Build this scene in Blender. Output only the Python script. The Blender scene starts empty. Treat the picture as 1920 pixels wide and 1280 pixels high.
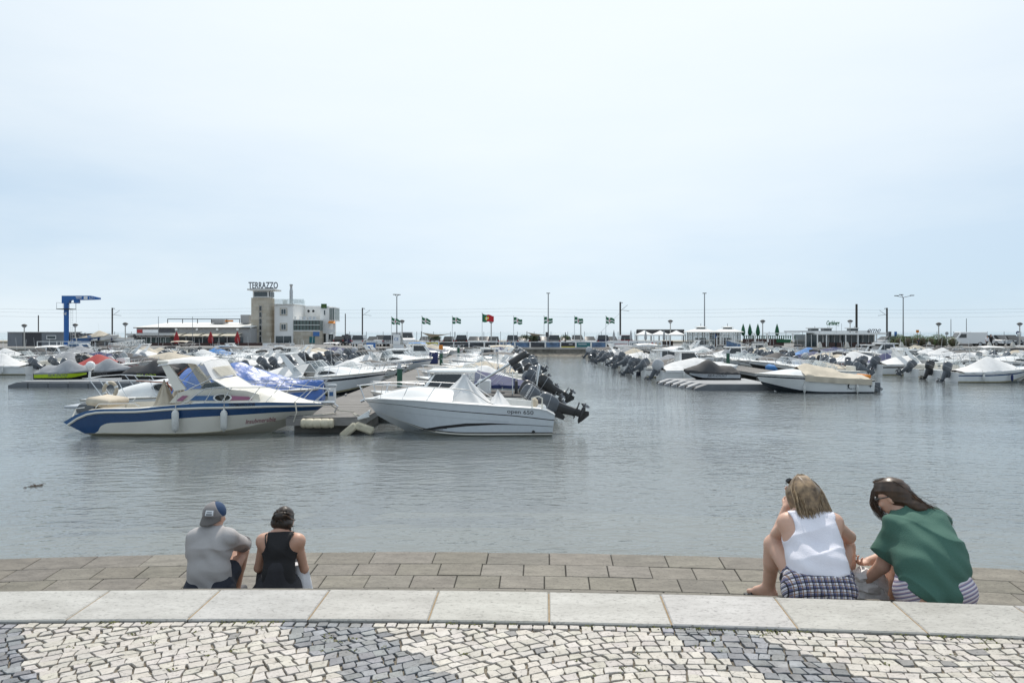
import bpy, bmesh, math, random
import numpy as np
from mathutils import Vector, Matrix, Euler, noise as mnoise
R = math.radians; PI = math.pi; sin = math.sin; cos = math.cos
random.seed(7)
scene = bpy.context.scene
col = scene.collection
# ------------------------------------------------------------------ camera
F = 1350.0; HOR = 623.0; EYE = 1.65
cam_d = bpy.data.cameras.new("camera"); cam = bpy.data.objects.new("camera", cam_d); col.objects.link(cam)
cam.location = (0, 0, EYE); cam.rotation_euler = (R(90), 0, 0)
cam_d.sensor_width = 36.0; cam_d.lens = 36.0 * F / 1920.0
cam_d.shift_y = -(640.0 - HOR) / 1920.0
cam_d.clip_start = 0.05; cam_d.clip_end = 30000
scene.camera = cam
# ------------------------------------------------------------------ sky, sun, exposure
SUN_EL, SUN_AZ = 56.0, 4.0
world = bpy.data.worlds.new("World"); scene.world = world; world.use_nodes = True
wn, wl = world.node_tree.nodes, world.node_tree.links
wn.clear()
wo = wn.new("ShaderNodeOutputWorld"); bg = wn.new("ShaderNodeBackground")
sky = wn.new("ShaderNodeTexSky"); sky.sky_type = 'NISHITA'; sky.sun_disc = False
sky.sun_elevation = R(SUN_EL); sky.sun_rotation = R(SUN_AZ)
sky.air_density = 0.8; sky.dust_density = 0.4; sky.ozone_density = 3.0; sky.altitude = 0
wtc = wn.new("ShaderNodeTexCoord")
wmp = wn.new("ShaderNodeMapping"); wmp.inputs['Scale'].default_value = (1.0, 1.0, 4.0); wmp.inputs['Location'].default_value = (.3, .2, .55)
wns = wn.new("ShaderNodeTexNoise"); wns.inputs['Scale'].default_value = 1.7; wns.inputs['Detail'].default_value = 7; wns.inputs['Roughness'].default_value = .55
wrp = wn.new("ShaderNodeValToRGB")
wrp.color_ramp.elements[0].position = .36; wrp.color_ramp.elements[0].color = (0, 0, 0, 1)
wrp.color_ramp.elements[1].position = .72; wrp.color_ramp.elements[1].color = (.5, .5, .5, 1)
veil = wn.new("ShaderNodeMix"); veil.data_type = 'RGBA'
# thin high haze: brighter towards the sun, bluer away from it
sdir = Vector((sin(R(SUN_AZ)) * cos(R(SUN_EL)), cos(R(SUN_AZ)) * cos(R(SUN_EL)), sin(R(SUN_EL))))
wdt = wn.new("ShaderNodeVectorMath"); wdt.operation = 'DOT_PRODUCT'; wdt.inputs[1].default_value = sdir
wnm = wn.new("ShaderNodeVectorMath"); wnm.operation = 'NORMALIZE'; wl.new(wtc.outputs['Generated'], wnm.inputs[0]); wl.new(wnm.outputs[0], wdt.inputs[0])
wgr = wn.new("ShaderNodeMapRange"); wgr.interpolation_type = 'SMOOTHSTEP'; wgr.inputs[1].default_value = .50; wgr.inputs[2].default_value = .84
wl.new(wdt.outputs['Value'], wgr.inputs[0])
whz = wn.new("ShaderNodeMix"); whz.data_type = 'RGBA'; whz.inputs[6].default_value = (5.2, 6.45, 7.6, 1); whz.inputs[7].default_value = (8.6, 9.2, 9.45, 1)
wl.new(wgr.outputs[0], whz.inputs[0]); wl.new(whz.outputs[2], veil.inputs[7])
wl.new(wtc.outputs['Generated'], wmp.inputs[0]); wl.new(wmp.outputs[0], wns.inputs['Vector'])
wl.new(wns.outputs['Fac'], wrp.inputs[0])
cl = wn.new("ShaderNodeMix"); cl.data_type = 'RGBA'; cl.inputs[7].default_value = (8.2, 8.7, 8.9, 1)
veil.inputs[0].default_value = .85
wl.new(sky.outputs[0], veil.inputs[6]); wl.new(veil.outputs[2], cl.inputs[6]); wl.new(wrp.outputs[0], cl.inputs[0]); wl.new(cl.outputs[2], bg.inputs[0])
bg.inputs[1].default_value = .112
wl.new(bg.outputs[0], wo.inputs[0])
sd = bpy.data.lights.new("sun", 'SUN'); sd.energy = 3.3; sd.angle = R(.8); sd.color = (1, .935, .845)
sun = bpy.data.objects.new("sun", sd); col.objects.link(sun)
sun.rotation_euler = Euler((-R(90 - SUN_EL), 0, -R(SUN_AZ)), 'XYZ')
vs = scene.view_settings
vs.view_transform = 'Standard'; vs.look = 'None'; vs.gamma = 1; vs.exposure = 0.07; vs.use_curve_mapping = False
scene.cycles.use_denoising = True
scene.cycles.max_bounces = 6; scene.cycles.transparent_max_bounces = 12
scene.cycles.caustics_reflective = False; scene.cycles.caustics_refractive = False
# ------------------------------------------------------------------ helpers
def P(px, py, Y):            # photo pixel + distance -> world
    return Vector(((px - 960) * Y / F, Y, EYE - (py - HOR) * Y / F))
def XA(px, Y): return (px - 960) * Y / F
def ZA(py, Y): return EYE - (py - HOR) * Y / F
def clamp(x, a=0., b=1.): return max(a, min(b, x))
def sst(a, b, x):
    t = clamp((x - a) / (b - a)); return t * t * (3 - 2 * t)
def lerp(a, b, t): return a + (b - a) * t
def interp(tab, x):
    if x <= tab[0][0]: return tab[0][1]
    for (x0, y0), (x1, y1) in zip(tab, tab[1:]):
        if x <= x1: return y0 + (y1 - y0) * (x - x0) / (x1 - x0)
    return tab[-1][1]
def smooth_tab(tab):
    return lambda x: (interp(tab, x - .02) + interp(tab, x) + interp(tab, x + .02)) / 3
class MB:
    def __init__(s): s.v = []; s.f = []; s.m = []
    def add(s, vs, fs, m=0):
        o = len(s.v); s.v += [tuple(v) for v in vs]; s.f += [tuple(i + o for i in f) for f in fs]
        s.m += list(m) if isinstance(m, list) else [m] * len(fs); return s
    def box(s, x0, y0, z0, x1, y1, z1, m=0, T=None):
        vs = [Vector((x, y, z)) for z in (z0, z1) for y in (y0, y1) for x in (x0, x1)]
        if T is not None: vs = [T @ v for v in vs]
        return s.add(vs, [(0, 2, 3, 1), (4, 5, 7, 6), (0, 1, 5, 4), (2, 6, 7, 3), (0, 4, 6, 2), (1, 3, 7, 5)], m)
    def bbox(s, x0, y0, z0, x1, y1, z1, b=.02, m=0, T=None):     # bevelled box
        vs = []; fs = []
        for z, i in ((z0, b), (z0 + b, 0), (z1 - b, 0), (z1, b)):
            for x, y in ((x0 + i, y0 + b), (x0 + b, y0 + i), (x1 - b, y0 + i), (x1 - i, y0 + b),
                         (x1 - i, y1 - b), (x1 - b, y1 - i), (x0 + b, y1 - i), (x0 + i, y1 - b)):
                vs.append(Vector((x, y, z)))
        for k in range(3):
            for i in range(8): fs.append((k * 8 + i, k * 8 + (i + 1) % 8, k * 8 + 8 + (i + 1) % 8, k * 8 + 8 + i))
        fs.append(tuple(range(7, -1, -1))); fs.append(tuple(range(24, 32)))
        if T is not None: vs = [T @ v for v in vs]
        return s.add(vs, fs, m)
    def tube(s, pts, r, n=6, m=0, closed=False, sy=1.0):
        pts = [Vector(p) for p in pts]; k = len(pts); rr = r if isinstance(r, (list, tuple)) else [r] * k
        vs = []; fs = []; up = None
        for i, p in enumerate(pts):
            if closed: d = pts[(i + 1) % k] - pts[i - 1]
            else: d = pts[min(i + 1, k - 1)] - pts[max(i - 1, 0)]
            if d.length < 1e-9: d = Vector((0, 0, 1))
            d.normalize()
            if up is None: up = Vector((0, 0, 1)) if abs(d.z) < .9 else Vector((1, 0, 0))
            a = d.cross(up)
            if a.length < 1e-4: a = d.orthogonal()
            a.normalize(); b = a.cross(d).normalized(); up = b
            for j in range(n):
                t = 2 * PI * j / n; vs.append(p + (a * cos(t) + b * sin(t) * sy) * rr[i])
        for i in range(k if closed else k - 1):
            for j in range(n):
                q = (i + 1) % k
                fs.append((i * n + j, i * n + (j + 1) % n, q * n + (j + 1) % n, q * n + j))
        if not closed:
            fs.append(tuple(range(n - 1, -1, -1))); fs.append(tuple(range((k - 1) * n, k * n)))
        return s.add(vs, fs, m)
    def bar(s, p, q, w, h, m=0):
        p = Vector(p); q = Vector(q); d = (q - p); L = d.length; d.normalize()
        a = d.cross(Vector((0, 0, 1)))
        if a.length < 1e-3: a = Vector((1, 0, 0))
        a.normalize(); b = a.cross(d)
        T = Matrix((a, d, b)).transposed().to_4x4(); T.translation = p
        return s.box(-w / 2, 0, -h / 2, w / 2, L, h / 2, m, T)
    def grid(s, Pt, m=0, closeu=False, closev=False, flip=False):
        n = len(Pt); k = len(Pt[0]); fs = []
        for i in range(n if closeu else n - 1):
            for j in range(k if closev else k - 1):
                f = (i * k + j, i * k + (j + 1) % k, ((i + 1) % n) * k + (j + 1) % k, ((i + 1) % n) * k + j)
                fs.append(f[::-1] if flip else f)
        return s.add([p for r in Pt for p in r], fs, m)
    def poly(s, pts, m=0): return s.add(pts, [tuple(range(len(pts)))], m)
    def prism(s, pts, off, m=0):       # polygon extruded by vector
        off = Vector(off); n = len(pts); vs = [Vector(p) for p in pts] + [Vector(p) + off for p in pts]
        return s.add(vs, [tuple(range(n - 1, -1, -1)), tuple(range(n, 2 * n))] + [(i, (i + 1) % n, n + (i + 1) % n, n + i) for i in range(n)], m)
    def lathe(s, prof, c=(0, 0, 0), n=12, m=0, sx=1, sy=1):
        c = Vector(c); rows = [[c + Vector((r * cos(2 * PI * j / n) * sx, r * sin(2 * PI * j / n) * sy, z)) for j in range(n)] for r, z in prof]
        s.grid(rows, m, closev=True)
        o = len(s.v) - n * len(prof)
        s.f.append(tuple(o + i for i in range(n - 1, -1, -1))); s.m.append(m)
        o2 = len(s.v) - n; s.f.append(tuple(o2 + i for i in range(n))); s.m.append(m)
        return s
    def ball(s, c, r, n=10, k=7, m=0, T=None):
        c = Vector(c); rx, ry, rz = r if isinstance(r, (tuple, list)) else (r, r, r)
        rows = []
        for i in range(k + 1):
            a = PI * i / k; a = clamp(a, .02, PI - .02)
            row = [Vector((rx * sin(a) * cos(2 * PI * j / n), ry * sin(a) * sin(2 * PI * j / n), rz * cos(a))) for j in range(n)]
            rows.append([c + (T @ v if T is not None else v) for v in row])
        return s.grid(rows, m, closev=True, flip=True)
    def build(s, name, mats, parent=None, smooth=None, loc=None, rz=0, fix=True):
        me = bpy.data.meshes.new(name); me.from_pydata(s.v, [], s.f)
        ms = mats if isinstance(mats, (list, tuple)) else [mats]
        for x in ms: me.materials.append(MAT[x] if isinstance(x, str) else x)
        if len(ms) > 1: me.polygons.foreach_set("material_index", s.m)
        if fix:
            bm = bmesh.new(); bm.from_mesh(me); bmesh.ops.recalc_face_normals(bm, faces=bm.faces); bm.to_mesh(me); bm.free()
        if smooth:
            me.polygons.foreach_set("use_smooth", [True] * len(me.polygons)); me.set_sharp_from_angle(angle=R(smooth))
        me.update()
        o = bpy.data.objects.new(name, me); col.objects.link(o)
        if parent: o.parent = parent
        if loc is not None: o.location = loc
        if rz: o.rotation_euler.z = rz
        return o
def tag(o, label=None, cat=None, group=None, kind=None):
    for k, v in (("label", label), ("category", cat), ("group", group), ("kind", kind)):
        if v: o[k] = v
    return o
def empty(name, loc=(0, 0, 0), rz=0, label=None, cat=None, group=None):
    o = bpy.data.objects.new(name, None); col.objects.link(o); o.location = loc; o.rotation_euler.z = rz
    o.empty_display_size = .2
    return tag(o, label, cat, group)
KIDS = {}
def copy_tree(o, parent=None):
    c = o.copy(); col.objects.link(c); c.parent = parent
    if parent is not None: c.matrix_parent_inverse = o.matrix_parent_inverse.copy()
    for ch in list(o.children): copy_tree(ch, c)
    return c
def remat(o, swap):                     # give one copy its own colours
    for i, sl in enumerate(o.material_slots):
        n = o.data.materials[i].name
        if n in swap: sl.link = 'OBJECT'; sl.material = MAT[swap[n]]
    for ch in o.children: 
        if ch.type == 'MESH': remat(ch, swap)
def text_mesh(name, txt, size, mat, parent, M4, shear=0.0, depth=.004, bold=0.0, sx=1.0, spacing=1.0):
    cu = bpy.data.curves.new(name, 'FONT'); cu.body = txt; cu.size = size; cu.extrude = depth; cu.shear = shear
    cu.offset = bold; cu.align_x = 'CENTER'; cu.align_y = 'CENTER'; cu.resolution_u = 3; cu.space_character = spacing
    ob = bpy.data.objects.new(name, cu); col.objects.link(ob)
    dg = bpy.context.evaluated_depsgraph_get(); me = bpy.data.meshes.new_from_object(ob.evaluated_get(dg))
    bpy.data.objects.remove(ob); bpy.data.curves.remove(cu)
    S = Matrix.Diagonal((sx, 1, 1, 1))
    me.transform(M4 @ S); me.materials.clear(); me.materials.append(MAT[mat])
    o = bpy.data.objects.new(name, me); col.objects.link(o)
    if parent: o.parent = parent
    return o
def FRONT(x, y, z):                     # text plane facing -Y
    return Matrix.Translation((x, y, z)) @ Matrix.Rotation(R(90), 4, 'X')
# ------------------------------------------------------------------ materials
MAT = {}
def M(name, c, rough=.5, metal=0., var=.12, scale=6., bump=0., bscale=60., spec=.5, coat=0., stretch=(1, 1, 1), stain=None, detail=4, sss=0.):
    m = bpy.data.materials.new(name); m.use_nodes = True; nt = m.node_tree; n, l = nt.nodes, nt.links
    b = n["Principled BSDF"]
    b.inputs['Roughness'].default_value = rough; b.inputs['Metallic'].default_value = metal
    b.inputs['Specular IOR Level'].default_value = spec; b.inputs['Coat Weight'].default_value = coat
    b.inputs['Coat Roughness'].default_value = .08
    b.inputs['Base Color'].default_value = (*c, 1)
    if sss: b.inputs['Subsurface Weight'].default_value = sss; b.inputs['Subsurface Radius'].default_value = (.012, .005, .003); b.inputs['Subsurface Scale'].default_value = 1
    tc = n.new("ShaderNodeTexCoord"); mp = n.new("ShaderNodeMapping"); mp.inputs['Scale'].default_value = stretch
    l.new(tc.outputs['Object'], mp.inputs[0])
    if var or stain:
        ns = n.new("ShaderNodeTexNoise"); ns.inputs['Scale'].default_value = scale; ns.inputs['Detail'].default_value = detail; ns.inputs['Roughness'].default_value = .6
        l.new(mp.outputs[0], ns.inputs['Vector'])
        rp = n.new("ShaderNodeValToRGB"); rp.color_ramp.elements[0].position = .3; rp.color_ramp.elements[1].position = .7
        d = stain if stain else tuple(x * (1 - var) for x in c)
        rp.color_ramp.elements[0].color = (*d, 1); rp.color_ramp.elements[1].color = (*[min(1, x * (1 + var * .6)) for x in c], 1)
        l.new(ns.outputs['Fac'], rp.inputs[0]); l.new(rp.outputs[0], b.inputs['Base Color'])
    if bump:
        n2 = n.new("ShaderNodeTexNoise"); n2.inputs['Scale'].default_value = bscale; n2.inputs['Detail'].default_value = 5
        l.new(mp.outputs[0], n2.inputs['Vector'])
        bp = n.new("ShaderNodeBump"); bp.inputs['Strength'].default_value = bump; bp.inputs['Distance'].default_value = .02
        l.new(n2.outputs['Fac'], bp.inputs['Height']); l.new(bp.outputs[0], b.inputs['Normal'])
    MAT[name] = m; return m
def nodes(m): return m.node_tree.nodes, m.node_tree.links, m.node_tree.nodes["Principled BSDF"]
M('gel_white', (.76, .77, .77), .22, var=.06, scale=1.5, spec=.5, coat=.3)
M('gel_cream', (.72, .69, .62), .3, var=.08, scale=1.5)
M('deck_white', (.74, .74, .72), .5, var=.1, scale=3)
M('gel_grey', (.42, .45, .48), .3, var=.08)
M('hull_navy', (.012, .017, .035), .15, var=.1, coat=.5)
M('hull_blue', (.012, .06, .17), .25, var=.1, coat=.3)
M('hull_blue_light', (.05, .13, .29), .3, var=.1)
M('hull_black', (.02, .02, .022), .3, var=.1)
M('stripe_red', (.35, .03, .03), .35)
M('stripe_mauve', (.32, .12, .2), .4)
M('rubrail', (.35, .33, .29), .5, var=.2)
M('waterline_dirt', (.36, .32, .2), .7, var=.3, scale=5)
M('antifoul', (.03, .04, .05), .8)
M('cover_white', (.66, .66, .66), .75, var=.12, scale=3, bump=.15, bscale=9)
M('cover_beige', (.52, .46, .37), .8, var=.15, scale=3, bump=.15, bscale=9)
M('cover_grey', (.3, .31, .33), .8, var=.15, scale=3, bump=.15, bscale=9)
M('cover_dark', (.045, .045, .048), .7, var=.2, scale=3, bump=.15, bscale=9)
M('cover_navy', (.02, .032, .11), .75, var=.2, scale=3, bump=.15, bscale=9)
M('cover_blue', (.05, .2, .48), .7, var=.2, scale=3, bump=.15, bscale=9)
M('cover_red', (.38, .05, .045), .7, var=.15)
M('engine_black', (.018, .018, .02), .32, var=.1, coat=.25)
M('engine_grey', (.09, .1, .115), .32, metal=.2, var=.1, coat=.25)
M('engine_silver', (.3, .31, .33), .35, metal=.3, var=.1)
M('engine_cover', (.42, .43, .45), .8, var=.1, bump=.3, bscale=10)
M('prop', (.18, .18, .19), .35, metal=.8)
M('steel', (.62, .63, .64), .22, metal=1., var=.05)
M('galv', (.42, .43, .44), .45, metal=.7, var=.12)
M('alu_white', (.7, .71, .71), .4, var=.06)
M('black_plastic', (.02, .02, .02), .5)
M('fender', (.62, .62, .6), .45, var=.15, scale=9)
M('rope', (.55, .52, .45), .85, var=.2, scale=40)
M('rope_red', (.32, .1, .05), .85, var=.2, scale=40)
M('vinyl', (.7, .67, .6), .5, var=.1)
M('upholstery', (.55, .47, .36), .6, var=.1)
M('lettering', (.02, .02, .03), .5, var=0)
M('lettering_grey', (.12, .13, .15), .5, var=0)
M('lettering_white', (.75, .75, .75), .5, var=0)
M('lettering_red', (.25, .03, .07), .5, var=0)
M('lime', (.45, .62, .02), .35, var=.05)
m = M('glass_tint', (.25, .3, .32), .05, var=0); n_, l_, b_ = nodes(m); b_.inputs['Alpha'].default_value = .38
m = M('glass_clear', (.55, .62, .63), .05, var=0); n_, l_, b_ = nodes(m); b_.inputs['Alpha'].default_value = .3
m = M('glass_dark', (.015, .018, .02), .06, var=0, coat=.5)
m = M('vinyl_window', (.5, .46, .36), .15, var=.15); n_, l_, b_ = nodes(m); b_.inputs['Alpha'].default_value = .7
M('window_glass', (.06, .08, .09), .08, var=.2, scale=.8)
M('window_green', (.1, .14, .13), .1, var=.2, scale=.8)
# ------------------------------------------------------------------ ground materials
def surf_stone(name, c1, c2, rough, blot=.0, pits=True, sc=1.0, streak=(1, 1, 1), blotc=(.1, .1, .1)):
    m = M(name, c1, rough, var=0); n, l, b = nodes(m)
    tc = n.new("ShaderNodeTexCoord"); mp = n.new("ShaderNodeMapping"); mp.inputs['Scale'].default_value = streak
    geo = n.new("ShaderNodeNewGeometry"); l.new(geo.outputs['Position'], mp.inputs[0])
    ns = n.new("ShaderNodeTexNoise"); ns.inputs['Scale'].default_value = (2.6 if name == 'limestone' else 5) * sc; ns.inputs['Detail'].default_value = 9; ns.inputs['Roughness'].default_value = .68
    l.new(mp.outputs[0], ns.inputs['Vector'])
    rp = n.new("ShaderNodeValToRGB"); rp.color_ramp.elements[0].position = .34; rp.color_ramp.elements[1].position = .64
    rp.color_ramp.elements[0].color = (*c2, 1); rp.color_ramp.elements[1].color = (*c1, 1)
    l.new(ns.outputs['Fac'], rp.inputs[0])
    # per-slab tone
    at = n.new("ShaderNodeAttribute"); at.attribute_name = "tone"
    mm = n.new("ShaderNodeMix"); mm.data_type = 'RGBA'; mm.blend_type = 'MULTIPLY'; mm.inputs[0].default_value = 1
    l.new(rp.outputs[0], mm.inputs[6]); l.new(at.outputs['Color'], mm.inputs[7])
    last = mm.outputs[2]
    n2 = n.new("ShaderNodeTexNoise"); n2.inputs['Scale'].default_value = 34 * sc; n2.inputs['Detail'].default_value = 6; n2.inputs['Roughness'].default_value = .7
    l.new(mp.outputs[0], n2.inputs['Vector'])
    r2 = n.new("ShaderNodeValToRGB"); r2.color_ramp.elements[0].position = .31; r2.color_ramp.elements[1].position = .47
    r2.color_ramp.elements[0].color = (*[x * .45 for x in c2], 1); r2.color_ramp.elements[1].color = (1, 1, 1, 1)
    l.new(n2.outputs['Fac'], r2.inputs[0])
    m3 = n.new("ShaderNodeMix"); m3.data_type = 'RGBA'; m3.blend_type = 'MULTIPLY'; m3.inputs[0].default_value = .7 if name == 'limestone' else .75
    l.new(last, m3.inputs[6]); l.new(r2.outputs[0], m3.inputs[7]); last = m3.outputs[2]
    if blot:
        vo = n.new("ShaderNodeTexNoise"); vo.inputs['Scale'].default_value = 6.5; vo.inputs['Detail'].default_value = 2
        l.new(geo.outputs['Position'], vo.inputs['Vector'])
        r3 = n.new("ShaderNodeValToRGB"); r3.color_ramp.elements[0].position = .73; r3.color_ramp.elements[1].position = .76
        r3.color_ramp.elements[0].color = (0, 0, 0, 1); r3.color_ramp.elements[1].color = (blot, blot, blot, 1)
        l.new(vo.outputs['Fac'], r3.inputs[0])
        m4 = n.new("ShaderNodeMix"); m4.data_type = 'RGBA'; l.new(r3.outputs[0], m4.inputs[0]); l.new(last, m4.inputs[6]); m4.inputs[7].default_value = (*blotc, 1)
        last = m4.outputs[2]
    l.new(last, b.inputs['Base Color'])
    bp = n.new("ShaderNodeBump"); bp.inputs['Strength'].default_value = .35; bp.inputs['Distance'].default_value = .004
    l.new(n2.outputs['Fac'], bp.inputs['Height']); l.new(bp.outputs[0], b.inputs['Normal'])
    return m
surf_stone('limestone', (.44, .43, .415), (.33, .32, .306), .62, blot=.6, streak=(1, 2.2, 1))
surf_stone('apron_stone', (.205, .19, .163), (.13, .12, .102), .75, streak=(.7, 1.6, 1))
surf_stone('cobble_white', (.515, .488, .455), (.4, .378, .35), .6, sc=1.6)
surf_stone('cobble_dark', (.25, .254, .26), (.155, .158, .164), .6, sc=1.6)
M('joint_soil', (.19, .165, .13), .95, var=.4, scale=30, bump=.5, bscale=90)
M('joint_tan', (.3, .22, .13), .95, var=.3, scale=20)
M('joint_and_shade_black', (.02, .018, .015), .95, var=.3)  # dark joints of the apron, and painted shade in the kerb gap
M('moss', (.11, .12, .03), .95, var=.35, scale=60)
M('quay_concrete', (.4, .38, .35), .85, var=.25, scale=.6, bump=.3, bscale=8)
M('quay_stone', (.23, .21, .18), .9, var=.45, scale=1.6, bump=.8, bscale=5)
M('rubble', (.17, .155, .13), .95, var=.5, scale=2.5, bump=1., bscale=6)
M('asphalt_far', (.2, .195, .19), .95, var=.15, scale=.3)
M('sand_far', (.42, .38, .31), .95, var=.15, scale=.2)
M('seabed', (.085, .09, .07), .95, var=.3, scale=.8)
# ------------------------------------------------------------------ arcs of the quay edge
AC = Vector((-1.6, 4.665 - 40.0, 0))
def arc(r, a, z): return Vector((AC.x + r * sin(a), AC.y + r * cos(a), z))
def set_tone(me, v):
    at = me.attributes.new("tone", 'FLOAT_COLOR', 'POINT')
    at.data.foreach_set("color", list(v) * len(me.vertices) if len(v) == 4 else v)
def slab(name, r0, r1, a0, a1, z0, z1, mat, parent, bev=.006, tone=1.0, n=3, tint=(1, 1, 1)):
    mb = MB()
    da = bev / r1
    def ring(i, z):
        o = []
        for k in range(n + 1): o.append(arc(r0 + i, lerp(a0 + i / r1, a1 - i / r1, k / n), z))
        for k in range(n + 1): o.append(arc(r1 - i, lerp(a1 - i / r1, a0 + i / r1, k / n), z))
        return o
    mb.grid([ring(0, z0), ring(0, z1 - bev), ring(bev, z1)], closev=True)
    top = ring(bev, z1); mb.poly(top)
    o = mb.build(name, mat, parent)
    set_tone(o.data, (tone * tint[0], tone * tint[1], tone * tint[2], 1))
    return o
WATER = -1.5; APRON = -1.45
def ring_sheet(name, r0, r1, a0, a1, z, mat, n=60, z1=None):
    mb = MB(); z1 = z if z1 is None else z1
    mb.grid([[arc(r0, lerp(a0, a1, k / n), z) for k in range(n + 1)], [arc(r1, lerp(a0, a1, k / n), z1) for k in range(n + 1)]])
    return mb
A0, A1 = -.5, .5
# kerb: one slab after another on a tan bed
kerb = tag(ring_sheet('kerb', 39.475, 39.92, A0, A1, .003, 0).build('kerb', 'joint_tan'), 'pale limestone kerb of large slabs along the top of the steps', kind='structure')
rnd = random.Random(3)
da = .70 / 40
a = .0459 - da * 30
k = 0
while a < .5:
    if a > -.3 and a < .3:
        t = rnd.uniform(.93, 1.03)
        slab('kerb_slab', 39.46, 39.935, a + .004 / 40, a + da - .004 / 40, -.16, .010 + rnd.uniform(-.001, .001), 'limestone', kerb, .007, t, tint=(1, rnd.uniform(.985, 1.01), rnd.uniform(.96, 1.01)))
    a += da; k += 1
# hidden steps going down behind the kerb
mb = MB()
NST = 8; TR = .46; RI = .17
for i in range(1, NST + 1):
    z = -RI * i; r0 = 40 + TR * (i - 1) - (.09 if i == 1 else 0); r1 = 40 + TR * i
    n = 60
    mb.grid([[arc(r0, lerp(A0, A1, q / n), z) for q in range(n + 1)], [arc(r1, lerp(A0, A1, q / n), z) for q in range(n + 1)],
             [arc(r1, lerp(A0, A1, q / n), z - RI) for q in range(n + 1)]])
steps = tag(mb.build('steps', 'apron_stone', fix=False), kind='structure')
set_tone(steps.data, (.95, .95, .95, 1))
# apron of three visible slab rows by the water
rowR = [40 + TR * NST - .02, 44.09, 44.545, 45.0, 45.52]
apron = tag(ring_sheet('quay_apron', rowR[0], rowR[-1] - .01, A0, A1, APRON - .012, 0).build('quay_apron', 'joint_and_shade_black'), kind='structure')
wid = [.55, .553, .55, .735]
off = [.1, .0452 * 44.3, .0395 * 44.8 - .02, .0435 * 45.2]
for ri in range(4):
    r0, r1 = rowR[ri], rowR[ri + 1]; rm = (r0 + r1) / 2
    a = off[ri] / rm - 36 * wid[ri] / rm
    while a < .34:
        w = wid[ri] / rm * (rnd.choice([.94, 1, 1, 1, 1.16]) if ri == 3 else 1)
        if a > -.3 and a < .32:
            g = rnd.uniform(.003, .008) / rm
            slab('apron_slab', r0 + .004, r1 - .006, a + g, a + w - g, APRON - .2, APRON + rnd.uniform(-.004, .004), 'apron_stone', apron, .006, rnd.uniform(.86, 1.1), tint=(1, rnd.uniform(.97, 1.0), rnd.uniform(.93, 1.0)))
        a += w
# submerged steps and the basin floor
mb = MB(); n = 60
prof = [(45.51, APRON - .02), (45.51, -1.62), (46.1, -1.63), (46.1, -1.8), (46.7, -1.82), (46.7, -2.0), (48.6, -2.2), (52, -2.9), (57, -4.2), (62, -5)]
mb.grid([[arc(r, lerp(A0, A1, q / n), z) for q in range(n + 1)] for r, z in prof])
sub = tag(mb.build('submerged_steps', 'apron_stone', fix=False), kind='structure'); set_tone(sub.data, (1.25, 1.2, 1.0, 1))
mb = MB(); mb.box(-400, 15, -5.4, 400, 96.5, -5)
tag(mb.build('basin_floor', 'seabed'), kind='structure')
# ------------------------------------------------------------------ cobbles
def in_poly(p, poly):
    c = False; n = len(poly)
    for i in range(n):
        x0, y0 = poly[i]; x1, y1 = poly[(i + 1) % n]
        if (y0 > p[1]) != (y1 > p[1]) and p[0] < (x1 - x0) * (p[1] - y0) / (y1 - y0) + x0: c = not c
    return c
def G(px, py): Y = EYE * F / (py - HOR); return ((px - 960) * Y / F, Y)
def ext(l, r):      # two boundary polylines -> ground polygon, carried on towards the camera
    L = [G(*p) for p in l]; Q = [G(*p) for p in r]
    def more(q):
        d = Vector(q[-1]) - Vector(q[-3]); d.normalize(); return q + [tuple(Vector(q[-1]) + d * 1.6)]
    return more(L) + more(Q)[::-1]
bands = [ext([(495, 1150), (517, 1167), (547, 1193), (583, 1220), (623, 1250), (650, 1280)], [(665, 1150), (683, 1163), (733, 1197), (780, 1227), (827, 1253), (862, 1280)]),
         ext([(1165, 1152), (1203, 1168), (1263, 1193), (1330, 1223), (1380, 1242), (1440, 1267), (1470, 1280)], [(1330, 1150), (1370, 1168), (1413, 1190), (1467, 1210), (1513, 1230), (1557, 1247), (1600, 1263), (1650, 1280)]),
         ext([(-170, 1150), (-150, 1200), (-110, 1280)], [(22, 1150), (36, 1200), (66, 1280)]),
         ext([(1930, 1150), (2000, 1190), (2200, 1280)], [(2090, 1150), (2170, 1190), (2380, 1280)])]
pave = tag(ring_sheet('pavement', 20, 39.47, -.4, .4, -.014, 0).build('pavement', 'joint_soil'), kind='structure')
gapo = ring_sheet('joint', 39.436, 39.475, -.4, .4, -.009, 0).build('kerb_shadow_strip', 'joint_and_shade_black', pave)  # black strip painting the shadow line in the gap below the kerb edge
stones = []   # (centre, mesh verts, faces, dark, tone)
rc = random.Random(11)
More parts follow.
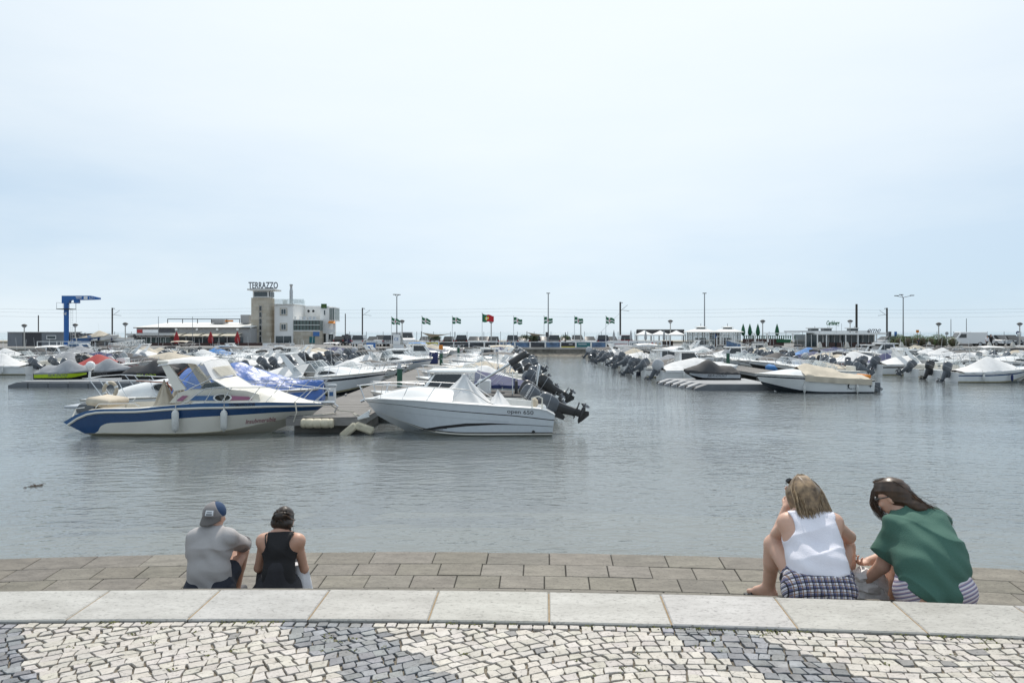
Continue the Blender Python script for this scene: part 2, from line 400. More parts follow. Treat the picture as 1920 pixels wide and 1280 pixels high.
def stone(corners):
    c = sum((Vector((p[0], p[1], 0)) for p in corners), Vector()) / 4
    pts = []
    for i in range(4):
        p = Vector((*corners[i][:2], 0)); q = Vector((*corners[(i + 1) % 4][:2], 0))
        pts.append(p); pts.append((p + q) / 2 + Vector((rc.uniform(-.005, .005), rc.uniform(-.005, .005), 0)))
    gap = rc.uniform(.0018, .0055); out = []; 
    for i, p in enumerate(pts):
        d = c - p; L = d.length
        sh = gap * (1.75 if i % 2 == 0 else 1.05)
        out.append(p + d / L * min(sh, L * .4))
    tx, ty = rc.uniform(-.035, .035), rc.uniform(-.035, .035); h0 = rc.uniform(-.003, .003)
    vs = []
    for ins, z in ((0, -.03), (.0, -.0035), (.035, -.001), (.09, .0)):
        for p in out:
            q = p + (c - p) * ins; vs.append((q.x, q.y, z + h0 + (q.x - c.x) * tx + (q.y - c.y) * ty))
    fs = []
    for k in range(3):
        for i in range(8): fs.append((k * 8 + i, k * 8 + (i + 1) % 8, k * 8 + 8 + (i + 1) % 8, k * 8 + 8 + i))
    fs.append(tuple(range(24, 32)))
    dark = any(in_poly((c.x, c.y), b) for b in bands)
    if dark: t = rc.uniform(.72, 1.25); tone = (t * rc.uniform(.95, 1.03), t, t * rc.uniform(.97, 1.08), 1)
    else:
        t = rc.uniform(.86, 1.08); tone = (t, t * rc.uniform(.965, 1.0), t * rc.uniform(.92, .99), 1)
        if rc.random() < .02: tone = (.45, .46, .48, 1)
    stones.append((c, vs, fs, dark, tone))
# a straight course next to the kerb, then the field
RE = 39.442
a = -.11
while a < .14:
    w = rc.uniform(.058, .078) / RE; d = rc.uniform(.056, .066)
    stone([arc(RE - d, a, 0), arc(RE - d, a + w, 0), arc(RE, a + w, 0), arc(RE, a, 0)])
    a += w
def sl_(x): return .6 * (1 - sst(-.5, 1.35, x)) - .06      # courses run diagonally on the left, straight on the right
GX = [(-4.2, 0.)]
while GX[-1][0] < 4.2: x, g = GX[-1]; GX.append((x + .02, g + sl_(x + .01) * .02))
gx0 = interp(GX, 1.0)
GXN = np.array(GX)
def yl(j, x):
    s = sl_(x); return 4.12 + (float(np.interp(x, GXN[:, 0], GXN[:, 1])) - gx0) - j * .0665 * math.sqrt(1 + s * s * .8) + .028 * sin(2.3 * x + j * .09) + .026 * mnoise.noise(Vector((x * 2.4, j * .35, 1.7)))
lim = RE - .062
for j in range(-30, 60):
    rj = random.Random(j * 31 + 5000); x = -3.9 + rj.uniform(0, .07); js = rj.uniform(-.012, .012)
    while x < 3.9:
        s_ = sl_(x); c_ = 1 / math.sqrt(1 + s_ * s_)
        w = rj.choice((.055, .062, .068, .071, .074, .08, .088)) * rj.uniform(.93, 1.07) * c_; l0 = -s_ * .03 + js; js2 = rj.uniform(-.012, .012); l1 = -s_ * .03 + js2
        ym = yl(j, x)
        if 2.35 < ym < 4.35:
            q = [(x - l0, yl(j + 1, x - l0)), (x + w - l1, yl(j + 1, x + w - l1)), (x + w + l1, yl(j, x + w + l1)), (x + l0, yl(j, x + l0))]
            q = [(p[0] + rj.uniform(-.005, .005), p[1] + rj.uniform(-.006, .006)) for p in q]
            rr = [(Vector((*p, 0)) - AC).length for p in q]
            if sum(r_ < lim for r_ in rr) >= 2 and min(rr) < lim - .022:
                q2 = []
                for p, r_ in zip(q, rr):
                    if r_ > lim: dv = (Vector((*p, 0)) - AC) * (lim / r_); p = (AC.x + dv.x, AC.y + dv.y)
                    q2.append(p)
                stone(q2)
        js = js2; x += w
def vis(s):
    c = s[0]; px = 960 + c.x * F / c.y; py = HOR + EYE * F / c.y
    return (0 <= px <= 1920 and py < 1279), 1.0 / (c.y * c.y)
vis_s = sorted([s for s in stones if vis(s)[0]], key=lambda s: -vis(s)[1])
ids = set(id(s) for s in vis_s[:300])
rest = {False: [[], [], []], True: [[], [], []]}
for s in stones:
    c, vs_, fs_, dark, tone = s
    if id(s) in ids:
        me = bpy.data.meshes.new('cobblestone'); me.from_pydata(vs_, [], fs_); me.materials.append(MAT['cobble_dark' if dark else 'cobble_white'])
        set_tone(me, tone); o = bpy.data.objects.new('cobblestone', me); col.objects.link(o); o.parent = pave
    else:
        b = rest[dark]; k = len(b[0]); b[0] += vs_; b[1] += [tuple(i + k for i in f) for f in fs_]; b[2] += list(tone) * len(vs_)
for dark, (v_, f_, t_) in rest.items():
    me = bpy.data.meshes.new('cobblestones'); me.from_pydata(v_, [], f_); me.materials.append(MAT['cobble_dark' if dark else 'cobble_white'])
    set_tone(me, t_); o = bpy.data.objects.new('cobblestones', me); col.objects.link(o); o.parent = pave; o["kind"] = "stuff"
# moss and dry leaves in the joints
mb = MB()
for k in range(420):
    if k % 3: x = rc.uniform(-3.4, 3.4); y = rc.uniform(3.2, 4.15)
    else:
        a = rc.uniform(-.05, .11); p = arc(RE - rc.uniform(0, .012), a, 0); x, y = p.x, p.y
    if mnoise.noise(Vector((x * 1.7, y * 2.4, 5))) < -.05: continue
    for q in range(rc.randint(4, 11)):
        dx, dy = rc.gauss(0, .016), rc.gauss(0, .010); s = rc.uniform(.003, .008); an = rc.uniform(0, 6.3)
        c = Vector((x + dx, y + dy, -.004 + rc.uniform(0, .008)))
        u = Vector((cos(an), sin(an), rc.uniform(-.3, .7))) * s; v = Vector((-sin(an), cos(an), rc.uniform(-.3, .9))) * s
        mb.poly([c - u, c - v * .6, c + u, c + v])
o = mb.build('moss', 'moss', pave, fix=False); o["kind"] = "stuff"
# ------------------------------------------------------------------ water
m = bpy.data.materials.new('water'); m.use_nodes = True; MAT['water'] = m
n, l = m.node_tree.nodes, m.node_tree.links; n.clear()
out = n.new("ShaderNodeOutputMaterial"); geo = n.new("ShaderNodeNewGeometry")
def wnoise(scale, sx, sy, rot, detail, rough=.55):
    mp = n.new("ShaderNodeMapping"); mp.inputs['Scale'].default_value = (sx, sy, 1); mp.inputs['Rotation'].default_value = (0, 0, R(rot))
    l.new(geo.outputs['Position'], mp.inputs[0])
    t = n.new("ShaderNodeTexNoise"); t.inputs['Scale'].default_value = scale; t.inputs['Detail'].default_value = detail; t.inputs['Roughness'].default_value = rough
    l.new(mp.outputs[0], t.inputs['Vector']); return t.outputs['Fac']
def math_(op, a, b):
    x = n.new("ShaderNodeMath"); x.operation = op
    for i, q in enumerate((a, b)):
        if isinstance(q, (int, float)): x.inputs[i].default_value = q
        else: l.new(q, x.inputs[i])
    return x.outputs[0]
W1 = wnoise(3.2, .55, 1.0, -14, 3); W2 = wnoise(7.5, .42, 1.0, 9, 3); W3 = wnoise(.35, .6, 1, 20, 2)
W4 = wnoise(.06, 1, 1.6, 10, 3)
hgt = math_('ADD', math_('MULTIPLY', W1, .09), math_('ADD', math_('MULTIPLY', W2, .062), math_('MULTIPLY', W3, .12)))
calm = n.new("ShaderNodeMapRange"); calm.inputs[1].default_value = .35; calm.inputs[2].default_value = .65; calm.inputs[3].default_value = .4; calm.inputs[4].default_value = 1.25
l.new(W4, calm.inputs[0])
hgt = math_('MULTIPLY', hgt, calm.outputs[0])
bp = n.new("ShaderNodeBump"); bp.inputs['Strength'].default_value = .4; bp.inputs['Distance'].default_value = 1.0
l.new(hgt, bp.inputs['Height'])
gl = n.new("ShaderNodeBsdfGlossy"); gl.inputs['Roughness'].default_value = .04; gl.inputs['Color'].default_value = (.93, .96, .97, 1); l.new(bp.outputs[0], gl.inputs['Normal'])
df = n.new("ShaderNodeBsdfDiffuse"); df.inputs['Color'].default_value = (.265, .288, .298, 1)
tr = n.new("ShaderNodeBsdfTransparent"); tr.inputs['Color'].default_value = (.8, .85, .8, 1)
mx0 = n.new("ShaderNodeMixShader"); mx0.inputs[0].default_value = .5; l.new(tr.outputs[0], mx0.inputs[1]); l.new(df.outputs[0], mx0.inputs[2])
fr = n.new("ShaderNodeFresnel"); fr.inputs['IOR'].default_value = 1.4; l.new(bp.outputs[0], fr.inputs['Normal'])
mx = n.new("ShaderNodeMixShader"); l.new(fr.outputs[0], mx.inputs[0]); l.new(mx0.outputs[0], mx.inputs[1]); l.new(gl.outputs[0], mx.inputs[2])
l.new(mx.outputs[0], out.inputs[0])
mb = MB(); mb.poly([(-9000, 5, WATER), (9000, 5, WATER), (9000, 20000, WATER), (-9000, 20000, WATER)])
water = tag(mb.build('water', 'water', fix=False), kind='structure')
# ------------------------------------------------------------------ boats: shared builders (bow +X, origin at the waterline)
def text_on_hull(name, txt, size, mat, parent, hull, x0, z0, side, shear=0., bold=0., sx=1., slope=0., off=.007):
    o = text_mesh(name, txt, size, mat, parent, Matrix(), shear, .0, bold, sx); sg = 1 if side < 0 else -1
    for v in o.data.vertices: x = x0 + sg * v.co.x; v.co = hull.surf(x, z0 + v.co.y + slope * v.co.x, side, off + .001)
    return o
class Hull:
    def __init__(s, L, B, zs, rake=.9, srake=.0, k=.28, full=2.2, sb=.9, chine=.02, cup=.5, mid=.5):
        s.L = L; s.B = B; s.zs = zs if callable(zs) else smooth_tab(zs); s.rake = rake; s.srake = srake; s.k = k; s.full = full; s.sb = sb; s.ch = chine; s.cup = cup; s.mid = mid
    def bs(s, t):
        return s.B / 2 * (s.sb + (1 - s.sb) * sst(0, .4, t)) * (1 - clamp((t - s.mid) / (1 - s.mid)) ** s.full) + .012
    def xs(s, t): return s.L * (t - .5)
    def pt(s, t, v, side=1):
        zs = s.zs(t); bs = s.bs(t)
        zc = s.ch + s.cup * clamp((t - .4) / .6) ** 2.2
        bc = bs * (.9 - .32 * clamp((t - .45) / .55))
        if v >= 0:
            z = lerp(zc, zs, v); y = lerp(bc, bs, v ** 1.15); w = clamp((z + s.k) / (zs + s.k))
        else:
            zk = -s.k + (s.k + zc * .75) * clamp((t - .55) / .45) ** 2.5; q = -v
            z = lerp(zc, zk, q); y = lerp(bc, 0.0, q); w = clamp((z + s.k) / (zs + s.k))
        x = s.xs(t) - s.rake * (1 - w) * sst(.55, 1, t) + s.srake * (1 - w) * (1 - sst(0, .22, t))
        return Vector((x, y * side, z))
    def surf(s, x, z, side=-1, off=.004):       # a point on the topside at given x and z
        t = x / s.L + .5
        for _ in range(12):
            zc = s.pt(t, 0).z; v = clamp((z - zc) / (s.zs(t) - zc), 0, 1); p = s.pt(t, v, side); t += (x - p.x) / s.L * .8; t = clamp(t, 0, 1)
        return Vector((p.x, p.y + side * off, z))
    def mesh(s, levels, mats, parent, name='hull', nt=20):
        mb = MB(); ts = [(i / nt) ** .92 for i in range(nt + 1)]
        lv = [(f if callable(f) else (lambda t, f=f: f)) for f, m in levels]
        for side in (1, -1):
            for a in range(len(lv) - 1):
                rows = []
                for t in ts:
                    v0, v1 = lv[a](t), lv[a + 1](t); rows.append([s.pt(t, v0, side), s.pt(t, (v0 + v1) / 2, side), s.pt(t, v1, side)])
                mb.grid(rows, levels[a][1], flip=side < 0)
            rows = [[s.pt(t, 0, side), s.pt(t, -.5, side), s.pt(t, -1, side)] for t in ts]
            mb.grid(rows, len(mats) - 1, flip=side < 0)
        q = [s.pt(0, v, 1) for v in (1, .66, .33, 0, -.5, -1)] + [s.pt(0, v, -1) for v in (-.5, 0, .33, .66, 1)]
        mb.poly(q, levels[0][1])
        return mb.build(name, mats, parent, smooth=40)
    def rub(s, mat, parent, v=.97, r=.025, name='rub_rail', z=None):
        mb = MB()
        for side in (1, -1):
            mb.tube([s.pt(i / 24, v(i / 24) if callable(v) else v, side) + Vector((0, side * .01, 0)) for i in range(25)], r, 5)
        return mb.build(name, mat, parent, smooth=60)
    def deck(s, parent, t0=.1, t1=.6, zf=.2, gun=.17, crown=lambda t: .1, mats=('deck_white', 'gel_white'), name='deck', crw=.8, lip=.0):
        mb = MB()
        def row(t, cr):
            b = s.bs(t); z = s.zs(t); o = []
            for k in range(-6, 7):
                q = k / 6; h = cr * (1 - clamp(abs(q) / crw) ** 3.5) if abs(q) < crw else 0
                o.append(Vector((s.xs(t), q * b, z + lip + h)))
            return o
        n = 12
        mb.grid([row(lerp(t1, .997, i / n), crown(lerp(t1, .997, i / n))) for i in range(n + 1)], 1)
        if t0 > 0: mb.grid([row(t0 * i / 2, .0) for i in range(3)], 1)
        for side in (1, -1):
            rows = []
            for i in range(9):
                t = lerp(t0, t1, i / 8); b = s.bs(t); z = s.zs(t); x = s.xs(t)
                rows.append([Vector((x, side * b, z + lip)), Vector((x, side * (b - gun), z + lip + .02)), Vector((x, side * (b - gun - .04), zf)), Vector((x, 0, zf))])
            mb.grid(rows, 0)
        for t in (t0, t1):
            b = s.bs(t) - gun - .02; z = s.zs(t) + lip + (crown(t) * .9 if t == t1 else .0); x = s.xs(t)
            mb.poly([(x, -b, zf), (x, b, zf), (x, b, s.zs(t) + lip), (x, b * .6, z), (x, -b * .6, z), (x, -b, s.zs(t) + lip)], 1)
        return mb.build(name, mats, parent, smooth=35)
    def rail(s, parent, t0, t1, h, posts=5, r=.013, inset=.06, rise=.0, lean=0.0, mat='steel', droop=True, mid=False, name='rail', fwd=0.0):
        mb = MB()
        for side in (1, -1):
            pts = []
            for i in range(17):
                t = lerp(t0, t1, i / 16); hh = h * (sst(0, .22, i / 16) if droop else 1) + rise * i / 16
                pts.append(Vector((s.xs(t) + fwd * (i / 16) ** 2, side * max(s.bs(t) - inset, .0 if t1 > .985 else .05), s.zs(t) + hh)))
            mb.tube(pts, r, 5)
            if mid: mb.tube([Vector((p.x, p.y, lerp(s.zs(lerp(t0, t1, i / 16)), p.z, .5))) for i, p in enumerate(pts)][4:], r * .7, 4)
            for k in range(posts):
                i = round(lerp(4, 16, k / max(1, posts - 1))) if droop else round(lerp(0, 16, k / max(1, posts - 1)))
                t = lerp(t0, t1, i / 16); tb = clamp(t - lean / s.L)
                mb.tube([(s.xs(tb), side * max(s.bs(tb) - inset, .03), s.zs(tb)), pts[i]], r * .9, 5)
        tp = [Vector((s.xs(t1) + fwd, side * max(s.bs(t1) - inset, .05), s.zs(t1) + h + rise)) for side in (1, -1)]
        mb.tube([tp[0], (tp[0] + tp[1]) / 2 + Vector((.08, 0, 0)), tp[1]], r, 5)
        return mb.build(name, mat, parent, smooth=60)
    def windshield(s, parent, tb, h, rakex, side_len, w=None, glass='glass_clear', frame='alu_white', zb=None, name='windshield', bow=.35, nb=9):
        w = w or (s.bs(tb) - .16); zb = zb if zb is not None else s.zs(tb) + .06; xb = s.xs(tb)
        base = []; top = []
        base.append(Vector((xb - side_len, w, zb))); top.append(Vector((xb - side_len - .08, w * .93, zb + h * .35)))
        for k in range(nb + 1):
            a = PI / 2 - PI * k / nb
            y = w * (abs(sin(a)) ** .75) * (1 if a > 0 else -1); x = xb + bow * cos(a)
            base.append(Vector((x, y, zb + .03 * cos(a)))); top.append(Vector((x - rakex, y * .82, zb + h)))
        base.append(Vector((xb - side_len, -w, zb))); top.append(Vector((xb - side_len - .08, -w * .93, zb + h * .35)))
        mb = MB(); mb.grid([base, top]); g = mb.build(name, glass, parent, smooth=50)
        mb = MB(); mb.tube(base, .014, 5); mb.tube(top, .018, 5)
        for i in (0, 1, 3, 5, len(base) - 6, len(base) - 4, len(base) - 2, len(base) - 1): mb.tube([base[i], top[i]], .015, 5)
        mb.build('frame', frame, g, smooth=60)
        return g
    def cover(s, parent, t0, t1, ridge, mat, name='cover', fold=.03, seed=0, over=.13, sharp=1.15, wid=1.0, zoff=0.0, nt=34, nsd=20):
        rg = ridge if callable(ridge) else (lambda t: interp(ridge, t)); mb = MB(); rows = []
        for i in range(nt + 1):
            t = lerp(t0, t1, i / nt); b = s.bs(t) * wid + .02; z = s.zs(t) + zoff; row = []
            for k in range(-nsd, nsd + 1):
                q = k / nsd * 1.18
                if abs(q) <= 1:
                    f = (1 - abs(q) ** sharp); zz = z + .03 + (rg(t) - z) * f if rg(t) > z else z + .03 + .06 * f
                    nz = mnoise.noise(Vector((t * 9 + seed, q * 1.3, seed))) * 1.0 + mnoise.noise(Vector((t * 26 + seed, q * 2.2 + t * 6, seed + 4))) * .5
                    row.append(Vector((s.xs(t), q * b, zz + nz * fold * (.35 + abs(q)) )))
                else:
                    e = (abs(q) - 1) / .18
                    wv = .02 * sin(t * 55 + seed) * e
                    row.append(Vector((s.xs(t), math.copysign(b + .015 + wv, q), z + .03 - over * e)))
            rows.append(row)
        mb.grid(rows)
        return mb.build(name, mat, parent, smooth=55, fix=False)
HINGE = {}
def outboard(parent, x, y, z, tilt, scale=1.0, cowl='engine_black', leg='engine_black', text=None, bag=None, tmat='lettering_white'):
    T = Matrix.Translation((x, y, z)) @ Matrix.Rotation(R(tilt), 4, 'Y') @ Matrix.Diagonal((scale, scale, scale, 1))
    def lo(mb, secs, m=0, n=14, e=3.0):
        rows = []
        for (zz, xc, lx, ly) in secs:
            r_ = []
            for k in range(n):
                a = 2 * PI * k / n; c, s_ = cos(a), sin(a)
                r_.append(T @ Vector((xc + lx * math.copysign(abs(c) ** (2 / e), c), ly * math.copysign(abs(s_) ** (2 / e), s_), zz)))
            rows.append(r_)
        mb.grid(rows, m, closev=True); mb.poly(rows[0][::-1], m); mb.poly(rows[-1], m)
    mb = MB()
    lo(mb, [(.12, -.30, .22, .15), (-.05, -.30, .19, .12), (-.3, -.32, .155, .09), (-.55, -.34, .135, .07), (-.6, -.36, .17, .07)])
    lo(mb, [(-.6, -.42, .3, .12), (-.625, -.42, .29, .11)])               # cavitation plate
    lo(mb, [(-.62, -.36, .13, .045), (-.8, -.36, .12, .04)])
    rows = []
    for xx, r_ in ((-.02, .02), (-.1, .06), (-.25, .075), (-.5, .072), (-.58, .055)):
        rows.append([T @ Vector((xx - .02, r_ * cos(2 * PI * k / 10), -.82 + r_ * sin(2 * PI * k / 10))) for k in range(10)])
    mb.grid(rows, 0, closev=True); mb.poly(rows[0]); mb.poly(rows[-1][::-1])
    sk = [(-.1, -.88), (-.5, -.88), (-.52, -1.02), (-.4, -1.06)]
    mb.prism([T @ Vector((a, -.012, b)) for a, b in sk], T.to_3x3() @ Vector((0, .024, 0)))
    for sg in (-1, 1):                                            # clamp bracket
        mb.prism([T @ Vector((a, sg * .1 - .02, b)) for a, b in ((-.14, .15), (.02, .1), (.02, -.3), (-.1, -.32), (-.2, -.1))], T.to_3x3() @ Vector((0, .04, 0)))
    o = mb.build('outboard_motor', leg, parent, smooth=45); HINGE[o.data.name] = Vector((x, y, z))
    mb = MB()
    if bag: lo(mb, [(.0, -.32, .24, .17), (.1, -.32, .36, .235), (.35, -.33, .40, .255), (.58, -.33, .38, .24), (.72, -.32, .28, .18), (.76, -.30, .12, .08)], e=2.5)
    else: lo(mb, [(.02, -.30, .2, .14), (.12, -.31, .28, .175), (.36, -.33, .315, .195), (.54, -.345, .31, .19), (.64, -.335, .275, .17), (.695, -.30, .2, .13), (.715, -.28, .09, .07)])
    c = mb.build('cowl', bag or cowl, o, smooth=45)
    if not bag:
        mb = MB(); lo(mb, [(.335, -.33, .322, .2), (.36, -.33, .323, .2)]); mb.build('cowl_band', 'engine_silver', o, smooth=45)
    mb = MB()
    for k in range(3):
        a = 2 * PI * k / 3 + .4; pr = []
        for i in range(4):
            q = i / 3; r_ = .04 + .135 * q; wv = .055 * sin(PI * (.18 + .72 * q)) + .012
            pr.append([T @ Vector((-.66 + s_ * wv * .7, r_ * cos(a + s_ * wv * 4), -.82 + r_ * sin(a + s_ * wv * 4))) for s_ in (-1, -.4, .4, 1)])
        mb.grid(pr)
    mb.tube([T @ Vector((-.59, 0, -.82)), T @ Vector((-.7, 0, -.82)), T @ Vector((-.76, 0, -.82))], [.05, .045, .012], 8)
    mb.build('propeller', 'prop', o, smooth=40)
    if text:
        for sg in (1, -1):
            rot = Matrix.Rotation(R(90), 4, 'X') if sg < 0 else Matrix.Rotation(R(180), 4, 'Z') @ Matrix.Rotation(R(90), 4, 'X')
            text_mesh('lettering', text, .13, tmat, o, T @ Matrix.Translation((-.34, sg * .198, .46)) @ rot, .2, .003, .002)
    return o
def seat(parent, x, y, z, w=.5, mat='vinyl', h=.5):
    mb = MB(); mb.bbox(x - .22, y - w / 2, z, x + .22, y + w / 2, z + .32, .04); mb.bbox(x - .3, y - w / 2, z + .3, x - .18, y + w / 2, z + .3 + h, .04)
    return mb.build('seat', mat, parent, smooth=40)
def arch(parent, pts, r, mat='alu_white', name='arch', n=6):
    mb = MB(); mb.tube(pts, r, n); return mb.build(name, mat, parent, smooth=50)
def fender(parent, x, y, z, h=.5, r=.1, top=None, mat='fender'):
    mb = MB(); mb.lathe([(.02, h / 2 + .07), (.03, h / 2 + .02), (r * .7, h / 2 - .01), (r, h / 2 - .08), (r, -h / 2 + .08), (r * .7, -h / 2 + .01), (.03, -h / 2 - .02), (.02, -h / 2 - .05)], (x, y, z), 10)
    o = mb.build('fender', mat, parent, smooth=50)
    if top: mb = MB(); mb.tube([(x, y, z + h / 2 + .05), top], .012, 5); mb.build('rope', 'rope', o)
    return o
def bimini(parent, h, x0, x1, w, zb, z1, mat, frames=True, drop=.1):
    mb = MB(); rows = []
    for i in range(9):
        q = i / 8; row = []
        for k in range(-6, 7):
            s_ = k / 6; row.append(Vector((lerp(x0, x1, q), s_ * w, z1 + .06 * sin(q * PI) - drop * abs(s_) ** 3 - .012 * sin(q * 4 * PI) ** 2)))
        rows.append(row)
    mb.grid(rows); c = mb.build('bimini_top', mat, parent, smooth=50, fix=False)
    mb = MB(); xm = (x0 + x1) / 2
    for xx in (x0, xm, x1):
        mb.tube([(xm - .1, w, zb), (xx, w, z1 - drop), (xx, w * .6, z1 - .02), (xx, -w * .6, z1 - .02), (xx, -w, z1 - drop), (xm - .1, -w, zb)], .013, 5)
    mb.build('bimini_frame', 'steel', c, smooth=50)
    return c
def tent(parent, cx, cy, z1, feet, mat, name='console_cover', folds=9, amp=.05, seed=1, base=None):
    mb = MB(); rows = []; n = 72
    for i in range(17):
        q = i / 16; row = []
        for k in range(n):
            a = 2 * PI * k / n; c, s_ = cos(a), sin(a)
            rx = feet[0] if c > 0 else feet[1]; ry = feet[2]; e = .72
            bx = rx * math.copysign(abs(c) ** e, c); by = ry * math.copysign(abs(s_) ** e, s_)
            prof = .04 + .96 * q ** 1.25
            fo = amp * sin(a * folds + 2.2 * sin(a * 2 + seed)) * sin(PI * clamp(q * .9)) + amp * .4 * mnoise.noise(Vector((c * 3, s_ * 3, q * 4 + seed)))
            row.append(Vector((cx + bx * prof + c * fo, cy + by * prof + s_ * fo, lerp(z1, base, q) + .02 * sin(a * 7))))
        rows.append(row)
    mb.grid(rows, closev=True); mb.poly(rows[0]); return mb.build(name, mat, parent, smooth=60)
ST3 = lambda lo, hi: [(1, 0), (hi, 1), (lo, 0), (.06, 0), (0, 0)]
HM = ('gel_white', 'hull_navy', 'gel_white')
PROTO = {}
def hullset(root, L, B, z0, z1, stripe=(.62, .74), mats=HM, **kw):
    h = Hull(L, B, [(0, z0), (.35, z0 + .03), (.7, lerp(z0, z1, .55)), (1, z1)], **kw)
    lv = [(1, 0), (stripe[1], 1), (stripe[0], 0)] + ([(.11, 2)] if stripe[0] > .12 else []) + [(0, 0)]
    h.mesh(lv, (mats[0], mats[1], 'waterline_dirt', mats[2]), root); h.rub('rubrail', root)
    return h
def proto(name):
    def deco(fn):
        def mk():
            if name not in PROTO:
                r = empty('motorboat'); fn(r)
                if name != 'rib':
                    for sg in (1, -1):
                        for fx in (-1.3, .5): fender(r, fx, sg * 1.16, .32, .36, .075, (fx, sg * 1.0, .78), 'fender' if fx < 0 else 'cover_navy')
                if name in ('open', 'pilot', 'cruiser', 'tent'): mb = MB(); mb.tube([(-.9, .8, .7), (-1.1, .8, 2.6)], .009, 4); mb.build('aerial', 'alu_white', r)
                PROTO[name] = [r, False]
            return PROTO[name]
        globals()['mk_' + name] = mk; return mk
    return deco
@proto('tent')
def _(r):
    h = hullset(r, 5.6, 2.2, .62, .95)
    h.deck(r, .08, .55, .15, crown=lambda t: .2 * (1 - t) + .05)
    h.cover(r, .06, .72, [(.06, .72), (.2, .95), (.42, 1.55), (.47, 1.55), (.72, 1.05)], 'cover_white', seed=2)
    h.rail(r, .62, .99, .28, 4, lean=.1)
    outboard(r, -2.82, 0, .5, 60, .95)
@proto('ridge')
def _(r):
    h = hullset(r, 5.2, 2.1, .6, .85, stripe=(.1, .16))
    h.deck(r, .08, .6, .15)
    h.cover(r, .03, .97, [(.03, .8), (.16, 1.05), (.45, 1.35), (.7, 1.1), (.97, .9)], 'cover_grey', seed=5, fold=.05)
    outboard(r, -2.62, 0, .5, 55, .9, bag='engine_cover')
@proto('open')
def _(r):
    h = hullset(r, 5.5, 2.15, .62, .92, stripe=(.4, .46))
    h.deck(r, .08, .58, .12, crown=lambda t: .26 * (1 - t) + .04)
    h.windshield(r, .6, .5, .35, .9)
    seat(r, -.4, .45, .15); seat(r, -.4, -.45, .15); seat(r, -1.8, 0, .15, 1.4)
    h.rail(r, .6, .99, .34, 4, lean=.12)
    outboard(r, -2.77, 0, .5, 58, .95, 'engine_grey', 'engine_grey')
@proto('pilot')
def _(r):
    h = hullset(r, 6.0, 2.3, .68, 1.02, stripe=(.72, .8))
    h.deck(r, .06, .5, .15, crown=lambda t: .3 * (1 - t) + .04)
    x0, x1, w = -.5, .9, .82
    mb = MB(); rows = []
    for z, xa, xb, ww in ((.6, x0, x1 + .35, w), (1.15, x0, x1 + .2, w), (1.75, x0 + .02, x1 - .3, w * .9)):
        rows.append([Vector((xa, -ww, z)), Vector((xa, ww, z)), Vector((xb - .12, ww, z)), Vector((xb, ww * .8, z)), Vector((xb, -ww * .8, z)), Vector((xb - .12, -ww, z))])
    mb.grid(rows, closev=True); cb = mb.build('wheelhouse', 'gel_white', r, smooth=25)
    mb = MB()
    for sg in (1, -1): mb.prism([(x0 + .15, sg * .83, 1.2), (x1 + .0, sg * .83, 1.2), (x1 - .32, sg * .76, 1.68), (x0 + .17, sg * .76, 1.68)], (0, sg * .012, 0))
    mb.prism([(x1 + .2, -.6, 1.2), (x1 + .2, .6, 1.2), (x1 - .26, .52, 1.7), (x1 - .26, -.52, 1.7)], (.015, 0, .008))
    mb.build('window', 'glass_dark', cb)
    mb = MB(); mb.bbox(x0 - .35, -.9, 1.74, x1 - .05, .9, 1.82, .035); mb.build('roof', 'gel_white', r, smooth=40)
    h.rail(r, .5, .99, .36, 5, lean=.12)
    outboard(r, -3.02, 0, .52, 60, 1.0)
@proto('console')
def _(r):
    h = hullset(r, 5.4, 2.2, .66, .95, stripe=(.3, .36))
    h.deck(r, .08, .82, .22, crown=lambda t: .03)
    mb = MB(); mb.bbox(-.3, -.35, .2, .35, .35, 1.15, .05); mb.build('console', 'gel_white', r, smooth=40)
    mb = MB(); mb.prism([(.2, -.33, 1.15), (.2, .33, 1.15), (0, .28, 1.5), (0, -.28, 1.5)], (.01, 0, .006)); mb.build('windscreen', 'glass_tint', r)
    seat(r, -.9, 0, .22, .8); 
    bimini(r, h, -1.6, .2, .9, .7, 1.95, 'cover_navy')
    h.rail(r, .62, .99, .25, 4)
    outboard(r, -2.72, 0, .55, 58, .95)
@proto('folded')
def _(r):
    h = hullset(r, 5.7, 2.2, .64, .98, stripe=(.0, .5), mats=('gel_white', 'hull_navy', 'hull_navy'))
    h.deck(r, .08, .55, .15, crown=lambda t: .3 * (1 - t) + .04)
    h.windshield(r, .57, .45, .4, 1.0, glass='glass_tint')
    h.cover(r, .05, .5, [(.05, .75), (.25, 1.0), (.5, 1.25)], 'cover_beige', seed=9)
    mb = MB()
    for sg in (1, -1): mb.tube([(-.6, sg * .95, .65), (-1.9, sg * .92, 1.75)], .014, 5); mb.tube([(-.9, sg * .95, .65), (-1.95, sg * .92, 1.65)], .012, 5)
    f = mb.build('bimini_frame', 'steel', r)
    mb = MB(); mb.tube([(-1.95, -.95, 1.73), (-2.0, -.5, 1.8), (-2.0, .5, 1.8), (-1.95, .95, 1.73)], .1, 8); mb.build('folded_bimini', 'cover_dark', r, smooth=50)
    h.rail(r, .5, .99, .36, 5, lean=.12)
    outboard(r, -2.87, 0, .52, 62, 1.0)
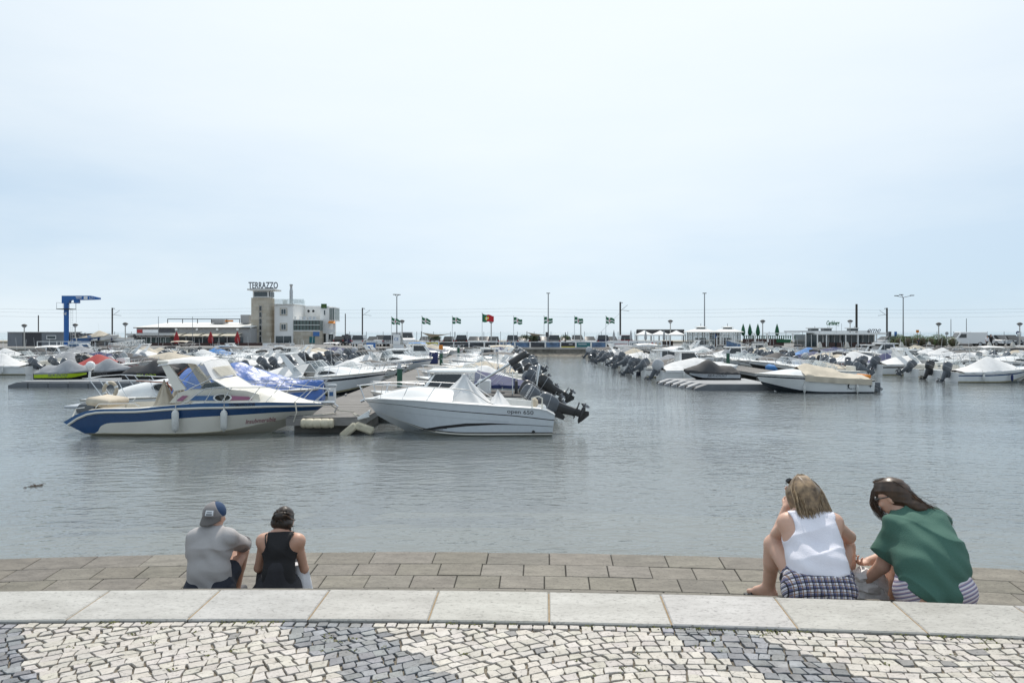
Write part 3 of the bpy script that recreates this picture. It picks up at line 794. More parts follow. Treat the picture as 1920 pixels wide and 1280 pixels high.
@proto('rib')
def _(r):
    L, B, rad = 4.9, 2.0, .24
    mb = MB(); pts = []
    for i in range(15):
        q = i / 14; a = q
        pts.append((-2.45 + 3.2 * min(1, q / .62) + (.0 if q < .62 else 1.25 * sin((q - .62) / .38 * PI / 2)), (B / 2 - rad) * (1 if q < .62 else cos((q - .62) / .38 * PI / 2)), .32 + .22 * q * q))
    full = pts + [(x, -y, z) for x, y, z in pts[::-1][1:]]
    n = len(full); rr = [rad * min(1, .25 + 3 * min(i, n - 1 - i) / 3) for i in range(n)]
    mb.tube(full, rr, 10); mb.build('inflatable_tube', 'cover_grey', r, smooth=60)
    h = Hull(4.5, 1.4, [(0, .28), (1, .5)], rake=.7); h.mesh([(1, 0), (.5, 0), (0, 0)], ('gel_white', 'gel_white', 'antifoul'), r)
    mb = MB(); mb.box(-2.2, -.65, .2, 1.2, .65, .24); mb.build('floor', 'gel_grey', r)
    mb = MB(); mb.bbox(-.2, -.3, .22, .3, .3, 1.05, .05); mb.build('console', 'gel_white', r, smooth=40)
    seat(r, -.9, 0, .22, .7, 'cover_dark')
    mb = MB(); mb.tube([(-1.8, -.7, .4), (-2.0, -.65, 1.6), (-2.0, .65, 1.6), (-1.8, .7, .4)], .03, 6); mb.build('roll_bar', 'steel', r, smooth=50)
    outboard(r, -2.3, 0, .5, 58, .9)
@proto('cruiser')
def _(r):
    h = hullset(r, 6.6, 2.45, .78, 1.12, stripe=(.68, .8), mats=('gel_white', 'hull_blue', 'antifoul'), full=2.5)
    h.deck(r, .08, .5, .2, crown=lambda t: .42 * (1 - sst(.55, .95, t)) + .03, crw=.72)
    h.windshield(r, .52, .5, .45, 1.1, zb=1.12, glass='glass_tint')
    mb = MB()
    for sg in (1, -1): mb.prism([(.1, sg * .82, .98), (.5, sg * .88, .92), (1.1, sg * .78, 1.0), (.7, sg * .76, 1.15), (.2, sg * .78, 1.16)], (0, sg * .03, 0))
    mb.build('porthole', 'glass_dark', r)
    mb = MB()
    for sg in (1, -1): mb.prism([(-.9, sg * 1.0, .8), (-.4, sg * 1.0, .8), (-1.5, sg * .9, 1.95), (-1.75, sg * .9, 1.95)], (0, -sg * .05, 0))
    mb.bbox(-1.8, -.92, 1.92, -1.4, .92, 2.0, .03); mb.build('radar_arch', 'gel_white', r, smooth=40)
    h.cover(r, .04, .42, [(.04, .9), (.2, 1.25), (.42, 1.45)], 'cover_white', seed=12)
    h.rail(r, .5, .99, .42, 6, lean=.15)
    outboard(r, -3.32, 0, .55, 58, 1.05)
@proto('dinghy')
def _(r):
    h = hullset(r, 4.4, 1.7, .5, .72, stripe=(.05, .1), mats=('gel_white', 'hull_blue', 'antifoul'))
    h.deck(r, .06, .78, .1, gun=.1, crown=lambda t: .02)
    mb = MB()
    for xx in (-1.4, -.4, .7): mb.bbox(xx - .15, -.72, .38, xx + .15, .72, .44, .015)
    mb.build('thwart', 'gel_cream', r, smooth=40)
    mb = MB(); mb.bbox(-.25, -.25, .12, .2, .25, .85, .05); mb.build('console', 'gel_white', r, smooth=40)
    outboard(r, -2.2, 0, .42, 60, .75)
# ------------------------------------------------------------------ pontoons
M('deck_wood', (.22, .21, .2), .85, var=.35, scale=3, stretch=(.6, 9, 1), bump=.3, bscale=30)
M('float_concrete', (.16, .155, .145), .9, var=.3, scale=2)
M('cream_plastic', (.55, .5, .38), .6, var=.2, scale=5)
M('pile_green', (.02, .09, .055), .5, var=.2, scale=3)
M('orange', (.6, .2, .02), .6); M('bin_blue', (.02, .03, .12), .5)
def pontoon(x0, x1, y0, y1, label, near=False):
    r = empty('pontoon', ((x0 + x1) / 2, y0, WATER), 0, label, 'pontoon', 'floating pontoons of the marina')
    w = (x1 - x0) / 2; L = y1 - y0
    mb = MB(); mb.box(-w, .04, .32, w, L, .5); mb.build('frame', 'galv', r)
    mb = MB(); y = .0
    while y < L:
        mb.box(-w - .03, y, .5, w + .03, y + .128, .53 + random.uniform(-.004, .004)); y += .14 if y < 30 else .7
        if y > 30: mb.box(-w - .03, y - .7, .5, w + .03, y - .01, .53)
    o = mb.build('decking', 'deck_wood', r); o["kind"] = "stuff"
    y = .35
    while y < L - 3: mb = MB(); mb.box(-w + .1, y, -.4, w - .1, y + 2.4, .31); y += 6; mb.build('float', 'float_concrete', r)
    return r
p1_ = pontoon(-6.95, -4.55, 22.3, 92, 'weathered grey wooden pontoon between the blue hulled boat and the white open boat')
mb = MB(); mb.box(-1.24, -.05, .27, 1.24, .0, .49); mb.build('end_beam', 'deck_wood', p1_)
mb = MB(); rows = []
for i in range(25):
    q = i / 24; rr = .15 * (1 - .14 * (1 if (i % 6 == 3) else 0)) * (1 if 0 < i < 24 else .8)
    rows.append([Vector((-.72 + .98 * q, -.17 + rr * cos(2 * PI * k / 12), .36 + rr * sin(2 * PI * k / 12))) for k in range(12)])
mb.grid(rows, closev=True); mb.poly(rows[0]); mb.poly(rows[-1]); mb.build('bumper', 'cream_plastic', p1_, smooth=35)
for (bx, bz, an) in ((.72, .12, -40), (1.2, .2, 20)):
    mb = MB(); T = Matrix.Translation((bx, -.1, bz)) @ Matrix.Rotation(R(an), 4, 'Y')
    mb.bbox(-.3, -.1, -.12, .3, .1, .12, .05, 0, T); mb.build('loose_fender', 'cream_plastic', p1_, smooth=40)
mb = MB()
for q in range(3): mb.tube([(.98, -.02, .5 - q * .02), (1.36, -.12 - q * .04, .72 - q * .07)], .032, 6)
mb.build('mooring_arm', 'alu_white', p1_, smooth=40)
for k in range(14):
    for sg in (-1, 1):
        mb = MB(); y = 1.2 + k * 3.1
        mb.bar((sg * 1.1, y - .14, .6), (sg * 1.1, y + .14, .6), .04, .035); mb.box(sg * 1.1 - .02, y - .06, .53, sg * 1.1 + .02, y + .06, .6); mb.build('cleat', 'galv', p1_)
pontoon(15.6, 17.9, 43.5, 93, 'grey pontoon behind the covered speedboat with a wave emblem')
pontoon(34.0, 36.2, 42, 93, 'grey pontoon on the far right between rows of moored boats')
pontoon(-26.8, -24.5, 47, 90, 'grey pontoon behind the jet skis on the left')
pontoon(-44.5, -42.2, 52, 90, 'grey pontoon at the far left edge of the marina')
def green_pile(x, y, h, label):
    r = empty('mooring_pile', (x, y, WATER), 0, label, 'post', 'green mooring piles')
    mb = MB(); mb.tube([(0, 0, -1.5), (0, 0, h)], .13, 12); mb.build('shaft', 'pile_green', r, smooth=40)
    mb = MB(); mb.lathe([(.14, h - .02), (.14, h + .05), (.02, h + .28)], n=12); mb.build('cap', 'galv', r, smooth=30)
green_pile(-5.4, 34.6, 1.42, 'green mooring pile with grey cap rising from the nearest stretch of pontoon')
green_pile(-5.6, 57, 1.5, 'green mooring pile with an orange box farther along the pontoon')
green_pile(-5.8, 78, 1.5, 'small green mooring pile near the far end of the central pontoon')
green_pile(16.2, 54, 1.6, 'green mooring pile among the boats right of the open water')
mb = MB(); mb.bbox(-5.75, 56.6, .3, -5.45, 56.9, .65, .03); tag(mb.build('life_buoy_box', 'orange', smooth=40), 'small orange box on top of a green pile', 'box')
bpy.data.objects['life_buoy_box'].location.z = 0
mb = MB(); mb.bbox(-6.9, 60, -.97, -6.2, 60.5, .0, .04); tag(mb.build('waste_bin', 'bin_blue', smooth=40), 'dark blue bin standing on the pontoon beside a green pile', 'bin')
r = empty('service_pedestal', (-6.6, 26.4, WATER + .53), 0, 'short white service pedestal on the pontoon near the blue tarpaulin', 'pedestal')
mb = MB(); mb.bbox(-.13, -.1, 0, .13, .1, .62, .02); mb.build('body', 'alu_white', r, smooth=40)
mb = MB(); mb.bbox(-.16, -.13, .62, .16, .13, .72, .03); mb.build('hood', 'gel_grey', r, smooth=40)
mb = MB(); mb.box(-.07, -.115, .3, .07, -.1, .45); mb.build('socket', 'hull_blue_light', r)
# ------------------------------------------------------------------ hero boat left: blue and white cruiser
r = empty('cabin_cruiser', (-9.75, 22.95, WATER), 0, 'blue and white cabin cruiser with canvas top and two white fenders', 'boat')
zsL = [(0, .38), (.03, .58), (.07, .74), (.13, .83), (.3, .85), (.42, .94), (.55, 1.02), (.8, 1.02), (1, .9)]
h = Hull(7.7, 2.5, zsL, rake=1.55, srake=1.3, k=.35, full=2.4, chine=.07, cup=.5)
def zl(tab):
    f = smooth_tab(tab)
    def g(t):
        zc = h.pt(t, 0).z; return clamp((f(t) - zc) / (h.zs(t) - zc), .02, .99)
    return g
railz = zl([(0, .3), (.03, .5), (.07, .65), (.13, .73), (.3, .75), (.42, .83), (.55, .87), (.8, .88), (1, .84)])
bluez = zl([(0, .0), (.05, .1), (.09, .28), (.16, .40), (.3, .45), (.4, .52), (.55, .6), (.8, .66), (1, .68)])
wlz = zl([(0, .0), (.06, .09), (1, .09)])
h.mesh([(1, 0), (railz, 1), (bluez, 2), (wlz, 3), (0, 3)], ('hull_blue_light', 'hull_blue', 'gel_cream', 'waterline_dirt', 'gel_cream'), r, nt=44)
h.rub('gel_cream', r, v=railz, r=.035)
h.deck(r, .1, .5, .25, crown=lambda t: .40 * sst(.95, .68, t) + .02, crw=.78, mats=('gel_cream', 'gel_cream'))
mb = MB()
for sg in (1, -1):                                                 # cuddy side with mouldings
    f = lambda x, z: Vector((x, sg * (min(h.bs(x / 7.7 + .5) - .2, 1.02) - .12 * (z - .95)), z))
    pts = [(-.7, 1.0), (-.45, 1.3), (-.1, 1.42), (.9, 1.43), (1.6, 1.36), (1.95, 1.25), (2.02, 1.02)]
    mb.prism([f(x, z) for x, z in pts], (0, -sg * .14, 0))
cabin = mb.build('cabin_side', 'gel_cream', r, smooth=30)
for nm, mt, pts in (('graphic', 'stripe_mauve', [(-.5, 1.06), (-.3, 1.22), (-.12, 1.22), (-.3, 1.06)]), ('graphic', 'hull_blue_light', [(-.1, 1.08), (.05, 1.22), (.72, 1.22), (.72, 1.08)]), ('graphic', 'stripe_mauve', [(1.15, 1.08), (1.15, 1.22), (1.68, 1.18), (1.78, 1.08)])):
    for sg in (1, -1): mb = MB(); mb.poly([Vector((x, sg * (min(h.bs(x / 7.7 + .5) - .2, 1.02) - .12 * (z - .95) + .006), z)) for x, z in pts]); mb.build(nm, mt, cabin)
for sg in (1, -1):
    yy = lambda x, z, o: sg * (min(h.bs(x / 7.7 + .5) - .2, 1.02) - .12 * (z - .95) + o)
    mb = MB(); ring = lambda s_, o: [Vector((.92 + .28 * s_ * cos(a), yy(.92 + .28 * s_ * cos(a), 1.16, o), 1.16 + .12 * s_ * sin(a))) for a in [2 * PI * k / 20 for k in range(20)]]
    mb.grid([ring(1.0, .0), ring(1.0, .02), ring(.84, .02), ring(.82, .008)], closev=True); w_ = mb.build('porthole', 'gel_white', cabin, smooth=40)
    mb = MB(); mb.poly(ring(.84, .009)); mb.build('pane', 'glass_dark', w_)
text_mesh('lettering', 'Mirama', .12, 'lettering_white', cabin, FRONT(.3, -.99, 1.15), .3, .003, .002)
text_on_hull('registration_number', '2570830932520', .15, 'lettering', r, h, 1.55, .945, -1, 0, .003, .75)
text_on_hull('boat_name', 'Insubmersible', .2, 'lettering_red', r, h, 1.95, .42, -1, .5, .0015, .72, .05)
# windscreen, targa arch, canvas top
mb = MB()
for sg in (1, -1):
    mb.prism([(-.95, sg * .9, 2.4), (-.72, sg * .9, 2.42), (-.02, sg * 1.0, 1.42), (-.44, sg * 1.02, 1.36)], (0, -sg * .08, 0))
mb.bbox(-1.05, -.92, 2.36, -.7, .92, 2.47, .03)
mb.build('targa_arch', 'gel_cream', r, smooth=30)
mb = MB(); rows = []
for i in range(13):
    q = i / 12; x = lerp(-1.0, .62, q); z = 2.46 + .13 * sin(q * PI * .9) - .02 * q
    rows.append([Vector((x, s_ * .95, z - .1 * abs(s_) ** 3 - (.1 if abs(s_) == 1 else 0) + .012 * mnoise.noise(Vector((q * 6, s_ * 3, 0))))) for s_ in [k / 8 for k in range(-8, 9)]])
mb.grid(rows); ct = mb.build('canvas_top', 'cover_white', r, smooth=50, fix=False)
rows = []; mb = MB()
for i in range(11):
    q = i / 10
    rows.append([Vector((lerp(.6, 1.22, q) + .25 * (1 - abs(s_) ** 2) * q + .015 * mnoise.noise(Vector((q * 5, s_ * 4, 2))), s_ * lerp(.94, .98, q), lerp(2.42, 1.78, q) + .06 * (1 - s_ * s_))) for s_ in [k / 8 for k in range(-8, 9)]])
mb.grid(rows); o = mb.build('canvas_front', 'cover_white', r, smooth=50, fix=False)
mb = MB()
for sg in (1, -1): mb.poly([(.55, sg * .96, 2.34), (.7, sg * .96, 2.34), (1.2, sg * .99, 1.8), (1.0, sg * .99, 1.74), (.35, sg * .96, 2.2)])
mb.poly([(.86, -.7, 2.16), (.86, .7, 2.16), (1.32, .7, 1.84), (1.32, -.7, 1.84)])
for v in range(len(mb.v) - 4, len(mb.v)): mb.v[v] = (mb.v[v][0] + .12, mb.v[v][1], mb.v[v][2] + .05)
mb.build('clear_panel', 'vinyl_window', o)
mb = MB(); rows = []
for i in range(7):
    q = i / 6; rows.append([Vector((lerp(1.16, 2.0, q) + .32 * (1 - s_ * s_), s_ * lerp(1.0, .95, q), lerp(1.8, 1.38, q))) for s_ in [k / 8 for k in range(-8, 9)]])
mb.grid(rows); mb.build('windscreen_cover', 'gel_cream', r, smooth=50, fix=False)
for sg in (1, -1): mb = MB(); mb.poly([(.1, sg * .99, 1.42), (1.16, sg * .99, 1.8), (1.95, sg * .93, 1.4), (.9, sg * .97, 1.4)]); mb.poly([(-.1, sg * .97, 1.45), (.15, sg * .97, 1.43), (.9, sg * .98, 1.8), (.3, sg * .97, 2.2)]); mb.build('windscreen', 'glass_tint', r)
for sg in (1, -1):
    mb = MB(); mb.tube([(.1, sg * .99, 1.42), (1.16, sg * 1.0, 1.8), (1.98, sg * .93, 1.4)], .022, 6); mb.tube([(-.5, sg * .97, 1.4), (.55, sg * .95, 2.4)], .016, 5); mb.tube([(-.3, sg * .97, 1.8), (.4, sg * .97, 1.55)], .013, 5); mb.build('canvas_frame', 'steel', r, smooth=50)
for ob in r.children:
    if ob.name.split('.')[0] in ('targa_arch', 'canvas_top', 'canvas_front', 'windscreen_cover', 'windscreen', 'canvas_frame'):
        for q in [ob] + list(ob.children):
            for v in q.data.vertices:
                v.co.x = interp([(-2, -2), (-1, -1.08), (-.4, -.5), (.6, .3), (1.2, .6), (2.4, 1.42)], v.co.x); v.co.z = v.co.z if v.co.z < 1.4 else 1.4 + (v.co.z - 1.4) * .83
mb = MB(); mb.bbox(.0, -.5, .9, .42, .5, 1.55, .12); mb.build('helm_console', 'black_plastic', r, smooth=40)
for yy in (-.5, .5):
    mb = MB(); tent(r, -1.1, yy, 1.66, (.36, .26, .36), 'cover_beige', 'seat_cover', base=.85, folds=5, amp=.035, seed=yy * 3)
mb = MB(); T = Matrix.Translation((-3.0, -.2, .98)) @ Matrix.Rotation(R(8), 4, 'Y'); mb.bbox(-.4, -.6, -.12, .36, .6, .12, .06, 0, T); mb.build('sunpad_cover', 'cover_beige', r, smooth=50)
mb = MB(); rows = []
for z, xa, xb, ww in ((.6, -3.98, -3.45, .24), (.74, -4.0, -3.41, .26), (.88, -3.9, -3.45, .24), (.94, -3.75, -3.55, .14)):
    rows.append([Vector((xa, -ww, z)), Vector((xb, -ww, z)), Vector((xb + .06, 0, z)), Vector((xb, ww, z)), Vector((xa, ww, z)), Vector((xa - .05, 0, z))])
mb.grid(rows, closev=True); mb.poly(rows[-1]); mb.build('engine_cowl', ['engine_grey'], r, smooth=40)
h.rail(r, .46, .985, .46, 6, inset=.12, lean=.28, fwd=.2, rise=-.02)
for sg in (1, -1): mb = MB(); mb.tube([(-2.9, sg * 1.08, .86), (-2.8, sg * 1.08, .98), (-1.7, sg * 1.1, 1.0), (-1.55, sg * 1.1, .9)], .014, 5); mb.tube([(-3.75, sg * .85, .55), (-3.6, sg * .9, .82), (-3.3, sg * .95, .86)], .014, 5); mb.build('grab_rail', 'steel', r, smooth=50)
for fx, tp, hh in ((-.35, 1.42, .62), (1.05, 1.5, .58)):
    q = h.surf(fx, .55, -1, .11); fender(r, fx, q.y - .05, .50, hh, .105, (fx, -h.bs(fx / 7.7 + .5) + .1, tp))
mb = MB(); mb.bbox(3.35, -.1, .88, 4.1, .1, .96, .03); mb.tube([(4.05, 0, .9), (4.2, 0, .8), (4.1, 0, .6)], .03, 6); mb.build('bow_roller', 'steel', r, smooth=40)
mb = MB(); mb.tube([(3.0, -.55, 1.0), (3.1, -.72, .7), (3.0, -.7, .4), (3.25, -.5, .52), (4.1, .2, .56)], .022, 6); mb.tube([(3.9, -.05, .9), (4.2, .1, .66), (4.6, .5, .57)], .02, 6); mb.build('mooring_rope', 'rope', r, smooth=50)
# ------------------------------------------------------------------ boat under the blue tarpaulin
m = M('tarp_blue', (.035, .12, .4), .42, var=.25, scale=4, bump=.8, bscale=9); n_, l_, b_ = nodes(m); b_.inputs['Specular IOR Level'].default_value = .7
r = empty('tarpaulined_cruiser', (-11.2, 26.9, WATER), 0, 'white cruiser wrapped in crumpled blue tarpaulin with a life ring at its stern', 'boat')
h = Hull(8.4, 2.7, [(0, .75), (.3, .85), (.6, 1.05), (1, 1.05)], rake=1.2, k=.35, full=2.6)
h.mesh([(1, 0), (.55, 1), (.47, 0), (0, 0)], ('gel_white', 'hull_blue', 'antifoul'), r); h.rub('rubrail', r)
h.deck(r, .06, .3, .2, crown=lambda t: .1)
mb = MB(); rows = []
for i in range(15):
    q = i / 14; x = lerp(-3.3, -.6, q); zt = .92 + .62 * math.sqrt(clamp(q * 1.15))
    rows.append([Vector((x, s_ * (1.12 - .1 * abs(zt - .9)), .8 + (zt - .8) * (1 - abs(s_) ** 5))) for s_ in [k / 8 for k in range(-8, 9)]])
mb.grid(rows); cb = mb.build('cabin', 'gel_white', r, smooth=40)
for sg in (1, -1):
    mb = MB(); ring = lambda s_, o: [Vector((-1.35 + .36 * s_ * cos(a), sg * (1.1 + o), 1.18 + .15 * s_ * sin(a))) for a in [2 * PI * k / 20 for k in range(20)]]
    mb.grid([ring(1, -.1), ring(1, .03), ring(.8, .03), ring(.78, .015)], closev=True); w_ = mb.build('porthole', 'galv', cb, smooth=40)
    mb = MB(); mb.poly(ring(.82, .016)); mb.build('pane', 'glass_dark', w_)
mb = MB(); rows = []; nt = 46
for i in range(nt + 1):
    q = i / nt; x = lerp(-.9, 4.15, q); b = h.bs(clamp(x / 8.4 + .5)) + .06
    zr = interp([(0, 1.8), (.12, 2.02), (.3, 1.98), (.38, 2.05), (.62, 1.6), (.8, 1.4), (1, 1.35)], q); ze = interp([(0, .9), (.6, .98), (.82, .72), (1, .6)], q)
    row = []
    for k in range(-18, 19):
        s_ = k / 18; p = Vector((q * 13, s_ * 6, 1)); nz = mnoise.noise(p) * .06 + mnoise.noise(p * 2.3) * .045 + mnoise.noise(p * 5.1) * .03
        f = (1 - abs(s_) ** 1.7); z = lerp(ze, zr, f)
        y = s_ * max(b, .28) * (1.02 - .25 * f * 0)
        row.append(Vector((x + nz * .5, y + nz * .6, z + nz)))
    rows.append(row)
mb.grid(rows); mb.poly(rows[-1][::-1]); tp = mb.build('tarpaulin', 'tarp_blue', r, smooth=30, fix=False)
h.rail(r, .52, .985, .34, 6, inset=.02, lean=.15, rise=.05, fwd=.3)
mb = MB(); mb.bbox(-4.85, -1.15, .42, -4.15, 1.15, .52, .03); mb.build('swim_platform', 'gel_grey', r, smooth=40)
mb = MB()
for sg in (1, -1):
    mb.tube([(-4.05, sg * 1.2, 1.5), (-.9, sg * 1.25, 1.35)], .018, 6)
    for a, b in ((-3.9, -3.35), (-3.55, -3.0), (-2.9, -2.5), (-1.75, -1.4)): mb.tube([(a, sg * 1.2, 1.48), (b, sg * 1.25, .8)], .015, 5)
mb.tube([(-4.05, 1.2, 1.5), (-4.15, 0, 1.52), (-4.05, -1.2, 1.5)], .018, 6)
mb.build('stern_rail', 'steel', r, smooth=50)
mb = MB(); mb.tube([(-4.0, -1.0, 1.5), (-3.98, -1.0, 1.75)], .04, 6); mb.ball((-3.95, -1.02, 1.95), (.17, .14, .17)); mb.build('stern_lamp', 'gel_white', r, smooth=50)
mb = MB()
rr_ = [Vector((-3.05 + .19 * cos(a), -1.36 + .06 * cos(a), 1.12 + .25 * sin(a))) for a in [2 * PI * k / 24 for k in range(24)]]
mb.tube(rr_, .062, 8, closed=True); lr = tag(mb.build('life_ring', 'upholstery', smooth=60), 'faded orange and white life ring hanging on the stern rail of the tarpaulined cruiser', 'life ring')
lr.location = (-11.2, 26.9, WATER)
for a in (.4, 2.0, 3.6, 5.2): mb = MB(); mb.tube([Vector((-3.05 + .19 * cos(q), -1.36 + .06 * cos(q), 1.12 + .25 * sin(q))) for q in (a - .14, a, a + .14)], .068, 8); mb.build('band', 'gel_white', lr, smooth=50)
mb = MB(); mb.tube([(-1.1, -1.26, 1.36), (-.95, -1.3, 1.2), (-.85, -1.2, .9)], .025, 5); mb.tube([(-1.1, -1.26, 1.36), (-.4, -1.2, 1.9)], .015, 5); mb.tube([(-2.2, -1.23, 1.42), (-1.1, -1.26, 1.37)], .02, 5); mb.build('lashing', 'rope_red', r)
# ------------------------------------------------------------------ hero boat right: white open boat
M('hull_silver', (.62, .66, .7), .2, var=.04, coat=.4)
r = empty('open_motorboat', (-1.7, 22.95, WATER), PI, 'white open motorboat with black swoosh and tented console at the pontoon end', 'boat')
zsR = [(0, .62), (.02, .76), (.06, .84), (.15, .88), (.4, .98), (.7, 1.1), (.9, 1.1), (1, 1.03)]
h = Hull(6.0, 2.45, zsR, rake=1.1, srake=.12, k=.35, full=2.6, chine=.04, cup=.62, sb=.94)
sl = lambda z: zl(z)
s_hi = zl([(0, .50), (.2, .64), (.5, .78), (.8, .93), (1, .96)]); s_lo = zl([(0, .47), (.2, .61), (.5, .755), (.8, .915), (1, .945)])
c_hi = zl([(0, .115), (.5, .125), (.7, .22), (.85, .38), (1, .64)]); c_lo = zl([(0, .08), (.5, .09), (.7, .185), (.85, .35), (1, .61)])
h.mesh([(1, 0), (s_hi, 1), (s_lo, 0), (c_hi, 1), (c_lo, 2), (0, 2)], ('hull_silver', 'hull_black', 'gel_cream', 'hull_silver'), r, nt=36)
h.rub('gel_white', r, v=.985, r=.02, name='gunwale')
h.deck(r, .07, .52, .3, crown=lambda t: .2 * sst(.95, .7, t) + .12 * sst(.99, .85, t), crw=.74, gun=.2)
def strip_on(hull, parent, top, bot, mat, name, side=(1, -1), n=26, off=.006):
    for sg in side:
        mb = MB(); rows = []
        for i in range(n + 1):
            q = i / n; x = lerp(top[0][0], top[-1][0], q)
            a, b = interp(top, x), interp(bot, x); rows.append([hull.surf(x, lerp(b, a, k / 3), sg, off) for k in range(4)])
        mb.grid(rows); mb.build(name, mat, parent, fix=False)
strip_on(h, r, [(-2.95, .30), (-2.0, .36), (-1.0, .41), (-.3, .40), (.5, .30), (1.1, .17)], [(-2.95, .285), (-2.0, .345), (-1.2, .36), (-.3, .31), (.5, .22), (1.1, .165)], 'hull_black', 'swoosh')
for q in range(4): strip_on(h, r, [(.28 + q * .12, .245 - q * .034), (.85 + q * .16, .235 - q * .034)], [(.28 + q * .12, .228 - q * .034), (.85 + q * .16, .218 - q * .034)], 'hull_black', 'stripe', n=6)
strip_on(h, r, [(-1.6, .44), (2.0, .72)], [(-1.6, .43), (2.0, .712)], 'gel_grey', 'pinstripe', n=12)
# the photograph sees the +Y side of this boat because it is turned round
text_on_hull('lettering', 'open 650', .17, 'lettering', r, h, -1.95, .74, 1, 0, .0, 1.25, -.07)
mb = MB(); q = h.surf(-2.35, .13, 1, .0); mb.tube([q, q + Vector((0, .03, 0))], .05, 10); mb.build('drain', 'black_plastic', r)
h.rail(r, .3, .985, .42, 5, inset=.16, lean=-.3, fwd=.25)
mb = MB(); mb.bbox(-.55, -.4, .3, .15, .4, 1.25, .05); mb.build('console', 'gel_white', r, smooth=40)
tent(r, -.18, 0, 1.82, (1.0, .85, .85), 'cover_white', base=.92, folds=8, amp=.05)
tent(r, -1.25, .1, 1.32, (.42, .42, .7), 'cover_white', 'seat_cover', base=.8, folds=5, amp=.04, seed=4)
mb = MB(); mb.bbox(-2.75, -.95, .3, -2.45, .95, .92, .05); mb.build('aft_bench', 'gel_white', r, smooth=40)
mb = MB(); mb.bbox(-2.5, .3, .55, -2.3, .85, 1.12, .08); mb.build('backrest', 'upholstery', r, smooth=40)
mb = MB(); mb.tube([(-2.32, 1.0, .85), (-2.3, 1.0, 1.15), (-2.5, 1.0, 1.2), (-2.62, 1.0, 1.15), (-2.62, 1.0, .85)], .025, 6); mb.build('grab_rail', 'vinyl', r, smooth=50)
outboard(r, -3.05, .25, .52, 70, .95, 'engine_grey', 'engine_black')
mb = MB(); mb.tube([(3.0, 0, 1.0), (3.12, 0, .95)], .05, 6); mb.build('bow_fitting', 'steel', r); mb = MB(); mb.tube([(2.7, .3, 1.05), (2.5, .32, 1.1), (2.4, .3, 1.05)], .02, 5); mb.build('cleat', 'black_plastic', r)
mb = MB(); mb.tube([(2.75, .25, .68), (3.0, .6, .45), (3.25, .4, .6), (3.1, .2, .52), (3.4, -.2, .55)], .02, 5); mb.build('mooring_rope', 'rope', r, smooth=50)
# second right hand boat: white pilothouse
pr, _u = mk_pilot(); pr['_'] = 0; del pr['_']
r = copy_tree(pr); r.location = (-2.1, 26.0, WATER); r.rotation_euler.z = PI
tag(r, 'white boat with glazed wheelhouse moored behind the open motorboat', 'boat')
for ch in list(r.children):
    if ch.name.startswith('outboard'):
        for g in list(ch.children): bpy.data.objects.remove(g)
        bpy.data.objects.remove(ch)
outboard(r, -2.9, .45, .55, 60, .95, 'engine_grey', 'engine_grey', 'YAMAHA')
outboard(r, -2.9, -.5, .6, 64, .98, 'engine_black', 'engine_black')
# third: dark tubed boat with raised poles
rp_, _u = mk_rib(); r = copy_tree(rp_); r.location = (-1.1, 30.2, WATER); r.rotation_euler.z = PI; r.scale = (1.12, 1.12, 1.12)
remat(r, {'cover_grey': 'cover_dark'}); tag(r, 'dark tubed inflatable boat with slanted poles behind the wheelhouse boat', 'boat')
mb = MB(); mb.tube([(1.0, .7, .5), (-1.35, .6, 1.95)], .05, 6); mb.tube([(.9, -.7, .5), (-1.4, -.6, 1.9)], .04, 6); mb.tube([(-1.0, .75, .5), (-1.0, .75, 1.4)], .02, 6); mb.build('pole', 'steel', r)
mb = MB(); mb.tube([(-.9, .62, 1.66), (-1.5, .6, 2.05)], .13, 8); mb.build('pole_bag', 'cover_dark', r, smooth=50)
# ------------------------------------------------------------------ covered speedboat with wave emblem (front of the right marina)
r = empty('covered_speedboat', (15.9, 38.45, WATER), PI, 'white speedboat with beige cover and round wave emblem near its stern', 'boat')
h = Hull(5.9, 2.3, [(0, .68), (.3, .76), (.7, .93), (1, .98)], rake=.9, k=.3, full=2.3, sb=.94)
sA, sB = zl([(0, .66), (1, .86)]), zl([(0, .59), (1, .79)])
h.mesh([(1, 0), (sA, 1), (sB, 0), (.06, 1), (0, 1)], ('gel_white', 'hull_navy', 'antifoul'), r); h.rub('rubrail', r)
h.deck(r, .08, .55, .2, crown=lambda t: .3 * sst(1, .6, t))
h.cover(r, .03, .62, [(.03, .86), (.22, .98), (.3, 1.2), (.42, 1.32), (.55, 1.48), (.62, 1.3)], 'cover_beige', seed=21, fold=.06, over=.3)
mb = MB(); q0 = h.surf(-1.75, .38, 1, .006)
for a0 in range(20):
    def rp(a, s_): return h.surf(-1.75 - .24 * s_ * cos(a), .38 + .19 * s_ * sin(a), 1, .007)
    a = .4 + 4.6 * a0 / 20; b = .4 + 4.6 * (a0 + 1) / 20; wv = .35 * sin(PI * a0 / 20) ; wb = .35 * sin(PI * (a0 + 1) / 20)
    mb.poly([rp(a, 1), rp(b, 1), rp(b, 1 - wb), rp(a, 1 - wv)])
for k in range(5): mb.poly([h.surf(-1.45 - .1 * k, .22 + .012 * (k % 2), 1, .008), h.surf(-1.55 - .1 * k, .22, 1, .008), h.surf(-1.56 - .1 * k, .26, 1, .008)])
mb.build('emblem', 'hull_navy', r, fix=False)
mb = MB()
for k in range(4):
    a = PI / 2 * k; mb.poly([h.surf(-2.72 + .03 * cos(a + 1.57), .36 + .03 * sin(a + 1.57), 1, .007), h.surf(-2.72 + .12 * cos(a), .36 + .12 * sin(a), 1, .007), h.surf(-2.72 - .03 * cos(a + 1.57), .36 - .03 * sin(a + 1.57), 1, .007)])
mb.build('star_emblem', 'lettering', r, fix=False)
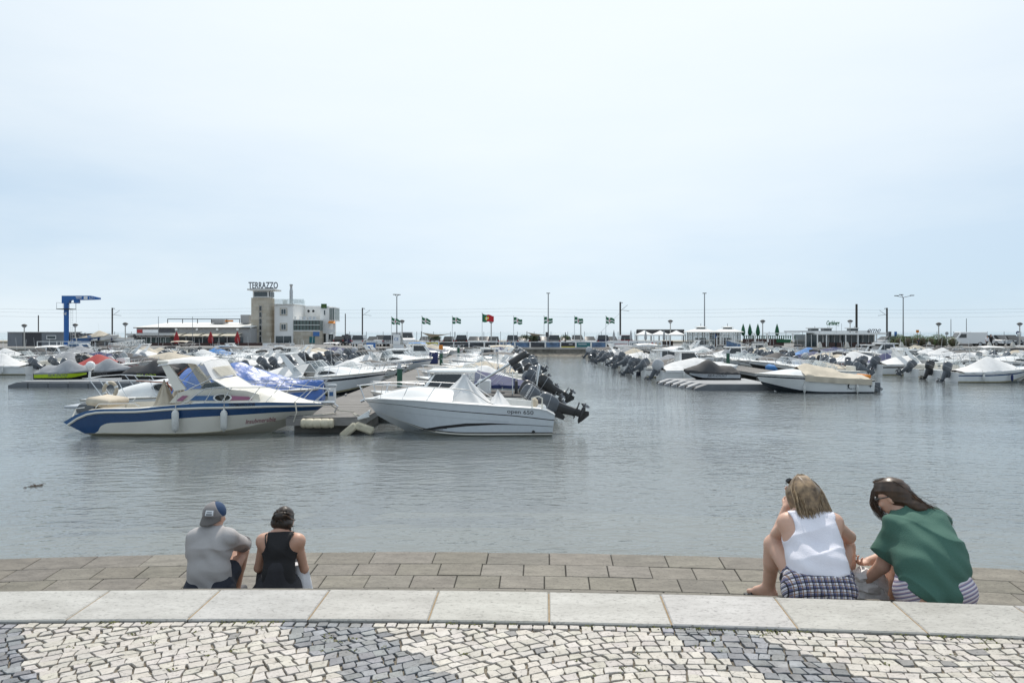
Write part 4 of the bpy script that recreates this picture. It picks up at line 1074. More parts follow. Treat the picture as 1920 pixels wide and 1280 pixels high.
mb = MB(); mb.bbox(-3.5, -.35, .0, -2.95, .35, .22, .05); mb.bbox(-3.75, -.1, -.05, -3.3, .1, .5, .04); mb.tube([(-2.95, .6, .55), (-3.6, .5, .1)], .03, 5); mb.tube([(-2.95, .45, .6), (-3.7, .4, .15)], .03, 5); mb.build('stern_drive', 'engine_grey', r, smooth=40)
mb = MB(); mb.bbox(-3.0, -.6, .72, -2.75, .6, .92, .04); mb.build('stern_locker', 'orange', r, smooth=40)
for fx in (-2.0, .7): q = h.surf(fx, .3, 1, .1); fender(r, fx, q.y, .22, .36, .07, (fx, q.y - .05, .8))
# ------------------------------------------------------------------ jet skis and their floating docks
def jetski(loc, rz, cov, hullm, label, text, panel=None, tm='lettering_grey'):
    r = empty('jet_ski', loc, rz, label, 'jet ski', 'covered jet skis')
    h = Hull(3.3, 1.15, [(0, .38), (.5, .42), (1, .55)], rake=.55, k=.15, full=2.4, sb=.95)
    h.mesh([(1, 0), (.5, 0), (0, 0)], (hullm, hullm, 'hull_black'), r, nt=14)
    h.cover(r, .02, .98, [(.02, .52), (.12, .78), (.35, .8), (.5, 1.12), (.58, 1.15), (.75, .85), (.98, .6)], cov, seed=len(label), fold=.03, over=.1, sharp=1.5)
    if panel:
        strip_on(h, r, [(-1.6, .34), (.6, .36), (1.3, .4)], [(-1.6, .1), (.6, .12), (1.3, .3)], panel, 'side_panel', n=12)
    for sg in (1, -1): text_on_hull('lettering', text, .2, tm, r, h, -.2, .25, sg, .3, .004, 1.3, 0, .016)
    return r
M('dock_grey', (.13, .14, .155), .6, var=.15, scale=2); M('dock_top', (.3, .31, .325), .6, var=.15, scale=2)
r = empty('floating_dock', (-23.6, 41.9, WATER), 0, 'long dark grey floating dock with the jet skis on it, left', 'floating dock')
for k in range(9):
    mb = MB(); x0 = -5.1 + k * 1.14
    if k == 0: mb.prism([(x0, -.9, -.1), (x0 + 1.1, -.9, -.1), (x0 + 1.1, -.9, .3), (x0 + .5, -.9, .3), (x0, -.9, .14)], (0, 4.2, 0))
    else: mb.bbox(x0, -.9, -.1, x0 + 1.12, 3.3, .3, .03)
    mb.build('dock_module', 'dock_grey', r)
mb = MB()
for k in range(5): mb.bbox(-4.5 + k * .02, -.7 + k * .82, .3, 5.0, -.1 + k * .82, .35, .02)
mb.build('dock_top', 'dock_top', r, smooth=40)
zj = WATER + .34
jetski((-26.8, 43.3, zj), 0, 'cover_grey', 'hull_black', 'covered jet ski with lime green side on the left floating dock', 'SEA-DOO', 'lime')
jetski((-25.4, 45.0, zj), 0, 'cover_grey', 'hull_black', 'dark jet ski with grey cover behind the lime green one', 'SEA-DOO')
jetski((-21.6, 43.4, zj), 0, 'cover_dark', 'hull_black', 'black covered jet ski with lime lettering beside the blue cruiser canopy', 'SEA-DOO', None, 'lime')
jetski((-20.6, 45.6, zj), 0, 'cover_dark', 'hull_black', 'black covered jet ski farthest back on the left floating dock', 'SEA-DOO')
r = empty('floating_dock', (12.0, 40.6, WATER), 0, 'pale ribbed floating jet ski dock beside the covered speedboat', 'floating dock')
for k in range(6):
    mb = MB(); y0 = -1.6 + k * .85; x0 = -2.1 - k * .22
    mb.prism([(x0, y0, -.1), (2.2, y0, -.1), (2.2, y0, .34), (x0 + .7, y0, .34), (x0, y0, .1)], (0, .76, 0)); mod = mb.build('dock_module', 'dock_top' if k else 'dock_grey', r)
    mb = MB(); mb.ball((x0 + .06, y0 + .38, .1), .11, 8, 6); mb.build('roller', 'black_plastic', mod, smooth=60)
jetski((11.9, 43.1, zj), PI, 'cover_dark', 'hull_black', 'black covered jet ski on the pale floating dock by the speedboat', 'SEA-DOO', 'gel_grey')
# ------------------------------------------------------------------ rows of moored boats
ORD = ['nearest', 'second', 'third', 'fourth', 'fifth', 'sixth', 'seventh', 'eighth', 'ninth', 'tenth', 'eleventh', 'twelfth', 'thirteenth', 'fourteenth', 'fifteenth', 'sixteenth', 'seventeenth', 'eighteenth', 'nineteenth', 'twentieth', 'twenty-first', 'twenty-second', 'twenty-third', 'twenty-fourth', 'twenty-fifth', 'twenty-sixth']
KINDS = {'tent': ('motorboat under a peaked {c} cover', 'cover_white'), 'ridge': ('motorboat under a long {c} cover', 'cover_grey'), 'open': ('open motorboat with a windshield', None), 'pilot': ('motorboat with a wheelhouse', None),
         'console': ('motorboat with a {c} sun top', 'cover_navy'), 'folded': ('motorboat with a {c} cockpit cover', 'cover_beige'), 'rib': ('inflatable boat with {c} tubes', 'cover_grey'), 'cruiser': ('cruiser with a radar arch', None), 'dinghy': ('small open boat', None)}
CN = {'cover_white': 'white', 'cover_beige': 'beige', 'cover_grey': 'grey', 'cover_dark': 'black', 'cover_navy': 'navy', 'cover_blue': 'blue', 'cover_red': 'red'}
rb = random.Random(21)
def moor(kind, x, y, rz, where, idx, cov=None, hullc=None, eng=None, sc=1.0, cruise=None):
    e = globals()['mk_' + kind](); root, used = e
    o = root if not used else copy_tree(root); e[1] = True
    o.location = (x, y, WATER + rb.uniform(-.03, .02)); o.rotation_euler.z = rz + R(rb.uniform(-3.5, 3.5)); o.scale = (sc * rb.uniform(.94, 1.06), sc, sc * rb.uniform(.94, 1.05))
    for ch in o.children:
        if ch.type == 'MESH' and ch.data.name in HINGE:
            hg = HINGE[ch.data.name]; ch.matrix_local = Matrix.Translation(hg) @ Matrix.Rotation(R(rb.uniform(-14, 14)), 4, 'Z') @ Matrix.Rotation(R(rb.choice((-40, -22, -8, 0, 4)) + rb.uniform(-5, 5)), 4, 'Y') @ Matrix.Translation(-hg)
    txt, base = KINDS[kind]; sw = {}
    if base and cov and cov != base: sw[base] = cov
    if hullc: sw['hull_navy'] = hullc; sw['hull_blue'] = hullc
    if eng: sw['engine_black'] = eng
    if sw: remat(o, sw)
    lab = 'white ' + txt.format(c=CN.get(cov or base, 'pale')) if kind != 'rib' else txt.format(c=CN.get(cov or base, 'grey'))
    tag(o, '%s, %s %s' % (lab, ORD[idx], where), 'boat', 'boats moored ' + where)
    return o
def row(where, x, y0, y1, rz, step=2.62, kinds=None, skip=(), jit=.3, first=None):
    y = y0; i = 0; first = first or []
    while y < y1:
        if i < len(first): k, cov, hc = first[i]
        else:
            k = rb.choices(['tent', 'ridge', 'open', 'pilot', 'console', 'folded', 'rib', 'cruiser', 'dinghy'], [5, 3, 4, 2, 2.2, 4, 1.2, 3, 1])[0]
            cov = rb.choices(['cover_white', 'cover_beige', 'cover_grey', 'cover_dark', 'cover_navy', 'cover_blue'], [6, 4, 2.5, 3, 1.6, .8])[0]
            hc = rb.choice(['hull_navy', 'hull_blue', 'stripe_red', 'gel_grey', 'gel_white', 'gel_white', 'hull_black'])
        if k == 'rib' and cov in ('cover_white', 'cover_beige'): cov = 'cover_grey'
        moor(k, x + rb.uniform(-jit, jit), y, rz, where, i, cov, hc, rb.choice([None, None, None, 'engine_grey']), rb.uniform(.93, 1.07))
        y += step * rb.uniform(.88, 1.1); i += 1
    return i
row('left of the central pontoon', -9.7, 37.2, 91, 0, first=[('cruiser', None, 'hull_navy'), ('ridge', 'cover_beige', 'gel_white'), ('open', None, 'hull_navy'), ('tent', 'cover_white', 'gel_white'), ('folded', 'cover_beige', 'hull_navy')])
row('right of the central pontoon', -1.8, 33.8, 91, PI, first=[('folded', 'cover_navy', 'gel_white'), ('tent', 'cover_white', 'gel_white'), ('open', None, 'gel_white'), ('console', 'cover_dark', 'gel_white')])
row('right of the jet ski pontoon', -21.2, 50.5, 88, PI, first=[('open', None, 'hull_blue'), ('console', 'cover_dark', 'gel_white')])
row('left of the jet ski pontoon', -29.4, 52.0, 88, 0, first=[('tent', 'cover_red', 'stripe_red')])
row('at the far left pontoon', -38.8, 54.0, 88, PI, first=[('tent', 'cover_white', 'gel_white'), ('open', None, 'gel_white')])
row('beyond the far left pontoon', -47.8, 58.0, 86, 0)
row('right of the open water', 12.2, 48.0, 91, 0, first=[('ridge', 'cover_white', 'gel_white'), ('pilot', None, 'hull_navy'), ('folded', 'cover_dark', 'hull_navy')])
row('behind the covered speedboat', 21.1, 48.5, 91, PI, first=[('open', None, 'gel_white'), ('folded', 'cover_beige', 'hull_black')])
row('at the far right pontoon', 30.8, 46.0, 91, 0, first=[('tent', 'cover_white', 'hull_blue'), ('console', 'cover_dark', 'gel_white'), ('open', None, 'gel_white'), ('cruiser', None, 'hull_black'), ('pilot', None, 'hull_blue')])
row('beyond the far right pontoon', 39.4, 56.0, 91, PI)
row('in the right corner by the quay', 50.0, 68.0, 91, 0)
# ------------------------------------------------------------------ far quay and land
LZ = -.42; QY = 97.0
mb = MB(); mb.box(-160, QY, -6, 190, 150, LZ); tag(mb.build('far_quay_ground', 'asphalt_far'), kind='structure')
mb = MB(); mb.box(-160, QY - .5, -6, 190, QY - .004, LZ - .22)
tag(mb.build('quay_wall', 'quay_stone'), 'rough grey stone quay wall along the far side of the basin', 'wall')
mb = MB()
for k in range(70): mb.box(-160 + k * 5, QY - .62, LZ - .215, -160 + k * 5 + 4.97, QY + .5, LZ + .03)
o = mb.build('coping', 'quay_concrete', bpy.data.objects['quay_wall']); o["kind"] = "stuff"
rk = random.Random(4); mb = MB()
for k in range(900):
    x = rk.uniform(-16, 22); q = rk.random(); y = QY - .5 - 2.4 * q; z = LZ - .7 - 1.0 * q - .1; s = rk.uniform(.12, .3)
    T = Euler((rk.uniform(0, 6), rk.uniform(0, 6), 0)).to_matrix()
    mb.ball((x, y, z), (s, s * rk.uniform(.6, 1), s * rk.uniform(.5, .9)), 5, 4, 0, T)
mb.grid([[(-17, QY - .5, LZ - .6), (23, QY - .5, LZ - .6)], [(-17, QY - 3.2, -1.9), (23, QY - 3.2, -1.9)]])
tag(mb.build('rubble', 'rubble', fix=False), 'dark rubble stones at the foot of the far quay wall', kind='stuff')
mb = MB(); mb.box(-200, 134, LZ - .3, 220, 149, LZ + .45); tag(mb.build('railway_embankment', 'sand_far'), kind='structure')
M('white_wall', (.78, .775, .76), .7, var=.08, scale=.5); M('white_frame', (.75, .75, .74), .5, var=.04)
m = M('tower_stone', (.36, .32, .25), .85, var=0); n, l, b = nodes(m)
tc = n.new("ShaderNodeTexCoord"); mp = n.new("ShaderNodeMapping"); mp.inputs['Rotation'].default_value = (R(90), 0, 0); l.new(tc.outputs['Object'], mp.inputs[0])
br = n.new("ShaderNodeTexBrick"); br.inputs['Scale'].default_value = 1.0; br.inputs['Brick Width'].default_value = .9; br.inputs['Row Height'].default_value = .55; br.inputs['Mortar Size'].default_value = .012
br.inputs['Color1'].default_value = (.56, .51, .43, 1); br.inputs['Color2'].default_value = (.43, .37, .28, 1); br.inputs['Mortar'].default_value = (.36, .33, .28, 1); br.inputs['Bias'].default_value = -.2
l.new(mp.outputs[0], br.inputs['Vector'])
vo = n.new("ShaderNodeTexNoise"); vo.inputs['Scale'].default_value = .9; l.new(mp.outputs[0], vo.inputs['Vector'])
mx_ = n.new("ShaderNodeMix"); mx_.data_type = 'RGBA'; mx_.blend_type = 'MULTIPLY'; mx_.inputs[0].default_value = .25; l.new(br.outputs[0], mx_.inputs[6]); l.new(vo.outputs['Fac'], mx_.inputs[7]); l.new(mx_.outputs[2], b.inputs['Base Color'])
M('roof_pale', (.62, .62, .6), .6, var=.06); M('awning_cream', (.6, .54, .43), .8); M('brown_fence', (.06, .032, .028), .7, var=.2); M('grey_wall', (.36, .36, .36), .8, var=.1)
M('crane_blue', (.012, .11, .36), .4, var=.08); M('container_grey', (.26, .275, .3), .6, var=.1, scale=.8); M('container_dark', (.09, .09, .1), .7, var=.15); M('wood_brown', (.12, .06, .035), .7, var=.25)
M('parasol_red', (.3, .02, .025), .8); M('parasol_green', (.015, .1, .045), .8); M('parasol_grey', (.4, .41, .42), .8); M('canopy_white', (.76, .76, .75), .75, var=.04)
M('pole_dark', (.035, .033, .03), .7); M('pole_grey', (.25, .26, .27), .5, metal=.4); M('flag_green', (.02, .14, .07), .8); M('flag_white', (.75, .75, .75), .8); M('flag_red', (.5, .02, .03), .8); M('flag_yellow', (.7, .5, .03), .8)
M('sign_blue', (.05, .16, .42), .5); M('sign_white', (.72, .73, .74), .5, var=.03); M('yellow', (.6, .5, .02), .5); M('brochure_dark', (.03, .035, .045), .4, var=.8, scale=2); M('brochure_blue', (.09, .16, .28), .4, var=.6, scale=1.5); M('teal', (.02, .14, .16), .5)
M('leaf', (.07, .12, .025), .7, var=.4, scale=2); M('leaf_dark', (.04, .075, .025), .7, var=.4, scale=2); M('bark', (.1, .07, .05), .9); M('concrete_pale', (.5, .49, .46), .85, var=.12, scale=3)
def pbox(mb, a, b, c, d, Y, dp, m=0): return mb.box(XA(a, Y), Y, ZA(d, Y), XA(c, Y), Y + dp, ZA(b, Y), m)
def thing(name, label, cat, group=None, loc=(0, 0, 0)): return empty(name, loc, 0, label, cat, group)
def part(name, mat, parent, rects, Y, dp, smooth=None):
    mb = MB()
    for q in rects: pbox(mb, *q, Y, dp)
    return mb.build(name, mat, parent)
def window(parent, a, b, c, d, Y, fr='white_frame', gl='window_glass', t=.8, mull=1, sill=None):
    # frame 6 cm proud, recessed pane
    mb = MB(); s = t
    pbox(mb, a, b, c, b + s, Y - .08, .1); pbox(mb, a, d - s, c, d, Y - .08, .1); pbox(mb, a, b + s, a + s, d - s, Y - .08, .1); pbox(mb, c - s, b + s, c, d - s, Y - .08, .1)
    for k in range(1, mull + 1):
        x = lerp(a, c, k / (mull + 1)); pbox(mb, x - .25, b + s, x + .25, d - s, Y - .06, .07)
    w = mb.build('window', fr, parent)
    mb = MB(); pbox(mb, a + s * .7, b + s * .7, c - s * .7, d - s * .7, Y - .03, .02); mb.build('pane', gl, w)
    return w
# --- tower building with the rooftop sign
B = thing('restaurant_building', 'white three storey building with stone tower and large rooftop letters', 'building')
Y = 124.0
tw = part('tower', 'tower_stone', B, [(471, 558, 504, 646)], Y, 3.0)
for k, (a, b) in enumerate([(573, 583), (585, 595), (597, 608), (609, 619), (621, 629), (630, 642)]): window(tw, 485.6, a, 490.6, b, Y, 'grey_wall', 'glass_dark', .6, 0)
lt = part('lookout', 'white_frame', B, [(474, 544.5, 503.5, 557.8)], Y + .2, 2.6)
window(lt, 475.5, 546, 502, 556.5, Y + .19, 'white_frame', 'window_glass', .7, 0)
mb = MB(); X1 = XA(504, Y) - .01
for k in range(3): mb.box(X1, Y + .5 + k * .8, ZA(556, Y), X1 + .05, Y + 1.15 + k * .8, ZA(546.5, Y))
mb.build('side_window', 'window_glass', lt)
mb = MB(); mb.box(XA(466, Y), Y - .7, ZA(544.4, Y), XA(515, Y), Y + 3.6, ZA(541.6, Y)); rf = mb.build('flat_roof', 'roof_pale', B)
text_mesh('sign_letters', 'TERRAZZO', 1.55, 'lettering_grey', B, FRONT(XA(495.2, Y), Y - .4, ZA(535.8, Y)), 0, .06, .03, .62, 1.05)
mb = MB(); mb.bar((XA(470, Y), Y - .3, ZA(541, Y)), (XA(520, Y), Y - .3, ZA(541, Y)), .06, .06); mb.bar((XA(470, Y), Y - .3, ZA(531, Y)), (XA(520, Y), Y - .3, ZA(531, Y)), .03, .03); mb.build('sign_frame', 'pole_grey', B)
Y = 125.2
mbk = part('main_block', 'white_wall', B, [(514.6, 571, 549, 646)], Y, 7)
part('cornice', 'roof_pale', B, [(514, 569.4, 550, 571.4)], Y - .25, 7.4)
for a, b in ((578, 590.5), (606.5, 619)):
    mb = MB(); pbox(mb, 524.5, a - 1, 538.5, b + 1, Y - .05, .06); mb.build('window_surround', 'tower_stone', mbk); window(mbk, 526.5, a + .8, 536.5, b - .8, Y - .06, 'white_frame', 'window_glass', .8, 1)
part('shopfront', 'window_glass', B, [(517, 630, 531, 643), (532, 630, 546, 643)], Y - .06, .05)
mb = MB(); g0 = Y - .2
pbox(mb, 514.5, 560.5, 570, 569, g0, .03); mb.box(XA(550, Y), Y, ZA(569, Y), XA(550, Y) + .03, Y + 7, ZA(560.5, Y)); mb.build('glass_balustrade', 'glass_clear', B)
mb = MB(); mb.lathe([(.3, ZA(570, 128)), (.3, ZA(545, 128)), (.24, ZA(543, 128)), (.2, ZA(537, 128)), (.3, ZA(535, 128)), (.3, ZA(533, 128))], (XA(546, 128), 128, 0), 12); mb.build('chimney', 'galv', B, smooth=40)
part('air_conditioner', 'white_frame', B, [(530, 562, 537, 569.2)], Y + 1, .6)
Y = 125.6
an = part('annex', 'tower_stone', B, [(549.6, 620, 599, 648)], Y, 6)
mb = MB(); pbox(mb, 549.5, 600, 598.6, 619.6, Y + .05, 5); ga = mb.build('gallery', 'window_green', B)
for k in range(9): mb = MB(); x = 549.4 + k * 6.12; pbox(mb, x - .45, 600, x + .45, 619.6, Y - .02, .08); mb.build('mullion', 'pole_dark', ga)
mb = MB(); pbox(mb, 549, 598.8, 599, 600.6, Y - .06, 5.3); pbox(mb, 549, 608.6, 599, 609.6, Y - .04, .1); pbox(mb, 549, 619, 599, 620.6, Y - .05, .2); mb.build('gallery_frame', 'white_frame', ga)
for x in (553, 564, 570.5, 581, 589): mb = MB(); pbox(mb, x - 2.6, 593.5, x + 2.6, 598.8, Y + .6, .5); mb.build('air_conditioner', 'gel_grey' if x > 570 else 'white_frame', B)
part('panel_sign', 'sign_blue', B, [(587, 622, 599, 630)], Y - .1, .05); part('poster', 'teal', B, [(580, 631, 590, 643)], Y - .08, .04)
Y = 132.0
ub = part('upper_block', 'white_wall', B, [(570.5, 573.5, 600.5, 600)], Y, 4)
for x in (578.6, 587.6):
    mb = MB(); c = Vector((XA(x, Y), Y - .06, ZA(583, Y))); rg = lambda r_, o: [c + Vector((r_ * cos(2 * PI * k / 16), o, r_ * sin(2 * PI * k / 16))) for k in range(16)]
    mb.grid([rg(.32, .06), rg(.32, 0), rg(.24, 0), rg(.24, .03)], closev=True); w_ = mb.build('round_window', 'white_frame', ub); mb = MB(); mb.poly(rg(.25, .03)); mb.build('pane', 'glass_dark', w_)
Y = 128.0
rb_ = part('right_block', 'white_wall', B, [(600.3, 574, 617, 625)], Y, 5)
window(rb_, 606.5, 581, 610.5, 591, Y, 'white_frame', 'window_glass', .7, 0)
part('balcony_floor', 'white_wall', B, [(616.8, 600, 627.5, 602), (616.8, 576, 627, 577.5)], Y, 4)
part('balcony_glazing', 'window_green', B, [(617.2, 578, 627, 600)], Y + .06, 3.8)
for k in range(4): x = 617.4 + k * 3.2; part('balcony_post', 'white_frame', B, [(x - .3, 577, x + .3, 600)], Y - .04, .08)
mb = MB(); mb.prism([(XA(617, Y), Y - .9, ZA(605.6, Y)), (XA(631, Y), Y - .9, ZA(607, Y)), (XA(628, Y), Y, ZA(602, Y)), (XA(617, Y), Y, ZA(602, Y))], (0, 0, .06)); mb.build('awning', 'orange', B)
part('pillar', 'white_wall', B, [(600.5, 625, 604, 646), (611, 625, 615, 646), (625, 602, 628, 646)], Y, .6)
part('ground_glazing', 'window_glass', B, [(604, 626, 611, 645), (615, 626, 625, 645)], Y + .7, .05); part('fascia', 'sign_white', B, [(600.5, 616.5, 614, 625), (614.5, 617, 628, 624)], Y - .08, .05)
mb = MB(); pbox(mb, 602, 569.5, 612.5, 577.5, Y - .2, .08); gs = mb.build('roof_sign', 'parasol_green', B); mb = MB(); pbox(mb, 603, 571, 611.5, 576, Y - .23, .02); mb.build('panel', 'leaf', gs)
# --- low restaurant with awnings
L = thing('low_restaurant', 'long low restaurant with pale roof and cream awnings left of the stone tower', 'building')
Y = 121.0
mb = MB(); za, zb = ZA(613.6, Y), ZA(613.6, Y) + .75
mb.prism([(XA(252, Y), Y - .4, za), (XA(470.5, Y), Y - .4, za), (XA(470.5, Y), Y - .4, za - .12), (XA(252, Y), Y - .4, za - .12)], (0, 0, .001))
mb.add([(XA(252, Y), Y - .4, za), (XA(470.5, Y), Y - .4, za), (XA(470.5, Y), Y + 9, zb + .2), (XA(268, Y), Y + 9, zb + .2), (XA(252, Y), Y - .4, za - .13), (XA(470.5, Y), Y - .4, za - .13), (XA(470.5, Y), Y + 9, zb), (XA(268, Y), Y + 9, zb)], [(0, 1, 2, 3), (4, 7, 6, 5), (0, 4, 5, 1), (1, 5, 6, 2), (2, 6, 7, 3), (3, 7, 4, 0)])
mb.build('roof', 'roof_pale', L, fix=False)
part('wall', 'grey_wall', L, [(256, 614.8, 470, 648)], Y, 8)
part('dark_panel', 'container_dark', L, [(298, 615.5, 328, 623)], Y - .05, .05)
for x in (330, 369, 407, 445): part('lamp_box', 'white_frame', L, [(x - 2, 614.5, x + 2, 619.5)], Y - .3, .3)
part('fascia', 'sign_white', L, [(267.5, 618, 296, 624)], Y - 1.2, .12); part('fascia', 'stripe_red', L, [(257, 618, 267, 624)], Y - 1.2, .12)
kio = part('kiosk_roof', 'roof_pale', L, [(235, 625, 322, 628.5)], Y - 3, 4)
part('kiosk_wall', 'grey_wall', L, [(238.5, 628.6, 318, 648)], Y - 1.6, 1.5)
for k in range(9):
    x = 239 + k * 8.9; w_ = part('glazing', 'window_green', L, [(x + .5, 633, x + 8.2, 643)], Y - 1.68, .05); part('post', 'white_frame', w_, [(x - .5, 628.6, x + .5, 648)], Y - 1.8, .15); part('transom_sign', 'sign_white', w_, [(x + 1, 629, x + 7.8, 632)], Y - 1.72, .04)
for k in range(4):
    a = 317 + k * 34.8; mb = MB()
    mb.prism([(XA(a + 4, Y), Y, ZA(624.5, Y)), (XA(a + 33, Y), Y, ZA(624.5, Y)), (XA(a + 30, Y), Y - 2.2, ZA(629.5, Y)), (XA(a, Y), Y - 2.2, ZA(629.5, Y))], (0, 0, .05))
    pbox(mb, a, 629.2, a + 30, 631, Y - 2.24, .05); mb.build('awning', 'awning_cream', L)
for k in range(9):
    x = 318 + k * 15.4; w_ = part('glazing', 'window_glass', L, [(x + .8, 631.5, x + 14.6, 643)], Y - .06, .05); part('post', 'white_frame', w_, [(x - .7, 630, x + .7, 648)], Y - .14, .12)
part('pergola_beam', 'pole_dark', L, [(314, 597.3, 450, 598.6)], Y + 5, .15)
for x in (314, 342, 370, 396, 425, 449): part('pergola_post', 'pole_dark', L, [(x - .4, 598, x + .4, 606)], Y + 5, .15)
part('rooftop_cabin', 'grey_wall', L, [(396, 599, 420, 606), (451, 590, 467, 606)], Y + 5.5, 2); part('solar_panel', 'orange', L, [(422, 600, 437, 603)], Y + 5, .1)
T_ = thing('terrace_fence', 'dark brown terrace fence in front of the low restaurant', 'fence')
for k in range(15): part('fence_panel', 'brown_fence', T_, [(282 + k * 14, 642.5, 282 + k * 14 + 13.8, 652.5)], 112, .08)
T_ = thing('advertising_fence', 'white and navy advertising panels on the fence right of the brown terrace fence', 'fence')
for a, b, m_ in ((493, 520, 'sign_white'), (521, 533, 'brochure_blue'), (534, 552, 'sign_white')): part('panel', m_, T_, [(a, 643, b, 652)], 111.5, .06)
part('print_mark', 'lettering_grey', T_, [(505, 645.2, 508, 646.8)], 111.45, .03); part('print_mark', 'lettering_grey', T_, [(503.5, 650, 510.5, 650.6)], 111.45, .03); part('print_mark', 'lettering_grey', T_, [(536, 647.4, 543, 648.5)], 111.45, .03)
def closed_parasol(px, top, base, Y, mat, label, grp, r=.42):
    z0, z1 = ZA(base, Y), ZA(top, Y); o = empty('parasol', (XA(px, Y), Y, z0), 0, label, 'parasol', grp); H = z1 - z0
    mb = MB(); mb.tube([(0, 0, 0), (0, 0, H)], .035, 6); mb.build('pole', 'pole_grey', o)
    mb = MB(); rows = []
    for q, rr in ((.3, .3), (.34, .75), (.5, 1), (.75, .7), (.95, .25), (1.03, .05)):
        rows.append([Vector((r * rr * (1 + .22 * sin(k * PI)) * cos(2 * PI * k / 16) * (.85 + .15 * (k % 2)), r * rr * sin(2 * PI * k / 16) * (.85 + .15 * (k % 2)), H * q)) for k in range(16)])
    mb.grid(rows, closev=True); mb.build('canopy', mat, o, smooth=50)
for k, x in enumerate((331, 395, 445)): closed_parasol(x, 622, 653, 111, 'parasol_red', ['leftmost', 'middle', 'rightmost'][k] + ' closed red parasol on the restaurant terrace', 'closed red parasols')
def pole(name, px, top, Y, r, mat, label, cat, grp=None, base=None, taper=.7):
    z0 = LZ if base is None else base; z1 = ZA(top, Y); o = empty(name, (XA(px, Y), Y, z0), 0, label, cat, grp)
    mb = MB(); mb.tube([(0, 0, 0), (0, 0, (z1 - z0) * .5), (0, 0, z1 - z0)], [r, r * (1 + taper) / 2, r * taper], 8); mb.build('shaft', mat, o, smooth=50)
    return o, z1 - z0
for k, (x, t) in enumerate(((297, 594), (361, 594))): 
    o, H = pole('flagpole', x, t, 110, .05, 'pole_grey', ['left', 'right'][k] + ' bare grey flagpole in front of the low restaurant', 'pole', 'bare flagpoles'); mb = MB(); mb.ball((0, 0, H), .07, 8, 6); mb.build('finial', 'steel', o)
# --- left: container hut, crane, gate, gangway
H_ = thing('container_hut', 'grey corrugated container hut with a small white window at far left', 'hut')
for a, c, m_ in ((14, 42, 'container_grey'), (42.2, 78, 'container_dark'), (78.2, 121, 'container_grey'), (121.2, 170, 'container_dark')):
    w_ = part('wall_panel', m_, H_, [(a, 623 + (2 if a > 120 else 0), c, 649)], 108, 4)
    mb = MB(); x = a + .6
    while x < c - .6: pbox(mb, x, 624.5 + (2 if a > 120 else 0), x + .8, 648, 107.95, .06); x += 2.1
    o = mb.build('corrugation', m_, w_); o["kind"] = "stuff"
window(H_, 87, 628.5, 105, 636, 107.9, 'white_frame', 'window_glass', 1.2, 0)
part('roof_edge', 'roof_pale', H_, [(13.5, 621.8, 121.5, 623.2)], 107.8, 4.4)
C = thing('harbour_crane', 'tall blue slewing harbour crane with white lettering', 'crane'); Y = 103.0; cx = XA(124.5, Y); sc = Y / F
mb = MB(); mb.tube([(cx, Y, LZ), (cx, Y, ZA(566, Y))], .33, 16); mb.build('column', 'crane_blue', C, smooth=40)
mb = MB(); z0 = ZA(563.5, Y); z1 = ZA(554.5, Y)
mb.prism([(cx - .5, Y - .3, z0 - .4), (cx + .45, Y - .3, z0 - .4), (cx + .6, Y - .3, z0 + .05), (XA(176, Y), Y - .3, ZA(562, Y)), (XA(187, Y), Y - .3, ZA(561.5, Y)), (XA(187, Y), Y - .3, ZA(558, Y)), (XA(172, Y), Y - .3, z1), (cx - .5, Y - .3, z1)], (0, .6, 0)); jib = mb.build('jib', 'crane_blue', C)
text_mesh('lettering', '6,3 t', .42, 'lettering_white', jib, FRONT(XA(174.5, Y), Y - .31, ZA(558.7, Y))); part('print_mark', 'lettering_white', jib, [(142, 556.3, 153, 557.6)], Y - .32, .02); part('print_mark', 'lettering_white', jib, [(143, 559, 153, 559.8)], Y - .32, .02)
mb = MB(); pbox(mb, 157, 555.5, 164, 561, Y - .32, .02); mb.build('notice', 'sign_white', jib)
text_mesh('lettering', 'H', .6, 'lettering_white', C, FRONT(cx, Y - .36, ZA(588.5, Y)), 0, .01, .02)
mb = MB(); mb.bbox(XA(140, Y), Y - .3, ZA(568.5, Y), XA(149, Y), Y + .3, ZA(562.5, Y), .08); tr_ = mb.build('trolley', 'crane_blue', C, smooth=40)
mb = MB(); mb.tube([(XA(143, Y), Y, ZA(568, Y)), (XA(143, Y), Y, ZA(605, Y))], .012, 4); mb.build('hoist_cable', 'pole_dark', tr_)
mb = MB(); zp = ZA(580, Y); mb.box(cx - .95, Y - .8, zp, cx + .9, Y + .8, zp + .1); pf = mb.build('platform', 'pole_dark', C)
mb = MB()
for q in (-.93, .88):
    mb.tube([(cx + q, Y - .75, zp), (cx + q, Y - .75, zp + .95), (cx + q, Y + .75, zp + .95), (cx + q, Y + .75, zp)], .025, 5)
mb.tube([(cx - .93, Y + .75, zp + .95), (cx + .88, Y + .75, zp + .95)], .025, 5); mb.build('guard_rail', 'pole_grey', pf)
mb = MB()
for q in (.62, .92): mb.tube([(cx + q, Y, LZ), (cx + q, Y, zp)], .02, 4)
z = LZ + .3
while z < zp: mb.tube([(cx + .62, Y, z), (cx + .92, Y, z)], .015, 4); z += .35
mb.build('ladder', 'white_frame', C)
Gt = thing('gate_enclosure', 'white framed gate enclosure with blue and white notice board by the left quay', 'gate'); Y = 96.2
for x in (69.5, 92, 106, 113.5, 117, 128, 152): part('post', 'white_frame', Gt, [(x - .6, 640, x + .6, 664)], Y, .09)
part('rail', 'white_frame', Gt, [(69, 639.6, 152, 640.8), (69, 651, 152, 652)], Y - .02, .05); part('rail', 'white_frame', Gt, [(106, 661, 152, 662)], Y - .02, .05)
